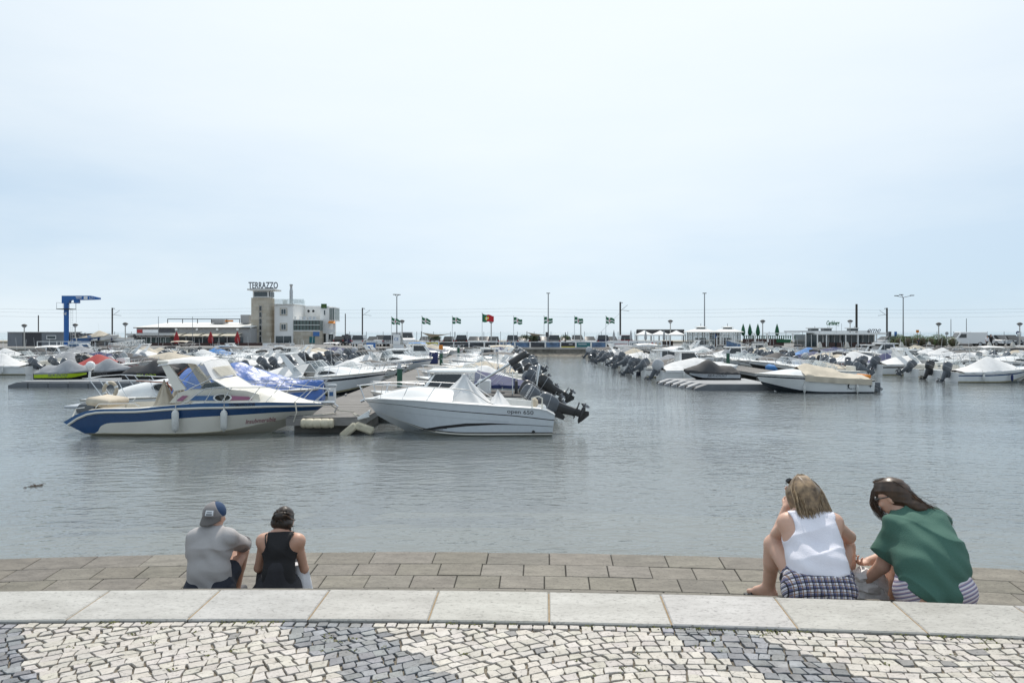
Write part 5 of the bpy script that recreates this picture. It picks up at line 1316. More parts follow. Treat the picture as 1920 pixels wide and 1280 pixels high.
nb_ = part('notice_board', 'sign_white', Gt, [(128.5, 640, 170, 645)], Y - .1, .05); part('picture', 'brochure_blue', nb_, [(128.5, 645.1, 170, 650.4)], Y - .1, .05); part('print_mark', 'sign_blue', nb_, [(130.5, 641, 139.5, 642.4)], Y - .12, .02); part('print_mark', 'sign_blue', nb_, [(145, 641.2, 168, 642)], Y - .12, .02)
part('cabinet', 'wood_brown', Gt, [(152, 651, 170, 662)], Y - .05, .6)
GW = thing('gangway', 'white truss gangway leading down to the boats below the restaurant', 'gangway'); Y = 93.5
mb = MB()
for yy in (Y, Y + 1.3):
    p0, p1 = Vector((XA(203, Y), yy, ZA(653, Y))), Vector((XA(262, Y), yy, ZA(646, Y))); u = Vector((0, 0, .62))
    mb.tube([p0, p1], .05, 5); mb.tube([p0 + u, p1 + u], .05, 5)
    for k in range(11):
        a = p0.lerp(p1, k / 10); mb.tube([a, a + u], .035, 4)
        if k < 10: mb.tube([a + (u if k % 2 else Vector()), p0.lerp(p1, (k + 1) / 10) + (Vector() if k % 2 else u)], .03, 4)
mb.grid([[p0 - Vector((0, 1.3, 0)), p0], [p1 - Vector((0, 1.3, 0)), p1]]); mb.build('truss', 'white_frame', GW)
rc_ = thing('fire_cabinet', 'small red fire cabinet at the foot of the white gangway', 'cabinet'); part('body', 'parasol_red', rc_, [(200.5, 647.5, 206, 657)], 94.2, .4); part('door', 'stripe_red', rc_, [(201.2, 648.2, 205.3, 656)], 94.17, .03)
# --- vehicles
def car_proto(kind):
    r = empty('car'); 
    if kind == 'van': L_, W_, prof, gh = 5.0, 1.95, [(-2.5, .35), (-2.5, 2.1), (1.2, 2.15), (1.75, 1.25), (2.4, 1.0), (2.5, .35)], [(.55, 1.28), (1.1, 2.0), (1.62, 1.28)]
    elif kind == 'suv': L_, W_, prof, gh = 4.5, 1.85, [(-2.2, .35), (-2.25, .95), (-1.3, 1.0), (1.0, 1.0), (2.15, .9), (2.25, .35)], [(-2.1, 1.0), (-1.75, 1.62), (.35, 1.66), (1.15, 1.0)]
    else: L_, W_, prof, gh = 4.1, 1.76, [(-2.0, .3), (-2.05, .85), (-1.2, .92), (1.0, .9), (1.95, .78), (2.05, .3)], [(-1.85, .9), (-1.35, 1.42), (.2, 1.45), (1.15, .9)]
    mb = MB(); rows = []
    for s_ in (-1, -.94, -.7, .7, .94, 1):
        ins = .1 if abs(s_) == 1 else (.02 if abs(s_) > .9 else 0)
        rows.append([Vector((x * (1 - ins * .25), s_ * W_ / 2, z - ins * (.5 if z > .5 else -.5))) for x, z in prof])
    mb.grid(rows, closev=True); mb.poly(rows[0]); mb.poly(rows[-1]); body = mb.build('body', 'car_paint_grey', r, smooth=30)
    if kind != 'van':
        mb = MB(); rows = []
        for s_, f in ((-1, .0), (-.8, 1), (.8, 1), (1, .0)):
            w = W_ / 2 * (.94 if abs(s_) == 1 else .78); rows.append([Vector((x, math.copysign(w, s_), z if f or i in (0, len(gh) - 1) else z)) for i, (x, z) in enumerate(gh)])
        for i in (0, 3):
            rows[i] = [Vector((x, math.copysign(W_ / 2 * (.95 if z < 1.1 else .76), -1 if i == 0 else 1), z - .01)) for x, z in gh]
        mb.grid(rows); mb.poly(rows[0]); mb.poly(rows[-1]); mb.build('greenhouse', 'glass_dark', r, smooth=30)
        zt = gh[1][1]; mb = MB(); mb.bbox(gh[1][0] + .05, -W_ / 2 * .74, zt - .03, gh[2][0] - .05, W_ / 2 * .74, zt + .05, .03); mb.build('roof', 'car_paint_grey', r, smooth=40)
    else:
        for sg in (1, -1): mb = MB(); mb.prism([(x, sg * (W_ / 2 - .005), z) for x, z in ((.4, 1.25), (.4, 1.85), (1.15, 1.85), (1.55, 1.25))], (0, sg * .012, 0)); mb.build('side_window', 'glass_dark', r)
        mb = MB(); mb.prism([(1.76, -.8, 1.26), (1.76, .8, 1.26), (1.3, .75, 2.02), (1.3, -.75, 2.02)], (.02, 0, .012)); mb.build('windscreen', 'glass_dark', r)
    for xx in (-L_ * .3, L_ * .31):
        for sg in (1, -1):
            mb = MB(); mb.tube([(xx, sg * (W_ / 2 - .2), .32), (xx, sg * (W_ / 2 + .01), .32)], .32, 14); w_ = mb.build('wheel', 'black_plastic', r, smooth=40)
            mb = MB(); mb.tube([(xx, sg * (W_ / 2), .32), (xx, sg * (W_ / 2 + .025), .32)], .19, 10); mb.build('rim', 'galv', w_)
    fx = prof[-2][0]; bx = prof[1][0]
    for sg in (1, -1):
        mb = MB(); mb.bbox(fx - .12, sg * W_ * .34 - .2, prof[-2][1] - .22, fx + .04, sg * W_ * .34 + .2, prof[-2][1] - .07, .03); mb.build('headlight', 'white_frame', r)
        mb = MB(); mb.bbox(bx - .03, sg * W_ * .42 - .1, .7, bx + .1, sg * W_ * .42 + .1, .88 if kind != 'van' else 1.1, .02); mb.build('tail_light', 'parasol_red', r)
    for xx in (fx + .06, bx - .02): mb = MB(); mb.box(xx - .01, -.26, .48, xx + .015, .26, .59); mb.build('number_plate', 'sign_white', r)
    return r
CC = {'white': (.7, .7, .7), 'grey': (.3, .31, .32), 'silver': (.5, .51, .52), 'black': (.02, .02, .022), 'red': (.3, .015, .02), 'dark blue': (.02, .03, .08)}
for k, c in CC.items(): M('car_paint_' + k.replace(' ', '_'), c, .25, var=0, coat=.6)
CP = {k: [car_proto(k), False] for k in ('hatch', 'suv', 'van')}
def car(kind, color, px, Y, ang, where):
    e = CP[kind]; o = e[0] if not e[1] else copy_tree(e[0]); e[1] = True
    o.location = (XA(px, Y), Y, LZ + .002); o.rotation_euler.z = R(ang); remat(o, {'car_paint_grey': 'car_paint_' + color.replace(' ', '_')})
    o.name = 'parked_van' if kind == 'van' else 'parked_car'
    nm = {'hatch': 'hatchback', 'suv': 'tall car', 'van': 'van'}[kind]
    tag(o, '%s %s %s' % (color, nm, where), 'van' if kind == 'van' else 'car', 'vehicles parked on the far quay')
row_c = [('suv', 'silver', 676, 90), ('hatch', 'grey', 701, -90), ('suv', 'white', 716, -90), ('van', 'white', 757, -60), ('suv', 'grey', 733, 90), ('hatch', 'black', 846 - 3, 90), ('suv', 'black', 867, 90), ('hatch', 'silver', 889, -90), ('hatch', 'white', 908, -90), ('hatch', 'silver', 926, 90), ('suv', 'grey', 961, 90), ('hatch', 'silver', 978, -90),
         ('suv', 'black', 1002, 90), ('hatch', 'grey', 1019, -90), ('suv', 'grey', 1038, 90), ('hatch', 'white', 1060, -90), ('suv', 'silver', 1082, -90), ('hatch', 'white', 1105, -90), ('suv', 'dark blue', 1128, 90), ('hatch', 'silver', 1146, -90), ('suv', 'red', 1171, 90), ('hatch', 'grey', 798, -90), ('hatch', 'white', 818, 90)]
row_c.sort(key=lambda q: q[2])
for i, (k, c, x, a) in enumerate(row_c): car(k, c, x, 108 + (i % 3) * .35, a, '%s from the left in the row behind the banners' % (ORD[i] if i else 'first'))
right_c = [('hatch', 'white', 1661, 200, 'beside the hedge right of the glazed cafe'), ('hatch', 'black', 1686, 180, 'half hidden behind the left end of the hedge'), ('van', 'white', 1812, 172, 'parked right of the round hedge shrubs'), ('hatch', 'silver', 1838, 195, 'just right of the white van'), ('suv', 'white', 1856, -60, 'second right of the white van'), ('suv', 'grey', 1872, -80, 'third right of the white van'), ('suv', 'black', 1893, -90, 'fourth right of the white van'), ('hatch', 'grey', 1911, -75, 'at the right edge behind the two walkers'), ('hatch', 'dark blue', 1783, 180, 'behind the right end of the hedge')]
for k, c, x, a, w in right_c: car(k, c, x, 112 if k != 'van' else 109, a, w)
car('hatch', 'black', 640, 116, 90, 'beside the white building with the tower'); car('suv', 'dark blue', 654, 117, 90, 'near the thin poles right of the tower building')
# --- banners on the quay rail
BN = thing('banner_rail', 'white quay railing hung with a row of advertising banners', 'railing')
cols = ['yellow', 'yellow', 'brochure_dark', 'brochure_dark', 'brochure_dark', 'brochure_dark', 'brochure_blue', 'brochure_blue', 'brochure_dark', 'brochure_blue', 'lettering', 'teal', 'brochure_blue']
Y = 97.25
for k in range(14): part('post', 'white_frame', BN, [(764 + k * 28.6, 640.8, 766 + k * 28.6, 653)], Y - .03, .12)
part('top_rail', 'white_frame', BN, [(764, 640.4, 1138, 641.5)], Y - .02, .09); part('bottom_rail', 'white_frame', BN, [(764, 651.4, 1138, 652.6)], Y - .02, .09)
tx = {0: ('algarve', 'lettering'), 1: ('cycling', 'lettering')}; bars = {9: ('lettering', 7, 20), 10: ('sign_white', 14, 21), 11: ('sign_white', 3, 19)}
for k in range(13):
    a = 766.6 + k * 28.6; b_ = part('banner', cols[k], BN, [(a, 642, a + 25.6, 651)], Y - .06, .02)
    if k in tx: text_mesh('lettering', tx[k][0], .42, tx[k][1], b_, FRONT(XA(a + 12.8, Y), Y - .075, ZA(644.6, Y)), 0, .004, .006)
    if k < 2: part('lower_band', 'lettering', b_, [(a, 647.6, a + 25.6, 651)], Y - .075, .01)
    if k == 1: text_mesh('lettering', 'RENT', .26, 'lettering_white', b_, FRONT(XA(a + 9, Y), Y - .08, ZA(649.3, Y)), 0, .004, .006)
    if k in bars: part('print_mark', bars[k][0], b_, [(a + bars[k][1], 644.8, a + bars[k][2], 645.8)], Y - .075, .01)
    if k == 10: part('lower_band', 'yellow', b_, [(a, 649.4, a + 25.6, 651)], Y - .075, .01)
BG = thing('large_banner', 'long white banner reading cars and cars left of the white tents', 'banner')
for a, c in ((1150, 1178), (1179, 1211), (1212, 1242)): part('panel', 'sign_white', BG, [(a, 638.5, c, 650)], 97.2, .05)
Y = 97.2
text_mesh('lettering', 'carsandcars.pt', .3, 'stripe_red', BG, FRONT(XA(1164, Y), Y - .01, ZA(644.3, Y)), 0, .004, .002); text_mesh('lettering', 'cars&cars', .52, 'lettering_grey', BG, FRONT(XA(1195, Y), Y - .01, ZA(644.2, Y)), 0, .004, .012)
for x, m_ in ((1217, 'upholstery'), (1223, 'cover_red'), (1230, 'orange'), (1237, 'upholstery')):
    mb = MB(); c = Vector((XA(x, Y), Y - .012, ZA(644.3, Y))); mb.poly([c + Vector(((.2 if k % 2 == 0 else (.1 if m_ == 'orange' else .17)) * cos(2 * PI * k / 10 + .3), 0, (.2 if k % 2 == 0 else (.1 if m_ == 'orange' else .17)) * sin(2 * PI * k / 10 + .3))) for k in range(10)]); mb.build('emblem', m_, BG)
ce = thing('info_totem', 'tall white information totem left of the banner row', 'sign'); part('board', 'sign_white', ce, [(737, 627, 750.5, 645)], 98, .2); part('plinth', 'concrete_pale', ce, [(736, 645.1, 751.5, 652)], 98, .3); text_mesh('lettering', 'CE', .55, 'sign_blue', ce, FRONT(XA(743, 98), 97.99, ZA(636, 98)))
rp_ = thing('quay_ramp', 'white railed gangway with a blue panel left of the information totem', 'gangway'); Y = 95.5
for k in range(10): x = 661 + k * 4.6; part('baluster', 'white_frame', rp_, [(x - .35, 642.5 - k * .25, x + .35, 656)], Y, .06)
part('handrail', 'white_frame', rp_, [(660, 641, 704, 642)], Y, .08); part('panel', 'sign_blue', rp_, [(687, 642.5, 704, 652)], Y - .1, .05); part('panel', 'sign_white', rp_, [(737, 646, 757, 654)], 96.3, .06)
# --- flags
def flag(px, top, Y, kind, label):
    o, H = pole('flag', px, top, Y, .045, 'alu_white', label, 'flag', 'flags along the quay')
    w, hh = (1.75, 1.15) if kind == 'nation' else (1.3, .95)
    mb = MB(); rows = []
    n, k2 = 12, 9
    for i in range(n + 1):
        q = i / n; row_ = []
        for j in range(k2 + 1):
            s_ = j / k2; row_.append(Vector((q * w * .92, .16 * sin(q * 7 + px) * q, H - .08 - s_ * hh * (1 - .35 * q) - (.3 + .05 * (int(px) % 4)) * q - .06 * sin(q * 9 + px))))
        rows.append(row_)
    fm = []
    for i in range(n):
        for j in range(k2):
            if kind == 'nation': m_ = 0 if i < n * .4 else 2
            else: m_ = 1 if (3 < i < 6) or j in (4, 5) else 0
            if kind == 'nation' and (i + .5 - n * .4) ** 2 + ((j + .5 - k2 / 2) * 1.0) ** 2 < 4.2: m_ = 3
            if kind == 'nation' and (i + .5 - n * .4) ** 2 + ((j + .5 - k2 / 2) * 1.0) ** 2 < 1.2: m_ = 1
            if kind != 'nation' and i == 5 and 3 <= j <= 5: m_ = 2
            fm.append(m_)
    mb.grid(rows, fm); mb.build('cloth', ['flag_green', 'flag_white', 'flag_red', 'flag_yellow'], o, smooth=60, fix=False)
    mb = MB(); mb.ball((0, 0, H), .07, 8, 6); mb.build('finial', 'steel', o)
fx_ = [734, 791, 848, 904, 963, 1020, 1077, 1136]
for i, x in enumerate(fx_):
    if i == 3: flag(x, 587, 99, 'nation', 'large red and green flag with yellow emblem among the smaller flags')
    else: flag(x, 592.5 if i else 593.5, 99, 'city', 'green flag with white cross, %s' % ['leftmost of all the flags', 'second from the left', 'just left of the red and green flag', '', 'just right of the red and green flag', 'on the pole beside the tall lamp post', 'second from the right end', 'rightmost of all the flags'][i])
# --- lamp posts, catenary poles, wires
def street_lamp(px, top, label):
    o, H = pole('street_lamp', px, top, 104, .09, 'concrete_pale', label, 'lamp', 'globe lamps along the promenade', taper=.8)
    mb = MB(); mb.lathe([(.1, H - .02), (.26, H + .12), (.3, H + .26)], n=12); mb.build('lamp_globe', 'gel_grey', o, smooth=60); mb = MB(); mb.lathe([(.4, H + .25), (.38, H + .33), (.2, H + .47), (.03, H + .52)], n=12); mb.build('hood', 'pole_dark', o, smooth=50)
for x, t, w in ((45.5, 614, 'above the grey container hut'), (141, 613, 'right of the blue crane'), (235, 611, 'at the left end of the low restaurant'), (754, 606, 'right of the tall double lamp post'), (921, 606, 'next to the red and green flag'), (1089, 606, 'left of the rightmost flag'), (1257, 606, 'above the white tents'), (1430, 606, 'among the closed green parasols'), (1594, 606, 'behind the glazed cafe roof'), (1760, 611, 'behind the hedge'), (1912, 611, 'at the right edge by the two walkers')): street_lamp(x, t, 'grey globe street lamp ' + w)
def tall_lamp(px, top, arms, label):
    o, H = pole('tall_lamp_post', px, top, 106, .1, 'pole_grey', label, 'lamp post', 'tall lamp posts')
    for dx, dz in arms:
        mb = MB(); mb.tube([(0, 0, H - .05), (dx, 0, H + dz)], .04, 5); a_ = mb.build('arm', 'pole_grey', o); mb = MB(); mb.bbox(dx - .28, -.14, H + dz - .05, dx + .28, .14, H + dz + .06, .03); mb.build('lamp_head', 'pole_dark', a_)
tall_lamp(744, 556, [(-.28, .3), (.28, .28)], 'tall grey lamp post with two short arms left of the flags'); tall_lamp(1028, 551, [(0, .1)], 'tall slim grey lamp post among the flags')
tall_lamp(1321, 551, [(0, .1)], 'tall slim lamp post rising behind the white octagonal kiosk'); tall_lamp(1693.5, 557, [(-1.0, .2), (1.3, .25), (-.3, .35)], 'tall three armed lamp post behind the hedge')
for x, t, r_, w in ((72, 591, .1, 'above the container hut'), (210.5, 577, .14, 'left of the low restaurant'), (647.5, 588, .09, 'first right of the tower building'), (679.5, 577, .13, 'second right of the tower building'), (1163, 566, .17, 'left of the white tents'), (1606, 570, .22, 'behind the glazed cafe'), (1663, 577, .17, 'between the cafe and the hedge')):
    o, H = pole('catenary_pole', x, t, 136, r_, 'pole_dark', 'dark railway wire pole ' + w, 'pole', 'railway wire poles', taper=.95)
    if x in (210.5, 679.5, 1163, 1663):
        mb = MB(); s_ = 1 if x != 1663 else -1; mb.tube([(0, 0, H - .1), (.5 * s_, 0, H - .15)], .06, 4); mb.tube([(0, 0, H * .78), (1.4 * s_, 0, H * .93), ], .03, 4); mb.tube([(.4 * s_, 0, H * .8), (1.7 * s_, 0, H * .78)], .03, 4); mb.build('bracket', 'pole_dark', o)
for yv, w in ((578, 'uppermost'), (584, 'middle'), (592, 'lowest')):
    mb = MB(); pts = [Vector((x, 136, ZA(yv, 136) - .35 * sin(PI * ((x + 100) % 50) / 50))) for x in range(-110, 111, 10)]; mb.tube(pts, .01, 4)
    tag(mb.build('overhead_wire', 'pole_dark'), '%s of the thin overhead railway wires crossing the sky' % w, 'wire', 'overhead railway wires')
mb = MB(); mb.tube([(XA(1161, 135.5), 135.5, ZA(588, 135.5)), (XA(1113, 135.5), 135.5, ZA(636, 135.5))], .015, 4); tag(mb.build('guy_wire', 'pole_dark'), 'slanting guy wire left of the tallest dark pole', 'wire')
FN = thing('railway_fence', 'thin wire fence with slim posts along the railway behind the cars', 'fence')
x = -92
while x < 100: mb = MB(); mb.tube([(x, 133, LZ), (x, 133, ZA(621.5, 133))], .045, 5); mb.build('post', 'pole_grey', FN); x += 3.1
mb = MB()
for z in (.4, .9, 1.4, ZA(622.4, 133)): mb.tube([(-95, 133, z), (100, 133, z)], .009, 3)
o = mb.build('fence_wire', 'pole_grey', FN); o["kind"] = "stuff"
# --- small trees and shade sails
def leaves(mb, c, rad, n, s, rr, m=0, shell=.5):
    for k in range(n):
        d = Vector((rr.gauss(0, 1), rr.gauss(0, 1), rr.gauss(0, 1))).normalized() * (rr.uniform(shell, 1) ** .6)
        p = Vector(c) + Vector((d.x * rad[0], d.y * rad[1], d.z * rad[2])); a = Vector((rr.gauss(0, 1), rr.gauss(0, 1), rr.gauss(0, 1))).normalized(); b = a.orthogonal().normalized(); q = s * rr.uniform(.6, 1.3)
        mb.poly([p - a * q, p - b * q * .5, p + a * q, p + b * q * .5])
rt = random.Random(5)
for x, w in ((814, 'under the left shade sail'), (984, 'by the globe lamp right of the red and green flag'), (1001, 'just right of another tree beside the fourth flag'), (1059, 'right of the middle of the banner row')):
    Y = 103; o = thing('small_tree', 'small dark bushy tree ' + w, 'tree', 'small trees behind the banners', (XA(x, Y), Y, LZ))
    mb = MB(); mb.tube([(0, 0, 0), (.05, 0, .6), (0, .05, 1.1)], [.07, .055, .04], 6)
    for q in range(4): mb.tube([(.03, 0, .7), (.5 * cos(q * 1.6), .5 * sin(q * 1.6), 1.25)], [.04, .015], 5)
    mb.build('trunk', 'bark', o); mb = MB()
    for q in range(6): leaves(mb, (rt.uniform(-.6, .6), rt.uniform(-.5, .5), 1.25 + rt.uniform(-.15, .25)), (.45, .45, .28), 130, .07, rt, shell=.2)
    mb.build('crown', 'leaf_dark', o, fix=False)
for pts, w in (([(790, 623), (853, 624), (808, 633)], 'left'), ([(988, 623), (1060, 625), (1000, 630)], 'right')):
    Y = 101; o = thing('shade_sail', '%s cream shade sail stretched between dark posts behind the banners' % w, 'shade sail', 'shade sails behind the banners')
    p = [P(a, b, Y + (2 if i == 2 else 0)) for i, (a, b) in enumerate(pts)]; c = sum(p, Vector()) / 3; mb = MB(); rows = []
    for i in range(9):
        rows.append([(p[0].lerp(p[1], j / 8)).lerp(p[2], i / 8) + Vector((0, 0, -.25 * sin(PI * j / 8) * (1 - i / 8))) for j in range(9)])
    mb.grid(rows); mb.build('cloth', 'awning_cream', o, smooth=50, fix=False)
    for q in p: mb = MB(); mb.tube([(q.x, q.y, LZ), q + Vector((0, 0, .15))], .06, 6); mb.build('post', 'pole_dark', o)
# --- white tents, octagonal kiosks, terrace, glazed cafe
TB = thing('tent_backdrop', 'dark rectangular bar frame behind the three white tents', 'bar'); part('beam', 'pole_dark', TB, [(1194, 617.5, 1283, 619)], 104, .2); part('screen', 'container_dark', TB, [(1194, 619.1, 1283, 626)], 104.3, .1)
for x in (1194, 1236, 1282): part('post', 'pole_dark', TB, [(x - .8, 619, x + .8, 649)], 104, .15)
part('counter', 'brown_fence', TB, [(1236, 639, 1262, 649)], 102.8, .8)
for i, x in enumerate((1208, 1238, 1268)):
    Y = 101.6; o = thing('white_tent', '%s of the three white pointed tents beside the kiosk' % ['leftmost', 'middle', 'rightmost'][i], 'tent', 'white pointed tents', (XA(x, Y), Y, LZ)); w = 1.12; ze = ZA(627, Y) - LZ; zt = ZA(619.2, Y) - LZ
    mb = MB(); rows = []
    for q in range(7): s_ = 1 - q / 6; rows.append([Vector((w * s_ * a, w * s_ * b, ze + (zt - ze) * (q / 6) ** 1.25)) for a, b in ((-1, -1), (0, -1), (1, -1), (1, 0), (1, 1), (0, 1), (-1, 1), (-1, 0))])
    mb.grid(rows, closev=True); mb.box(-w, -w - .01, ze - .18, w, -w + .01, ze); mb.box(-w - .01, -w, ze - .18, -w + .01, w, ze); mb.box(w - .01, -w, ze - .18, w + .01, w, ze); mb.build('roof', 'canopy_white', o)
    for a in (-1, 1):
        for b in (-1, 1): mb = MB(); mb.tube([(a * w * .96, b * w * .96, 0), (a * w * .96, b * w * .96, ze)], .04, 5); mb.build('post', 'white_frame', o)
for i, (x, r_) in enumerate(((1151, 1), (1183, 1), (1210.5, 0), (1245, 0))): closed_parasol(x, 619, 646, 100.5, 'parasol_grey', 'slim closed grey parasol, %s' % ['first right of the flags', 'between the dark pole and the tents', 'before the leftmost white tent', 'before the middle white tent'][i], 'closed grey parasols', .2)
def kiosk(px, Y, r_, label, zw=0):
    o = thing('octagonal_kiosk', label, 'kiosk', 'octagonal kiosks', (XA(px, Y), Y, LZ)); ze = ZA(622, Y) - LZ; zl = ZA(616.2, Y) - LZ; zt = ZA(613, Y) - LZ
    rg = lambda r, z: [Vector((r * cos(PI / 8 + PI / 4 * k), r * sin(PI / 8 + PI / 4 * k), z)) for k in range(8)]
    mb = MB(); mb.grid([rg(r_ * 1.3, ze - .08), rg(r_ * 1.3, ze), rg(.75, zl)], closev=True); mb.poly(rg(r_ * 1.3, ze - .08)); mb.poly(rg(.75, zl)); rf = mb.build('roof', 'roof_pale', o)
    mb = MB(); mb.grid([rg(.62, zl), rg(.62, zt - .08)], closev=True); mb.build('lantern', 'window_glass', rf); mb = MB(); mb.grid([rg(.85, zt - .08), rg(.85, zt), rg(.1, zt + .12)], closev=True); mb.poly(rg(.85, zt - .08)); mb.build('lantern_roof', 'roof_pale', rf)
    mb = MB(); mb.tube([(0, 0, zt), (0, 0, zt + .5)], .03, 4); mb.build('finial', 'pole_dark', rf)
    a, b = rg(r_, .35), rg(r_, ze - .08)
    for k in range(8):
        p, q, p2, q2 = a[k], a[(k + 1) % 8], b[k], b[(k + 1) % 8]; mb = MB(); mb.poly([p, q, q2, p2]); g = mb.build('glazing', 'glass_tint', o)
        mb = MB(); mb.tube([p * 1.005, p2 * 1.005], .06, 4); mb.tube([p.lerp(q, .5) * 1.01, p2.lerp(q2, .5) * 1.01], .03, 4); mb.tube([p.lerp(p2, .38), q.lerp(q2, .38)], .03, 4); mb.tube([p.lerp(p2, .8), q.lerp(q2, .8)], .03, 4); mb.build('frame', 'white_frame', g)
    mb = MB(); mb.grid([rg(r_ * 1.02, 0), rg(r_ * 1.02, .36)], closev=True); mb.poly(rg(r_ * 1.02, .36)); mb.build('plinth', 'white_wall', o)
    mb = MB(); mb.bbox(-.7, -.2, .36, .7, .3, 1.3, .03); mb.build('counter', 'wood_brown', o)
kiosk(1314, 100.4, 1.85, 'white octagonal glazed kiosk with lantern roof next to the white tents'); kiosk(1364, 101.5, 1.75, 'second white octagonal kiosk, behind the white gateway')
KL = thing('kiosk_link', 'brown panelled link with a small blue poster between the two octagonal kiosks', 'kiosk'); part('wall', 'wood_brown', KL, [(1334, 624, 1348, 649)], 100.8, 1); part('poster', 'sign_blue', KL, [(1335.5, 626, 1343.5, 634)], 100.75, .03)
GY = thing('white_gateway', 'white tubular gateway above a ramp down to the right hand boats', 'gate'); Y = 97.4
for x, t in ((1344, 631), (1351.5, 630), (1356, 626), (1373, 626), (1377, 631)): part('post', 'white_frame', GY, [(x - .7, t, x + .7, 650)], Y, .1)
part('bar', 'white_frame', GY, [(1356, 624.8, 1373, 626.2), (1344, 630, 1356, 631), (1344, 646, 1356, 647)], Y, .08)
RM = thing('access_ramp', 'grey railed ramp with a blue side panel below the white gateway', 'ramp'); Y = 95.4
mb = MB(); mb.prism([(XA(1362, Y), Y, ZA(639, Y)), (XA(1389, Y), Y, ZA(646, Y)), (XA(1389, Y), Y, ZA(655, Y)), (XA(1362, Y), Y, ZA(650, Y))], (0, .06, 0)); mb.build('side_panel', 'brochure_blue', RM)
for k in range(12): x = 1372 + k * 3.2; t = 638.5 + k * .75; part('baluster', 'white_frame', RM, [(x - .3, t, x + .3, t + 9)], Y + 1.2, .05)
mb = MB(); mb.tube([(XA(1370, Y), Y + 1.2, ZA(638, Y)), (XA(1409, Y), Y + 1.2, ZA(647.5, Y))], .06, 5); mb.build('handrail', 'white_frame', RM)
for i, x in enumerate((1393.5, 1406, 1421, 1457)): closed_parasol(x, 607.5, 638, 102, 'parasol_green', '%s closed dark green parasol on the terrace' % ['first', 'second', 'third', 'fourth and separate'][i], 'closed green parasols', .3)
TR_ = thing('cafe_terrace', 'dark low terrace wall with white posts below the green parasols', 'terrace'); part('wall', 'brown_fence', TR_, [(1393, 635, 1470, 648)], 100, .15); part('green_screen', 'parasol_green', TR_, [(1456, 636, 1484, 642)], 99.8, .05); part('planter', 'grey_wall', TR_, [(1411, 640, 1432, 650)], 99.2, .6)
part('rail', 'pole_dark', TR_, [(1393, 628.5, 1490, 629.5)], 101.5, .08)
for k in range(24): x = 1395 + k * 4.1; part('chair_back', 'parasol_green', TR_, [(x, 629.6, x + 1.9, 635)], 101.3 + (k % 3) * .2, .06)
for x in (1416, 1440, 1488): mb = MB(); mb.bar((XA(x, 99), 99, ZA(641, 99)), (XA(x - 2, 99), 99, ZA(624, 99)), .2, .2); mb.build('post', 'white_frame', TR_)
part('canopy_beam', 'white_frame', TR_, [(1432, 624, 1500, 625.6)], 99.4, .15)
CF = thing('glazed_cafe', 'low glazed cafe with flat white canopy and three small roof lanterns', 'building'); Y = 101.0
part('wall', 'window_glass', CF, [(1510, 627, 1640, 650)], Y + .5, 4)
part('upper_roof', 'grey_wall', CF, [(1500, 620.2, 1632, 622.2)], Y + .2, 6); mb = MB(); mb.box(XA(1528, Y), Y - 2, ZA(627.2, Y), XA(1648, Y), Y + 3, ZA(623.4, Y)); mb.build('canopy', 'canopy_white', CF)
for x in (1528, 1552.5, 1602):
    l_ = part('lantern', 'window_glass', CF, [(x - 7, 616, x + 7, 620)], Y + 2, 1.2); part('lantern_roof', 'roof_pale', l_, [(x - 9, 614.4, x + 9, 616)], Y + 1.8, 1.6); part('finial', 'pole_dark', l_, [(x - .3, 611.5, x + .3, 614.4)], Y + 2.5, .05)
for k in range(13): x = 1511 + k * 10.7; part('mullion', 'white_frame', CF, [(x - (1.1 if k % 3 == 0 else .5), 627, x + (1.1 if k % 3 == 0 else .5), 650)], Y + .4, .12)
for k in range(7): x = 1540 + k * 14.5; part('low_screen', 'brown_fence', CF, [(x, 642, x + 11, 650)], Y - 1.6, .08)
for x in (1533, 1550, 1586, 1609, 1644): part('canopy_post', 'white_frame', CF, [(x - .9, 627, x + .9, 650)], Y - 1.9, .12)
text_mesh('sign_letters', 'Carlsberg', .85, 'parasol_green', CF, FRONT(XA(1567, Y), Y + 1, ZA(605.5, Y)), .35, .03, .02, .55); mb = MB()
for x in (1556, 1568, 1578): pbox(mb, x - .2, 606, x + .2, 620, Y + 1.2, .04)
mb.build('sign_frame', 'pole_grey', CF); text_mesh('sign_letters', 'eme', 1.1, 'lettering', CF, FRONT(XA(1634, Y), Y - .5, ZA(619, Y)), .4, .03, .0, 1.0)
# --- hedge, shrubs, signs, concrete posts
hb = thing('clipped_hedge', 'wide bright green hedge behind the round shrubs on the right', 'hedge'); mb = MB()
for k in range(34): x = XA(lerp(1674, 1775, k / 33), 106); leaves(mb, (x, 106 + rt.uniform(-.5, .5), LZ + .95 + .18 * sin(k * .5)), (.55, .8, .75), 170, .08, rt, shell=.6)
mb.build('foliage', 'leaf', hb, fix=False); mb = MB(); pbox(mb, 1674, 636, 1776, 648, 105.9, .6); mb.build('inner_stems', 'bark', hb)
for i, x in enumerate((1685, 1703, 1716, 1731, 1745, 1766, 1786)):
    o = thing('round_shrub', 'round clipped shrub, %s from the left before the hedge' % (ORD[i] if i else 'first'), 'shrub', 'round shrubs by the hedge', (XA(x, 103), 103, LZ)); mb = MB(); leaves(mb, (0, 0, .72), (.62, .62, .72), 620, .07, rt, shell=.75); mb.build('foliage', 'leaf_dark' if i % 2 else 'leaf', o, fix=False); mb = MB(); mb.ball((0, 0, .68), (.48, .48, .58), 10, 7); mb.tube([(0, 0, 0), (0, 0, .5)], .05, 5); mb.build('inner_stems', 'bark', o)
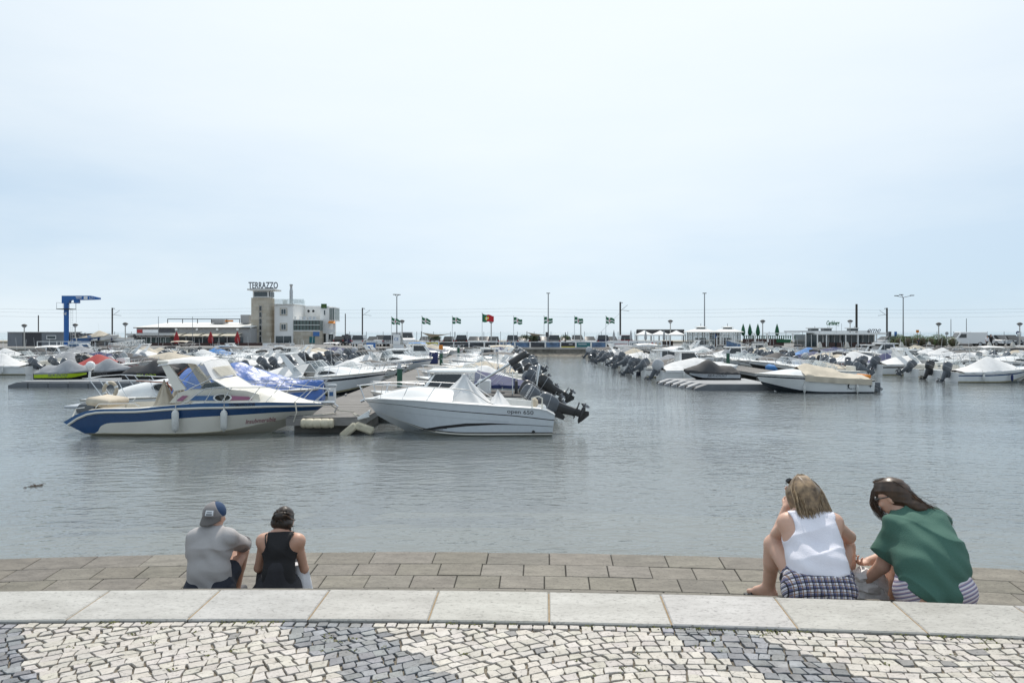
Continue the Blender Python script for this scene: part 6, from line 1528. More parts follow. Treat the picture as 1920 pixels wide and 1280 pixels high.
for i, x in enumerate((1232, 1282.5, 1333, 1436, 1537, 1588, 1639, 1690, 1742, 1800, 1855, 1899)):
    Y = 97.3; o = thing('concrete_post', 'pale tapered concrete post on the right quay edge, %s from the left' % (ORD[i] if i else 'first'), 'post', 'tapered concrete posts on the quay', (XA(x, Y), Y, LZ + .03)); mb = MB(); mb.grid([[Vector((s_ * a, s_ * b, z)) for a, b in ((-1, -1), (1, -1), (1, 1), (-1, 1))] for s_, z in ((.24, 0), (.22, .3), (.12, .68), (.09, .74))], closev=True); mb.poly([Vector((.09 * a, .09 * b, .74)) for a, b in ((-1, -1), (1, -1), (1, 1), (-1, 1))]); mb.build('shaft', 'concrete_pale', o); mb = MB(); mb.box(-.3, -.3, -.02, .3, .3, .02); mb.build('foot', 'quay_concrete', o)
def sign(px, a, b, w, Y, mat, label, rnd=False):
    o, H = pole('street_sign', px, b, Y, .04, 'pole_grey', label, 'sign', taper=1)
    mb = MB(); h2 = (b - a) * Y / F; ww = w * Y / F
    if rnd: mb.tube([(0, -.06, H), (0, -.03, H)], h2 / 2, 16)
    else: mb.box(-ww / 2, -.06, H - h2 / 2, ww / 2, -.03, H + h2 / 2)
    mb.build('plate', mat, o)
sign(1668, 617, 626, 6, 105, 'container_dark', 'small dark sign board left of the tall three armed lamp'); sign(1679, 617, 626, 5, 106, 'sign_blue', 'small tilted blue sign between pole and hedge'); sign(1720, 616, 621, 5.5, 110, 'orange', 'small orange square sign above the hedge'); sign(1775, 618.5, 625, 6, 104, 'grey_wall', 'round grey traffic sign left of the white van', True); sign(1908, 617, 624, 6, 103, 'cover_navy', 'round blue no parking sign at the right edge', True); sign(1909.8, 621, 625, 6, 102.8, 'sign_white', 'small plate beneath the round blue sign'); sign(651, 622, 630, 6, 112, 'container_dark', 'small dark sign right of the tower building'); sign(1026, 618, 627, 6, 101, 'container_dark', 'dark rectangular sign beside the slim lamp post among flags')
for k in range(2): o, H = pole('leaning_mast', (1783, 1812)[k], (598, 597)[k], 125, .06, 'pole_dark', ['left', 'right'][k] + ' thin dark mast above the white van', 'mast', 'thin masts')
for i, (px, y0) in enumerate(((168, 104.5), (190, 105.5), (222, 106))):
    e = mk_dinghy() if i != 1 else mk_tent(); o = copy_tree(e[0]); o.location = (XA(px, y0), y0, LZ + .75); o.rotation_euler.z = R((10, -8, 190)[i]); o.scale = (1, 1, 1); remat(o, {'gel_white': 'hull_blue_light'} if i == 0 else {'cover_white': 'parasol_green' if i == 2 else 'cover_beige'}); o.name = 'stored_boat'
    tag(o, ['blue', 'beige covered', 'white'][i] + ' boat stored ashore ' + ['right of the crane column', 'between crane and gangway', 'behind the white gangway'][i], 'boat', 'boats stored ashore')
    mb = MB(); 
    for xx in (-1.2, 1.0): mb.box(xx - .08, -.6, -.74, xx + .08, .6, -.1)
    mb.bar((-1.2, 0, -.6), (1.0, 0, -.6), .1, .1); mb.build('cradle', 'galv', o)
for k, v in PROTO.items():
    if not v[1]:
        def rm(o):
            for c in list(o.children): rm(c)
            bpy.data.objects.remove(o)
        rm(v[0])
# ------------------------------------------------------------------ people: smooth bodies grown from joint skeletons
def sdf_mesh(name, prims, mat, parent, h=.009, k=.03, disp=None, planes=(), sub=(), smooth=True, tone=None):
    lo = np.array([9e9] * 3); hi = -lo
    for p in prims:
        if p[0] == 'c': pts = [np.array(p[1]) - max(p[3], p[4]), np.array(p[2]) - max(p[3], p[4]), np.array(p[1]) + max(p[3], p[4]), np.array(p[2]) + max(p[3], p[4])]
        else: pts = [np.array(p[1]) - max(p[2]), np.array(p[1]) + max(p[2])]
        for q in pts: lo = np.minimum(lo, q); hi = np.maximum(hi, q)
    lo -= .04; hi += .04
    n = np.ceil((hi - lo) / h).astype(int) + 1
    ax = [lo[i] + h * np.arange(n[i]) for i in range(3)]
    D = np.full(n, .2, np.float32)
    def ev(p, S):
        X = ax[0][S[0]][:, None, None]; Y = ax[1][S[1]][None, :, None]; Z = ax[2][S[2]][None, None, :]
        if p[0] == 'c':
            a = np.array(p[1]); b = np.array(p[2]); ba = b - a; L2 = max((ba ** 2).sum(), 1e-9)
            t = np.clip(((X - a[0]) * ba[0] + (Y - a[1]) * ba[1] + (Z - a[2]) * ba[2]) / L2, 0, 1)
            d = np.sqrt((X - a[0] - t * ba[0]) ** 2 + (Y - a[1] - t * ba[1]) ** 2 + (Z - a[2] - t * ba[2]) ** 2) - (p[3] + (p[4] - p[3]) * t)
            if len(p) > 6 and p[6]:
                dn = ba / math.sqrt(L2); d = np.maximum(d, (X - b[0]) * dn[0] + (Y - b[1]) * dn[1] + (Z - b[2]) * dn[2])
            return d
        c = np.array(p[1]); r = np.array(p[2]); Rm = np.array(p[3]) if p[3] is not None else np.eye(3)
        u = [(X - c[0]) * Rm[i][0] + (Y - c[1]) * Rm[i][1] + (Z - c[2]) * Rm[i][2] for i in range(3)]
        k0 = np.sqrt(sum((u[i] / r[i]) ** 2 for i in range(3))) + 1e-6; k1 = np.sqrt(sum((u[i] / r[i] ** 2) ** 2 for i in range(3))) + 1e-6
        return k0 * (k0 - 1) / k1
    def box(p, m):
        if p[0] == 'c': r = max(p[3], p[4]) + m; a = np.minimum(p[1], p[2]) - r; b = np.maximum(p[1], p[2]) + r
        else: r = max(p[2]) + m; a = np.array(p[1]) - r; b = np.array(p[1]) + r
        i0 = np.clip(np.floor((a - lo) / h).astype(int), 0, n - 1); i1 = np.clip(np.ceil((b - lo) / h).astype(int) + 1, 1, n)
        return tuple(slice(i0[i], i1[i]) for i in range(3))
    for p in prims:
        kk = p[5] if p[0] == 'c' else p[4]; kk = kk or k
        S = box(p, kk + .02); d = ev(p, S); e = D[S]; q = np.clip(.5 + .5 * (e - d) / kk, 0, 1); D[S] = e + (d - e) * q - kk * q * (1 - q)
    for p in sub:
        S = box(p, .02); D[S] = np.maximum(D[S], -ev(p, S))
    if disp is not None:
        D += disp(ax[0][:, None, None], ax[1][None, :, None], ax[2][None, None, :])
    for pt, nr in planes:
        D = np.maximum(D, (ax[0][:, None, None] - pt[0]) * nr[0] + (ax[1][None, :, None] - pt[1]) * nr[1] + (ax[2][None, None, :] - pt[2]) * nr[2])
    ins = D < 0
    cs = tuple(x - 1 for x in n); cnt = np.zeros(cs, np.float32); acc = np.zeros(cs + (3,), np.float32)
    corners = [(i, j, k_) for i in (0, 1) for j in (0, 1) for k_ in (0, 1)]
    def cv(A, c): return A[c[0]:c[0] + cs[0], c[1]:c[1] + cs[1], c[2]:c[2] + cs[2]]
    for c in corners:
        for a_ in range(3):
            if c[a_] == 0:
                c2 = list(c); c2[a_] = 1; A, Bv = cv(D, c), cv(D, c2); m_ = cv(ins, c) != cv(ins, c2)
                t = np.where(m_, A / np.where(np.abs(A - Bv) < 1e-9, 1e-9, A - Bv), 0)
                cnt += m_
                for q in range(3): acc[..., q] += np.where(m_, c[q] + (t if q == a_ else 0), 0)
    act = cnt > 0; idx = np.full(cs, -1, np.int64); idx[act] = np.arange(act.sum())
    ijk = np.argwhere(act); V_ = (ijk + acc[act] / cnt[act][:, None]) * h + lo
    faces = []
    for a_ in range(3):
        b_, c_ = (a_ + 1) % 3, (a_ + 2) % 3
        sl0 = [slice(None)] * 3; sl1 = [slice(None)] * 3; sl0[a_] = slice(0, n[a_] - 1); sl1[a_] = slice(1, n[a_])
        A, Bv = ins[tuple(sl0)], ins[tuple(sl1)]; e = np.argwhere(A != Bv)
        e = e[(e[:, b_] > 0) & (e[:, c_] > 0) & (e[:, b_] < n[b_] - 1) & (e[:, c_] < n[c_] - 1)]
        flip = A[tuple(e.T)]
        def gi(db, dc):
            f = e.copy(); f[:, b_] -= db; f[:, c_] -= dc; return idx[tuple(f.T)]
        q = np.stack([gi(1, 1), gi(0, 1), gi(0, 0), gi(1, 0)], 1); q[~flip] = q[~flip][:, ::-1]
        faces.append(q)
    Fc = np.concatenate(faces)
    me = bpy.data.meshes.new(name); me.vertices.add(len(V_)); me.vertices.foreach_set("co", V_.astype(np.float32).ravel())
    me.loops.add(Fc.size); me.loops.foreach_set("vertex_index", Fc.ravel().astype(np.int32)); me.polygons.add(len(Fc))
    me.polygons.foreach_set("loop_start", np.arange(0, Fc.size, 4, dtype=np.int32)); me.polygons.foreach_set("loop_total", np.full(len(Fc), 4, np.int32))
    me.update(calc_edges=True); me.validate(); me.materials.append(MAT[mat])
    me.polygons.foreach_set("use_smooth", [True] * len(me.polygons))
    o = bpy.data.objects.new(name, me); col.objects.link(o); o.parent = parent
    return o
def C(a, b, ra, rb=None, k=None, flat=False): return ('c', tuple(a), tuple(b), ra, ra if rb is None else rb, k, flat)
def E(c, r, rot=None, k=None): return ('e', tuple(c), tuple(r), rot, k)
def frame(f, up=(0, 0, 1)):
    f = Vector(f).normalized(); s = f.cross(Vector(up)).normalized(); u = s.cross(f).normalized(); return s, f, u
def head_prims(c, f, neck, sc=1.0):
    s, f, u = frame(f); Rm = [tuple(s), tuple(f), tuple(u)]
    pr = [E(c, (.075 * sc, .092 * sc, .108 * sc), Rm, .02), E(c + f * .03 - u * .068, (.052, .058, .05), Rm, .03), C(c + f * .09 + u * .01, c + f * .108 - u * .03, .009, .014, .012), C(neck, c - u * .05 - f * .015, .056, .05, .03), E(c + f * .082 - u * .066, (.024, .012, .009), Rm, .01)]
    for g in (-1, 1):
        pr.append(E(c + s * g * .078 - u * .012 - f * .005, (.011, .024, .033), Rm, .008)); pr.append(E(c + s * g * .04 + f * .072 - u * .03, (.022, .02, .02), Rm, .02))
    return pr, (s, f, u)
def face_bits(parent, c, S):
    s, f, u = S
    for g in (-1, 1):
        mb = MB(); mb.ball(c + s * g * .03 + f * .079 + u * .006, .0125, 8, 6); e = mb.build('eye', 'eye_white', parent, smooth=60); mb = MB(); mb.ball(c + s * g * .03 + f * .0885 + u * .006, .0055, 6, 5); mb.build('iris', 'hair_dark', e, smooth=60)
    mb = MB(); T = Matrix((s, f, u)).transposed(); mb.ball(c + f * .09 - u * .066, (.022, .008, .008), 8, 6, 0, T); mb.build('lips', 'lips', parent, smooth=60)
def hand_prims(w, d, nrm, curl, side=1, sc=1.0):
    d = Vector(d).normalized(); nrm = Vector(nrm); nrm = (nrm - d * nrm.dot(d)).normalized(); s = d.cross(nrm) * side
    pr = [E(w + d * .045, (.038 * sc, .048 * sc, .016), [tuple(s), tuple(d), tuple(nrm)], .02)]
    for i in range(4):
        b = w + d * (.082 - .006 * abs(i - 1.3)) + s * (i - 1.5) * .0195; a = math.radians(curl) * (1 + .1 * i); dd = d.copy(); L = (.038, .026, .02); sc_ = (.92, 1.05, 1.0, .8)[i]
        for q in range(3):
            dd = Matrix.Rotation(-a if side > 0 else -a, 3, s * (1 if side > 0 else -1)) @ dd if True else dd
            e = b + dd * L[q] * sc_; pr.append(C(b, e, .0088 - .0008 * q, .0082 - .0008 * q, .004)); b = e
    b = w + d * .025 - s * .03; t1 = b + (d * .6 - s * .7 + nrm * .2).normalized() * .04; t2 = t1 + (d * .9 - s * .1 + nrm * .3).normalized() * .03
    pr += [C(b, t1, .013, .0105, .012), C(t1, t2, .0105, .0085, .005)]
    return pr
def folds(seed, amp, dirv=(0, 0, 1), f=38, f2=14):
    dv = Vector(dirv).normalized()
    def fn(X, Y, Z):
        u = X * dv.x + Y * dv.y + Z * dv.z
        rid = (1 - np.abs(np.sin(f * .42 * u + 1.6 * np.sin(6 * X + seed * 2) + 1.1 * np.sin(8 * Y - 5 * Z + seed)))) ** 3 * (.5 + .5 * np.sin(8 * X + 9 * Z + seed * 3))
        return -1.5 * amp * rid + amp * .7 * (np.sin(f * u + 2.1 * np.sin(f2 * X + seed) + 1.3 * np.sin(9 * Y + seed * 2)) * (.5 + .5 * np.sin(7 * X + 5 * Z + seed)) + .5 * np.sin(61 * u + 11 * X + seed * 3) * (.5 + .5 * np.sin(11 * X - 6 * Z + seed * 1.7)))
    return fn
def strands(name, guides, mat, parent, n, spread, seed, r=.0028, wav=.006):
    rg = random.Random(seed); mb = MB()
    for i in range(n):
        g = guides[i % len(guides)]; sp = spread; o = Vector((rg.gauss(0, 1), rg.gauss(0, 1), rg.gauss(0, 1))) * sp; ph = rg.uniform(0, 6); pts = []; m_ = len(g); cut = rg.uniform(.78, 1)
        for j in range(10):
            t = j / 9 * cut * (m_ - 1); a = int(min(t, m_ - 2)); q = t - a
            # catmull-rom through the guide
            p0, p1, p2, p3 = g[max(a - 1, 0)], g[a], g[a + 1], g[min(a + 2, m_ - 1)]
            p = .5 * ((2 * p1) + (p2 - p0) * q + (2 * p0 - 5 * p1 + 4 * p2 - p3) * q * q + (3 * p1 - p0 - 3 * p2 + p3) * q ** 3)
            pts.append(p + o * (.35 + .8 * j / 9) + Vector((sin(ph + j * .9), cos(ph * 1.3 + j * .8), sin(ph * .7 + j))) * wav * j / 9)
        mb.tube(pts, [r * (1 - .6 * j / 9) for j in range(10)], 4)
    return mb.build(name, mat, parent, smooth=80, fix=False)
M('skin', (.52, .3, .215), .5, var=.08, scale=9, sss=.12); M('skin_pale', (.58, .36, .27), .5, var=.08, scale=9, sss=.12); M('eye_white', (.8, .8, .78), .2, var=0); M('lips', (.4, .14, .12), .45, var=0)
M('hair_dark', (.028, .018, .013), .42, var=.5, scale=30); M('hair_brown', (.055, .03, .017), .38, var=.5, scale=22); M('hair_chestnut', (.14, .075, .04), .4, var=.3, scale=20); M('hair_blonde', (.24, .165, .095), .42, var=.6, scale=26, stain=(.07, .045, .028)); M('hair_blonde_light', (.4, .3, .19), .42, var=.3, scale=20)
def cloth(name, c, bump=.25): 
    return M(name, c, .85, var=.07, scale=7, bump=bump, bscale=160)
cloth('tee_grey', (.40, .385, .385)); cloth('tee_green', (.05, .13, .1)); cloth('tank_white', (.74, .73, .8)); cloth('tank_black', (.012, .012, .014)); cloth('shorts_black', (.02, .02, .025)); cloth('shorts_navy', (.022, .027, .042)); cloth('cap_grey', (.24, .225, .225)); cloth('cap_blue', (.018, .05, .12)); cloth('brim_grey', (.13, .12, .115)); cloth('white_cloth', (.7, .7, .73)); M('sock', (.7, .7, .72), .8); M('shoe', (.05, .05, .055), .6)
M('paper', (.8, .78, .78), .6, var=.1, scale=12, bump=.5, bscale=25)
def stripes(mat, axes, bands):
    m = MAT[mat]; n, l, b = nodes(m); geo = n.new("ShaderNodeNewGeometry"); last = None; base = bands[0]
    rgb = n.new("ShaderNodeRGB"); rgb.outputs[0].default_value = (*base, 1); last = rgb.outputs[0]
    for (vec, freq, phase, width, colr, fac) in axes:
        dt = n.new("ShaderNodeVectorMath"); dt.operation = 'DOT_PRODUCT'; l.new(geo.outputs['Position'], dt.inputs[0]); dt.inputs[1].default_value = vec
        a = n.new("ShaderNodeMath"); a.operation = 'MULTIPLY_ADD'; l.new(dt.outputs['Value'], a.inputs[0]); a.inputs[1].default_value = freq; a.inputs[2].default_value = phase
        fr = n.new("ShaderNodeMath"); fr.operation = 'FRACT'; l.new(a.outputs[0], fr.inputs[0])
        lt = n.new("ShaderNodeMath"); lt.operation = 'LESS_THAN'; l.new(fr.outputs[0], lt.inputs[0]); lt.inputs[1].default_value = width
        mu = n.new("ShaderNodeMath"); mu.operation = 'MULTIPLY'; l.new(lt.outputs[0], mu.inputs[0]); mu.inputs[1].default_value = fac
        mx = n.new("ShaderNodeMix"); mx.data_type = 'RGBA'; l.new(mu.outputs[0], mx.inputs[0]); l.new(last, mx.inputs[6]); mx.inputs[7].default_value = (*colr, 1); last = mx.outputs[2]
    l.new(last, b.inputs['Base Color'])
cloth('plaid', (.6, .6, .66)); X_, Z_ = (1, .15, 0), (.0, .62, .85)
stripes('plaid', [(X_, 24, 0, .38, (.05, .055, .15), .75), (Z_, 24, .2, .38, (.05, .055, .15), .75), (X_, 24, .55, .14, (.2, .1, .05), .8), (Z_, 24, .72, .14, (.2, .1, .05), .8), (X_, 24, .06, .12, (.008, .008, .012), .95), (Z_, 24, .26, .16, (.008, .008, .012), .95)], [(.62, .62, .68)])
cloth('striped', (.6, .56, .6)); D_ = (-.35, .3, .9)
stripes('striped', [(D_, 42, 0, .34, (.13, .12, .24), .9), (D_, 42, .62, .14, (.3, .15, .2), .9)], [(.62, .58, .62)])
Rtorso = None
def torso(J, r, off=0.0, wide=.085):
    pe, wa, ch, ne = J['pelvis'], J['waist'], J['chest'], J['neck']; s = (J['shR'] - J['shL']).normalized(); pr = []
    for g in (-1, 1):
        pr += [C(pe + s * g * wide * 1.1, wa + s * g * wide * .85, r[0] + off, r[1] + off, .06), C(wa + s * g * wide * .85, ch + s * g * wide * 1.05, r[1] + off, r[2] + off, .06), C(ch + s * g * wide, ne + s * g * .03, r[2] * .92 + off, .05 + off, .07)]
    pr += [C(J['shL'], ne, .058 + off, .052 + off, .05), C(J['shR'], ne, .058 + off, .052 + off, .05), C(J['shL'], ch, .056 + off, .085 + off, .05), C(J['shR'], ch, .056 + off, .085 + off, .05), C(pe, wa, r[0] + off, r[1] + off, .05)]
    return pr
def limb(a, b, c, r): return [C(a, b, r[0], r[1], .03), C(b, c, r[1] * 1.02, r[2], .02)]
def foot(an, d, L=.2):
    d = Vector(d).normalized(); h_ = an - d * .03 - Vector((0, 0, .045)); t = an + d * (L - .05) - Vector((0, 0, .066)); return [C(an, h_, .036, .034, .02), C(h_, t, .034, .02, .02), C(an, an.lerp(t, .6), .034, .026, .03)]
def person(name, label, J, skin, r, arm, leg, hf, wide=.085, hands=(30, 30), sc=1.0, footdir=((0, 1, 0), (0, 1, 0))):
    o = empty(name, (J['pelvis'].x, J['pelvis'].y, J['pelvis'].z - .11), 0, label, 'person')
    inv = Matrix.Translation(-o.location)
    J = {k: Vector(v) - o.location for k, v in J.items()}; o['_'] = 0; del o['_']
    hp, S = head_prims(J['head'], hf, J['neck'], sc)
    pr = torso(J, r, 0, wide) + hp + limb(J['shL'], J['elL'], J['wrL'], arm) + limb(J['shR'], J['elR'], J['wrR'], arm)
    for q, g in (('L', 0), ('R', 1)):
        pr += limb(J['hip' + q], J['kn' + q], J['an' + q], leg); pr += [C(J['kn' + q], J['kn' + q].lerp(J['an' + q], .4) - Vector((0, .02, 0)), leg[1] * .98, leg[1] * .95, .03)]
        pr += foot(J['an' + q], footdir[g])
        d = (J['wr' + q] - J['el' + q]); pr += hand_prims(J['wr' + q], d if ('hd' + q) not in J else J['hd' + q] + o.location, J.get('hn' + q, Vector((0, 0, -1)) - o.location) + o.location, hands[g], 1 if q == 'R' else -1)
    body = sdf_mesh('body', pr, skin, o, h=.0078, k=.025); face_bits(o, J['head'], S)
    return o, J, S
# ---- woman in white tank top and checked shorts
J = dict(pelvis=P(1535, 1103, 4.75), waist=P(1532, 1058, 4.80), chest=P(1521, 1004, 4.93), neck=P(1509, 963, 5.02), head=P(1503, 925, 5.10), shL=P(1477, 979, 4.97), shR=P(1562, 980, 4.95), elL=P(1457, 1002, 5.20), wrL=P(1474, 952, 5.23), elR=P(1592, 1006, 5.12), wrR=P(1548, 1004, 5.33),
         hipL=P(1512, 1103, 4.85), knL=P(1451, 1020, 5.22), anL=P(1441, 1100, 5.33), hipR=P(1560, 1103, 4.85), knR=P(1584, 1024, 5.22), anR=P(1588, 1103, 5.33))
o, j, S = person('person', 'woman in white tank top and checked shorts sitting on the steps, hand to her head', J, 'skin_pale', (.115, .098, .09), (.05, .042, .029), (.092, .062, .043), (-.1, 1, -.15), .088, (20, 25), footdir=((-.75, .7, 0), (.2, 1, 0)))
up = (j['neck'] - j['waist']).normalized()
sub = [E(j['neck'] + Vector((0, .0, .05)), (.085, .1, .075)), E(j['shL'] + Vector((-.066, .0, .0)), (.088, .2, .12)), E(j['shR'] + Vector((.066, .0, .0)), (.088, .2, .12))]
tk = torso(j, (.115, .098, .09), .010, .088)
sdf_mesh('tank_top', tk, 'tank_white', o, .007, .03, folds(1.3, .0055, (.15, .3, 1), 46), planes=[((j['waist'] + Vector((0, 0, -.02))), (0, .1, -1)), (j['neck'] - up * .005, tuple(up))], sub=sub)
sh = [C(j['pelvis'] + Vector((g * .1, 0, 0)), j['waist'] + Vector((g * .075, 0, -.0)), .142, .118, .06) for g in (-1, 1)] + [C(j['pelvis'], j['waist'], .13, .12, .06)]
for q in 'LR': sh += [C(j['hip' + q] + Vector((0, 0, -.01)), j['hip' + q].lerp(j['kn' + q], .34), .128, .115, .05, True)]
sdf_mesh('shorts', sh, 'plaid', o, .008, .05, folds(4.2, .006, (.6, 0, .5), 34), planes=[(j['waist'] + Vector((0, 0, -.012)), (0, -.1, 1)), (j['pelvis'] + Vector((0, 0, -.135)), (0, 0, -1))])
s, f, u = S; c = j['head']
hb_ = [E(c - f * .012 + u * .012, (.092, .1, .118), [tuple(s), tuple(f), tuple(u)], .03), C(c - f * .07 + u * .01, c - f * .085 - u * .11, .07, .062, .05), C(c - f * .06 - s * .03, c - f * .09 - s * .035 - u * .13, .06, .05, .05), C(c - f * .06 + s * .03, c - f * .1 + s * .05 - u * .14, .06, .045, .05), C(c + s * .07, c + s * .105 - f * .09 - u * .13, .035, .022, .05), C(c - s * .07 + f * .02, c - s * .065 - f * .02 - u * .11, .03, .025, .05)]
hm = sdf_mesh('hair', hb_, 'hair_blonde', o, .007, .03, folds(2.2, .004, (1, 0, .1), 120, 20))
G_ = []
for a in (-1, -.75, -.5, -.25, 0, .25, .5, .75, 1): G_.append([c + u * .13 + s * a * .02, c + s * a * .085 - f * .05 + u * .06, c + s * a * .1 - f * .115 - u * .03, c + s * (a * .11 + .01) - f * .15 - u * .12, c + s * (a * .13 + .045) - f * .16 - u * .185])
strands('locks', G_, 'hair_blonde', hm, 260, .008, 3); strands('light_locks', G_, 'hair_blonde_light', hm, 150, .009, 8, .0024)
mb = MB(); T = Matrix((s, f, u)).transposed()
for g in (-1, 1): mb.ball(c + f * .075 + s * g * .045 + u * .085, (.03, .012, .022), 8, 6, 0, T)
mb.tube([c + f * .08 - s * .075 + u * .09, c - s * .1 + u * .07 + f * .02], .005, 5); tag(mb.build('sunglasses', 'glass_dark', o, smooth=50))
mb = MB(); fd = Vector((-.75, .7, 0)).normalized()
for an, fd in ((j['anL'], Vector((-.75, .7, 0)).normalized()), (j['anR'], Vector((.2, 1, 0)).normalized())):
    sd_ = Vector((fd.y, -fd.x, 0)); mb = MB(); ct = an + fd * .07 - Vector((0, 0, .096)); mb.grid([[ct + fd * (.125 * cos(a)) + sd_ * (.042 * sin(a)) + Vector((0, 0, z)) for a in [2 * PI * k / 14 for k in range(14)]] for z in (-.008, .008)], closev=True); mb.poly([ct + fd * (.125 * cos(a)) + sd_ * (.042 * sin(a)) + Vector((0, 0, .008)) for a in [2 * PI * k / 14 for k in range(14)]]); sl_ = mb.build('sandal', 'black_plastic', o)
    mb = MB(); mb.tube([ct + fd * .05 + sd_ * .042, ct + fd * .055 + Vector((0, 0, .055)), ct + fd * .05 - sd_ * .042], .008, 5); mb.build('strap', 'black_plastic', sl_)
# ---- woman in green shirt bending to the left
J = dict(pelvis=P(1752, 1106, 4.70), waist=P(1746, 1058, 4.76), chest=P(1725, 998, 4.92), neck=P(1697, 962, 5.03), head=P(1670, 929, 5.09), shL=P(1681, 990, 4.94), shR=P(1752, 975, 5.06), elL=P(1655, 1060, 5.00), wrL=P(1618, 1092, 5.12), elR=P(1664, 1042, 5.30), wrR=P(1628, 1052, 5.24),
         hipL=P(1735, 1108, 4.80), knL=P(1680, 1046, 5.15), anL=P(1668, 1117, 5.27), hipR=P(1782, 1108, 4.80), knR=P(1738, 1050, 5.2), anR=P(1724, 1122, 5.3))
o, j, S = person('person', 'woman in green shirt and striped shorts bending over a white bag', J, 'skin_pale', (.15, .155, .125), (.056, .046, .031), (.1, .07, .046), (-.8, .5, -.42), .075, (42, 38), footdir=((-.2, 1, 0), (.2, 1, 0)))
gs_ = torso(j, (.15, .155, .125), .014, .075) + [C(j['shL'], j['elL'].lerp(j['shL'], .2), .088, .098, .04, True), C(j['shR'], j['elR'].lerp(j['shR'], .45), .085, .092, .04, True), E(j['waist'].lerp(j['chest'], .45) + Vector((0, -.03, 0)), (.2, .17, .16), None, .06)]
hem = j['pelvis'] + Vector((0, 0, -.02))
def fg(X, Y, Z):
    a = folds(.7, .012, (.5, .2, .8), 34)(X, Y, Z); return a
sdf_mesh('shirt', gs_, 'tee_green', o, .0078, .04, fg, planes=[(hem + Vector((0, 0, -.005)), (-.42, .3, -1))], sub=[E(j['neck'] + Vector((-.05, .02, .075)), (.085, .085, .06))])
ss = [C(j['pelvis'] + Vector((g * .1, 0, -.0)), j['waist'] + Vector((g * .07, 0, -.04)), .158, .13, .06) for g in (-1, 1)]
for q in 'LR': ss += [C(j['hip' + q], j['hip' + q].lerp(j['kn' + q], .5), .132, .112, .05, True)]
sdf_mesh('shorts', ss, 'striped', o, .008, .05, folds(2.2, .004, (.5, 0, .6), 30), planes=[(j['pelvis'] + Vector((0, 0, -.142)), (0, 0, -1))])
s, f, u = S; c = j['head']; Rm = [tuple(s), tuple(f), tuple(u)]
hb_ = [E(c - f * .022 + u * .02, (.09, .098, .108), Rm, .03), C(c - f * .06 + u * .0, j['neck'] + Vector((.05, -.06, .06)), .075, .05, .05), C(j['neck'] + Vector((.04, -.06, .06)), j['neck'] + Vector((.17, -.08, .03)), .045, .02, .04), C(c + f * .05 + u * .085, c + f * .085 - u * .0 - s * .03, .03, .012, .03), C(c + u * .05 + f * .03 + s * .06, c + f * .075 + s * .045 - u * .08, .028, .014, .03)]
hm = sdf_mesh('hair', hb_, 'hair_brown', o, .007, .03, folds(3.1, .004, (0, .5, 1), 110, 20), sub=[E(c - s * .075 - u * .02 + f * .055, (.05, .055, .06), Rm)])
G_ = []; nk = j['neck']; cm = Vector((0, -1, 0))
for a in range(8):
    t_ = a / 7; G_.append([c + u * .12 + f * .06 * (1 - t_), c + u * .09 - f * .04 + cm * (.07 * t_), c - f * .1 + u * (.02 - .03 * t_) + cm * .05 * t_, nk + Vector((.05, -.07 - .02 * t_, .09)), nk + Vector((.14 + .06 * t_, -.09, .05 - .01 * a)), nk + Vector((.22 + .05 * t_, -.09, -.0 - .012 * a))])
strands('locks', G_, 'hair_brown', hm, 200, .009, 5); strands('light_locks', G_, 'hair_chestnut', hm, 110, .01, 15, .002); strands('stray_locks', G_, 'hair_brown', hm, 40, .02, 25, .0014, .02)
W_ = []
for a in range(7): t_ = a / 6; W_.append([c + u * .12 + f * .03, c + f * (.1 + .02 * t_) + u * .05 + cm * .02, c + f * .13 - u * .03 + cm * .03 * t_ + Vector((-.01, 0, 0)), c + f * .11 - u * .1 - s * .03 * t_, c + f * .08 - u * .17 + s * .03])
strands('fringe', W_, 'hair_brown', hm, 90, .011, 9, .0024, .014)
mb = MB(); mb.ball(c + f * .088 - s * .045 + u * .012, (.032, .014, .022), 8, 6, 0, Matrix((s, f, u)).transposed()); mb.ball(c + f * .088 + s * .045 + u * .012, (.032, .014, .022), 8, 6, 0, Matrix((s, f, u)).transposed()); mb.tube([c + f * .09 - s * .07 + u * .015, c - s * .088 + u * .01], .004, 5); mb.tube([c + f * .1 - s * .03 + u * .015, c + f * .1 + s * .03 + u * .015], .004, 5); mb.build('sunglasses', 'glass_dark', o, smooth=50)
d = (j['wrL'] - j['elL']).normalized(); mb = MB(); b1 = d.orthogonal().normalized(); b2 = d.cross(b1); w0 = j['wrL'] - d * .01; mb.tube([w0 + (b1 * cos(a) + b2 * sin(a)) * .034 for a in [2 * PI * k / 14 for k in range(14)]], .007, 5, closed=True); mb.build('watch', 'pole_grey', o, smooth=60)
# paper bag on the step beside her
bgp = P(1634, 1106, 5.12); mb = MB(); rows = []; rn = random.Random(2); bz = -.34
for i in range(13):
    q = i / 12; row_ = []
    for k in range(26):
        a = 2 * PI * k / 26; cx_, sx_ = cos(a), sin(a); e = .55; w = .115 + .015 * sin(q * 3); dpt = .075
        x = w * math.copysign(abs(cx_) ** e, cx_) * (1 - .25 * q * (cx_ > 0)); y = dpt * math.copysign(abs(sx_) ** e, sx_) * (1 - .35 * q)
        nz = mnoise.noise(Vector((x * 14, y * 14, q * 5))) * .045 + mnoise.noise(Vector((x * 34, y * 34, q * 11))) * .022
        row_.append(Vector((x + nz, y + nz * .8, .3 * q * (1 - .35 * max(0, cx_)) + nz)))
    rows.append(row_)
mb.grid(rows, closev=True); mb.poly(rows[-1]); bag = mb.build('bag', 'paper', None, smooth=25); bag.location = (bgp.x, bgp.y, bz + .01); tag(bag, 'crumpled white bag on the step between the two women', 'bag')
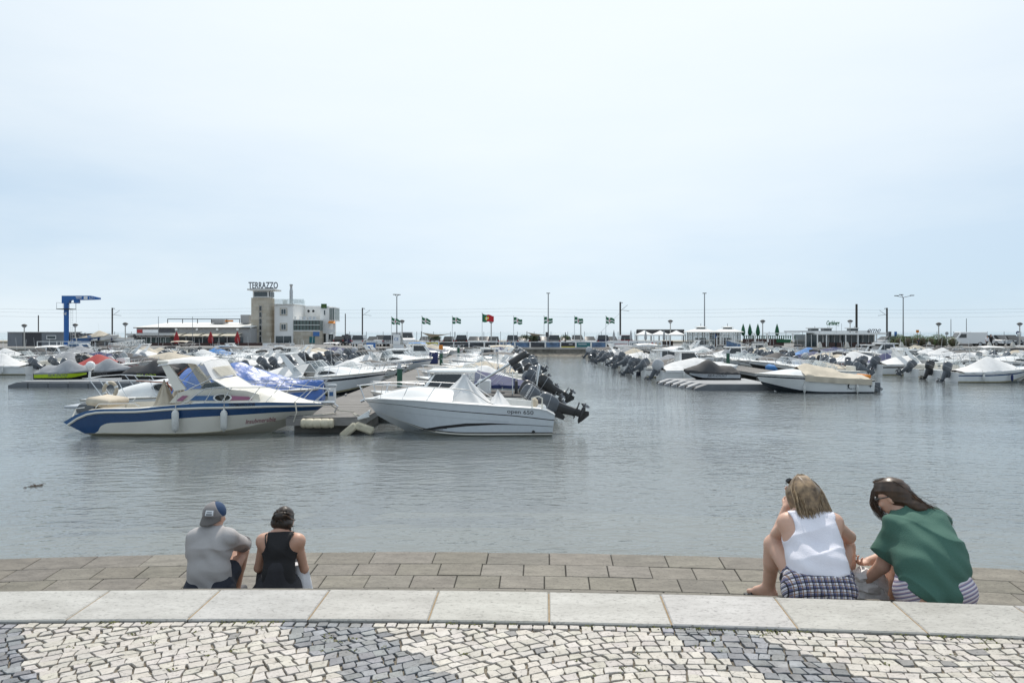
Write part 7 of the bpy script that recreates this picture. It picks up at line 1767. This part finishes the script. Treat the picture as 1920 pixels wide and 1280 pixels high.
# ---- man in grey shirt and reversed cap
J = dict(pelvis=P(393, 1103, 6.25), waist=P(392, 1070, 6.27), chest=P(392, 1027, 6.33), neck=P(399, 996, 6.38), head=P(402, 967, 6.42), shL=P(369, 1010, 6.33), shR=P(427, 1009, 6.34), elL=P(362, 1042, 6.55), wrL=P(392, 1052, 6.72), elR=P(461, 1021, 6.62), wrR=P(428, 1046, 6.76),
         hipL=P(376, 1103, 6.3), knL=P(398, 1042, 6.72), anL=P(388, 1107, 6.8), hipR=P(412, 1103, 6.3), knR=P(452, 1032, 6.70), anR=P(441, 1105, 6.79))
o, j, S = person('person', 'man in grey shirt and reversed blue and grey cap sitting by the water', J, 'skin', (.1, .092, .092), (.05, .043, .031), (.088, .064, .045), (.25, 1, -.1), .07, (30, 30))
ts_ = torso(j, (.1, .094, .094), .013, .072) + [C(j['shL'], j['elL'].lerp(j['shL'], .15), .078, .07, .04, True), C(j['shR'], j['elR'].lerp(j['shR'], .08), .078, .068, .04, True)]
sdf_mesh('shirt', ts_, 'tee_grey', o, .008, .035, folds(5.1, .007, (.5, .2, .9), 40), planes=[(j['pelvis'] + Vector((0, 0, -.07)), (0, 0, -1))], sub=[E(j['neck'] + Vector((.01, .03, .085)), (.075, .08, .06))])
sv = j['elR'].lerp(j['shR'], .08); dv = (j['elR'] - j['shR']).normalized(); b1 = dv.orthogonal().normalized(); b2 = dv.cross(b1)
for q in (0, .022, .044): mb = MB(); mb.tube([sv - dv * (.012 + q) + (b1 * cos(a) + b2 * sin(a)) * .0705 for a in [2 * PI * k / 18 for k in range(18)]], .0045, 4, closed=True); mb.build('sleeve_stripe', 'cap_grey', o, smooth=60)
ms = [C(j['pelvis'] + Vector((g * .09, 0, 0)), j['waist'] + Vector((g * .07, 0, -.05)), .128, .11, .05) for g in (-1, 1)]
for q in 'LR': ms += [C(j['hip' + q], j['hip' + q].lerp(j['kn' + q], .55), .112, .098, .05, True)]
sdf_mesh('shorts', ms, 'shorts_navy', o, .009, .05, folds(1.1, .005, (.4, .3, .7), 32), planes=[(j['pelvis'] + Vector((0, 0, -.118)), (0, 0, -1))])
s, f, u = S; c = j['head']; Rm = [tuple(s), tuple(f), tuple(u)]
cp = [E(c + u * .03, (.092, .11, .1), Rm, .02)]
sdf_mesh('cap_crown', cp, 'cap_blue', o, .007, .02, None, planes=[(c + u * .005, tuple(-u))])
gp = sdf_mesh('cap_panel', [E(c + u * .03, (.0945, .113, .1025), Rm, .02)], 'cap_grey', o, .007, .02, None, planes=[(c + u * .0, tuple(-u))] + [(c + u * .132 + s * g * .004, tuple((f * .3 + s * g * .74 + u * .5).normalized())) for g in (1, -1)])
mb = MB(); rows = []
for i in range(6):
    q = i / 5; rows.append([c - f * (.095 + .055 * q * cos(a * .9)) * cos(a) * 1.0 + s * sin(a) * (.094) + u * (.005 - .075 * q * (cos(a) ** .7)) for a in [R(-72 + 144 * k / 14) for k in range(15)]])
mb.grid(rows); br = mb.build('cap_brim', 'brim_grey', o, smooth=60, fix=False); sm = br.modifiers.new('thick', 'SOLIDIFY'); sm.thickness = .006
pc = c - f * .101 + u * .042 + s * .026; T = Matrix((s, u, -f)).transposed().to_4x4(); T.translation = pc - f * .006; T = T @ Matrix.Rotation(R(15), 4, 'Y') @ Matrix.Rotation(R(-20), 4, 'X') @ Matrix.Scale(1.05, 4)
mb = MB(); mb.bbox(-.036, -.026, -.004, .036, .026, .004, .003, 0, T); pt_ = mb.build('cap_patch', 'sign_white', gp); mb = MB()
for a, b_, c_, d_ in ((-.036, -.026, .036, -.0235), (-.036, .0235, .036, .026), (-.036, -.0235, -.0335, .0235), (.0335, -.0235, .036, .0235), (-.024, -.018, .024, -.008)): mb.box(a, b_, .004, c_, d_, .006, 0, T)
mb.build('patch_border', 'lettering', gp); mb = MB(); mb.box(-.022, .001, .004, .02, .009, .006, 0, T); mb.build('patch_print', 'lettering_grey', gp)
mb = MB(); mb.ball(c + u * .132 - f * .003, .009, 8, 6); mb.build('cap_button', 'cap_grey', gp, smooth=60)
for q, fd in (('L', (0, 1, 0)), ('R', (.1, 1, 0))):
    an = j['an' + q]; d = Vector(fd).normalized(); mb = MB(); mb.tube([an + Vector((0, -.005, .07)), an + Vector((0, 0, .0))], .045, 10); mb.build('sock', 'sock', o, smooth=60)
    sdf_mesh('shoe', [C(an - d * .03 - Vector((0, 0, .03)), an + d * .16 - Vector((0, 0, .045)), .046, .04, .02)], 'shoe', o, .01, .02, None, planes=[(an - Vector((0, 0, .082)), (0, 0, -1))])
# ---- woman in black tank top
J = dict(pelvis=P(522, 1103, 6.25), waist=P(523, 1070, 6.27), chest=P(525, 1031, 6.33), neck=P(528, 1001, 6.39), head=P(533, 974, 6.45), shL=P(495, 1014, 6.33), shR=P(558, 1014, 6.33), elL=P(485, 1064, 6.40), wrL=P(500, 1066, 6.62), elR=P(570, 1066, 6.40), wrR=P(553, 1070, 6.64),
         hipL=P(505, 1103, 6.3), knL=P(503, 1056, 6.70), anL=P(506, 1108, 6.8), hipR=P(540, 1103, 6.3), knR=P(549, 1060, 6.70), anR=P(545, 1108, 6.8))
o, j, S = person('person', 'woman in black racerback top with dark pinned-up hair sitting by the water', J, 'skin', (.095, .07, .075), (.045, .038, .028), (.09, .062, .044), (.08, 1, -.3), .052, (30, 30), footdir=((0, 1, 0), (0, 1, 0)))
up = (j['neck'] - j['waist']).normalized(); tk = torso(j, (.095, .07, .075), .010, .052)
sub = [E(j['shL'] + Vector((-.058, -.02, .012)), (.112, .22, .118)), E(j['shR'] + Vector((.058, -.02, .012)), (.112, .22, .118))]
sdf_mesh('tank_top', tk, 'tank_black', o, .008, .03, folds(3.3, .003, (.1, .2, 1), 44), planes=[(j['neck'] + up * .012, tuple(up)), (j['pelvis'] + Vector((0, 0, -.06)), (0, 0, -1))], sub=sub)
sk_ = [E(j['pelvis'] + Vector((-.02, .0, -.045)), (.225, .16, .105), None, .04), C(j['pelvis'], j['waist'], .14, .115, .06), C(j['hipL'], j['knL'], .12, .09, .05), C(j['hipR'], j['knR'], .12, .09, .05)]
sdf_mesh('skirt', sk_, 'shorts_black', o, .009, .05, folds(6.3, .005, (.8, 0, .3), 30), planes=[(j['pelvis'] + Vector((0, 0, -.115)), (0, 0, -1))])
for g, q in ((-1, 'shL'), (1, 'shR')):
    a = j[q] + Vector((-g * .03, -.02, .066)); b_ = j['chest'] + Vector((g * .085, -.1, .035)); m_ = a.lerp(b_, .5) + Vector((0, -.03, .01)); mb = MB(); mb.tube([a + Vector((0, .05, 0)), a + Vector((0, -.03, .002)), m_, b_], .0055, 5); mb.build('bra_strap', 'tank_black', o, smooth=60)
s, f, u = S; c = j['head']; Rm = [tuple(s), tuple(f), tuple(u)]
hm = sdf_mesh('hair', [E(c - f * .012 + u * .012, (.086, .1, .108), Rm, .03), C(c - f * .05 - s * .05 - u * .03, c - f * .06 + s * .05 - u * .035, .05, .05, .03), E(c - f * .1 + u * .03, (.05, .045, .042), Rm, .008)], 'hair_dark', o, .007, .03, folds(1.9, .005, (.7, 0, 1), 100, 24), sub=[E(c + f * .075 - u * .03, (.07, .06, .09), Rm)])
G_ = [[c + f * .02 + s * .09 * sin(a) + u * .11 * cos(a), c - f * .06 + s * .085 * sin(a) + u * .09 * cos(a), c - f * .115 + s * .05 * sin(a) + u * (.03 + .05 * cos(a)), c - f * .128 + s * .02 * sin(a + 1) + u * (.03 + .02 * cos(a))] for a in [2 * PI * k / 12 for k in range(12)]]
strands('locks', G_, 'hair_dark', hm, 170, .006, 4, .0026)
strands('light_locks', G_, 'hair_chestnut', hm, 45, .007, 14, .002); strands('loose_locks', [[c + s * .07 - u * .02 - f * .05, c + s * .085 - u * .08 - f * .05, c + s * .08 - u * .13 - f * .04]], 'hair_dark', hm, 18, .008, 6, .002)
# white garment beside her
gp_ = P(562, 1085, 6.42); mb = MB(); rows = []
for i in range(13):
    q = i / 12; rows.append([Vector(((.05 + .045 * q + .012 * sin(5 * a + q * 4)) * cos(a) + .035 * q, (.05 + .03 * q) * sin(a), .12 - .27 * q + .012 * mnoise.noise(Vector((cos(a) * 4, sin(a) * 4, q * 5))))) for a in [2 * PI * k / 28 for k in range(28)]])
mb.grid(rows, closev=True); mb.poly(rows[0]); g = mb.build('garment', 'white_cloth', None, smooth=50); g.location = (gp_.x, gp_.y, -.68 + .152); tag(g, 'white garment hanging beside the woman in the black top', 'garment')
# ---- two far walkers on the right quay
def walker(px, Y, H, top, bottom, label):
    x = XA(px, Y); k = H / 1.75; B_ = Vector((x, Y, LZ)); q = lambda a, b_, c_: B_ + Vector((a, b_, c_)) * k
    o = empty('person', B_, 0, label, 'person', 'walkers on the far quay'); B0 = B_; L_ = lambda a, b_, c_: Vector((a, b_, c_)) * k
    pr = [E(L_(0, 0, 1.62), (.08 * k, .095 * k, .115 * k), None, .02), C(L_(0, 0, 1.4), L_(0, 0, 1.55), .055 * k, .05 * k), C(L_(-.09, 0, 1.0), L_(-.12, 0, 1.36), .11 * k, .1 * k, .05), C(L_(.09, 0, 1.0), L_(.12, 0, 1.36), .11 * k, .1 * k, .05)]
    for g in (-1, 1): pr += limb(L_(g * .18, 0, 1.38), L_(g * .24, -.03 * g, 1.1), L_(g * .22, .08 * g, .86), (.05, .042, .03)) + limb(L_(g * .09, 0, .92), L_(g * .1, .12 * g, .5), L_(g * .1, .02 * g, .09), (.09, .065, .045)) + [C(L_(g * .1, .02 * g, .05), L_(g * .1, .02 * g - .14, .04), .045, .04)]
    sdf_mesh('body', pr, 'skin', o, .025, .03); sdf_mesh('shirt', [C(L_(-.09, 0, .98), L_(-.12, 0, 1.36), .125 * k, .115 * k, .05), C(L_(.09, 0, .98), L_(.12, 0, 1.36), .125 * k, .115 * k, .05)] + [C(L_(g * .17, 0, 1.38), L_(g * .23, 0, 1.18), .07, .07, .03) for g in (-1, 1)], top, o, .025, .03)
    sdf_mesh('trousers', [C(L_(g * .09, 0, .92), L_(g * .1, .12 * g, .5), .11, .085, .03) for g in (-1, 1)] + ([C(L_(g * .1, .12 * g, .5), L_(g * .1, .02 * g, .14), .085, .06, .03) for g in (-1, 1)]), bottom, o, .025, .03); sdf_mesh('hair', [E(L_(0, .015, 1.65), (.088 * k, .1 * k, .105 * k), None, .02)], 'hair_dark', o, .025, .02)
walker(1851, 98.6, 1.62, 'white_cloth', 'shorts_black', 'distant walker in white top and black trousers at the right quay'); walker(1858, 98.9, 1.82, 'tank_black', 'shorts_black', 'distant walker all in black at the right quay'); walker(1722, 99.5, 1.3, 'shorts_navy', 'shorts_black', 'small dark figure in front of the hedge')
# ---- floating weed
mb = MB(); rw = random.Random(8); wp = P(66, 911, 3.15 * F / (911 - HOR))
for k in range(40): a = rw.uniform(0, 6.28); d = Vector((cos(a), sin(a) * .7, 0)); c = Vector((rw.gauss(0, .06), rw.gauss(0, .08), .004)); mb.tube([c, c + d * .03 + Vector((0, 0, .012)), c + d * .06], [.004, .006, .002], 4)
g = mb.build('floating_seaweed', 'bark', None, fix=False); g.location = (wp.x, wp.y, WATER); tag(g, 'small dark clump of seaweed floating on the water at left', 'seaweed')
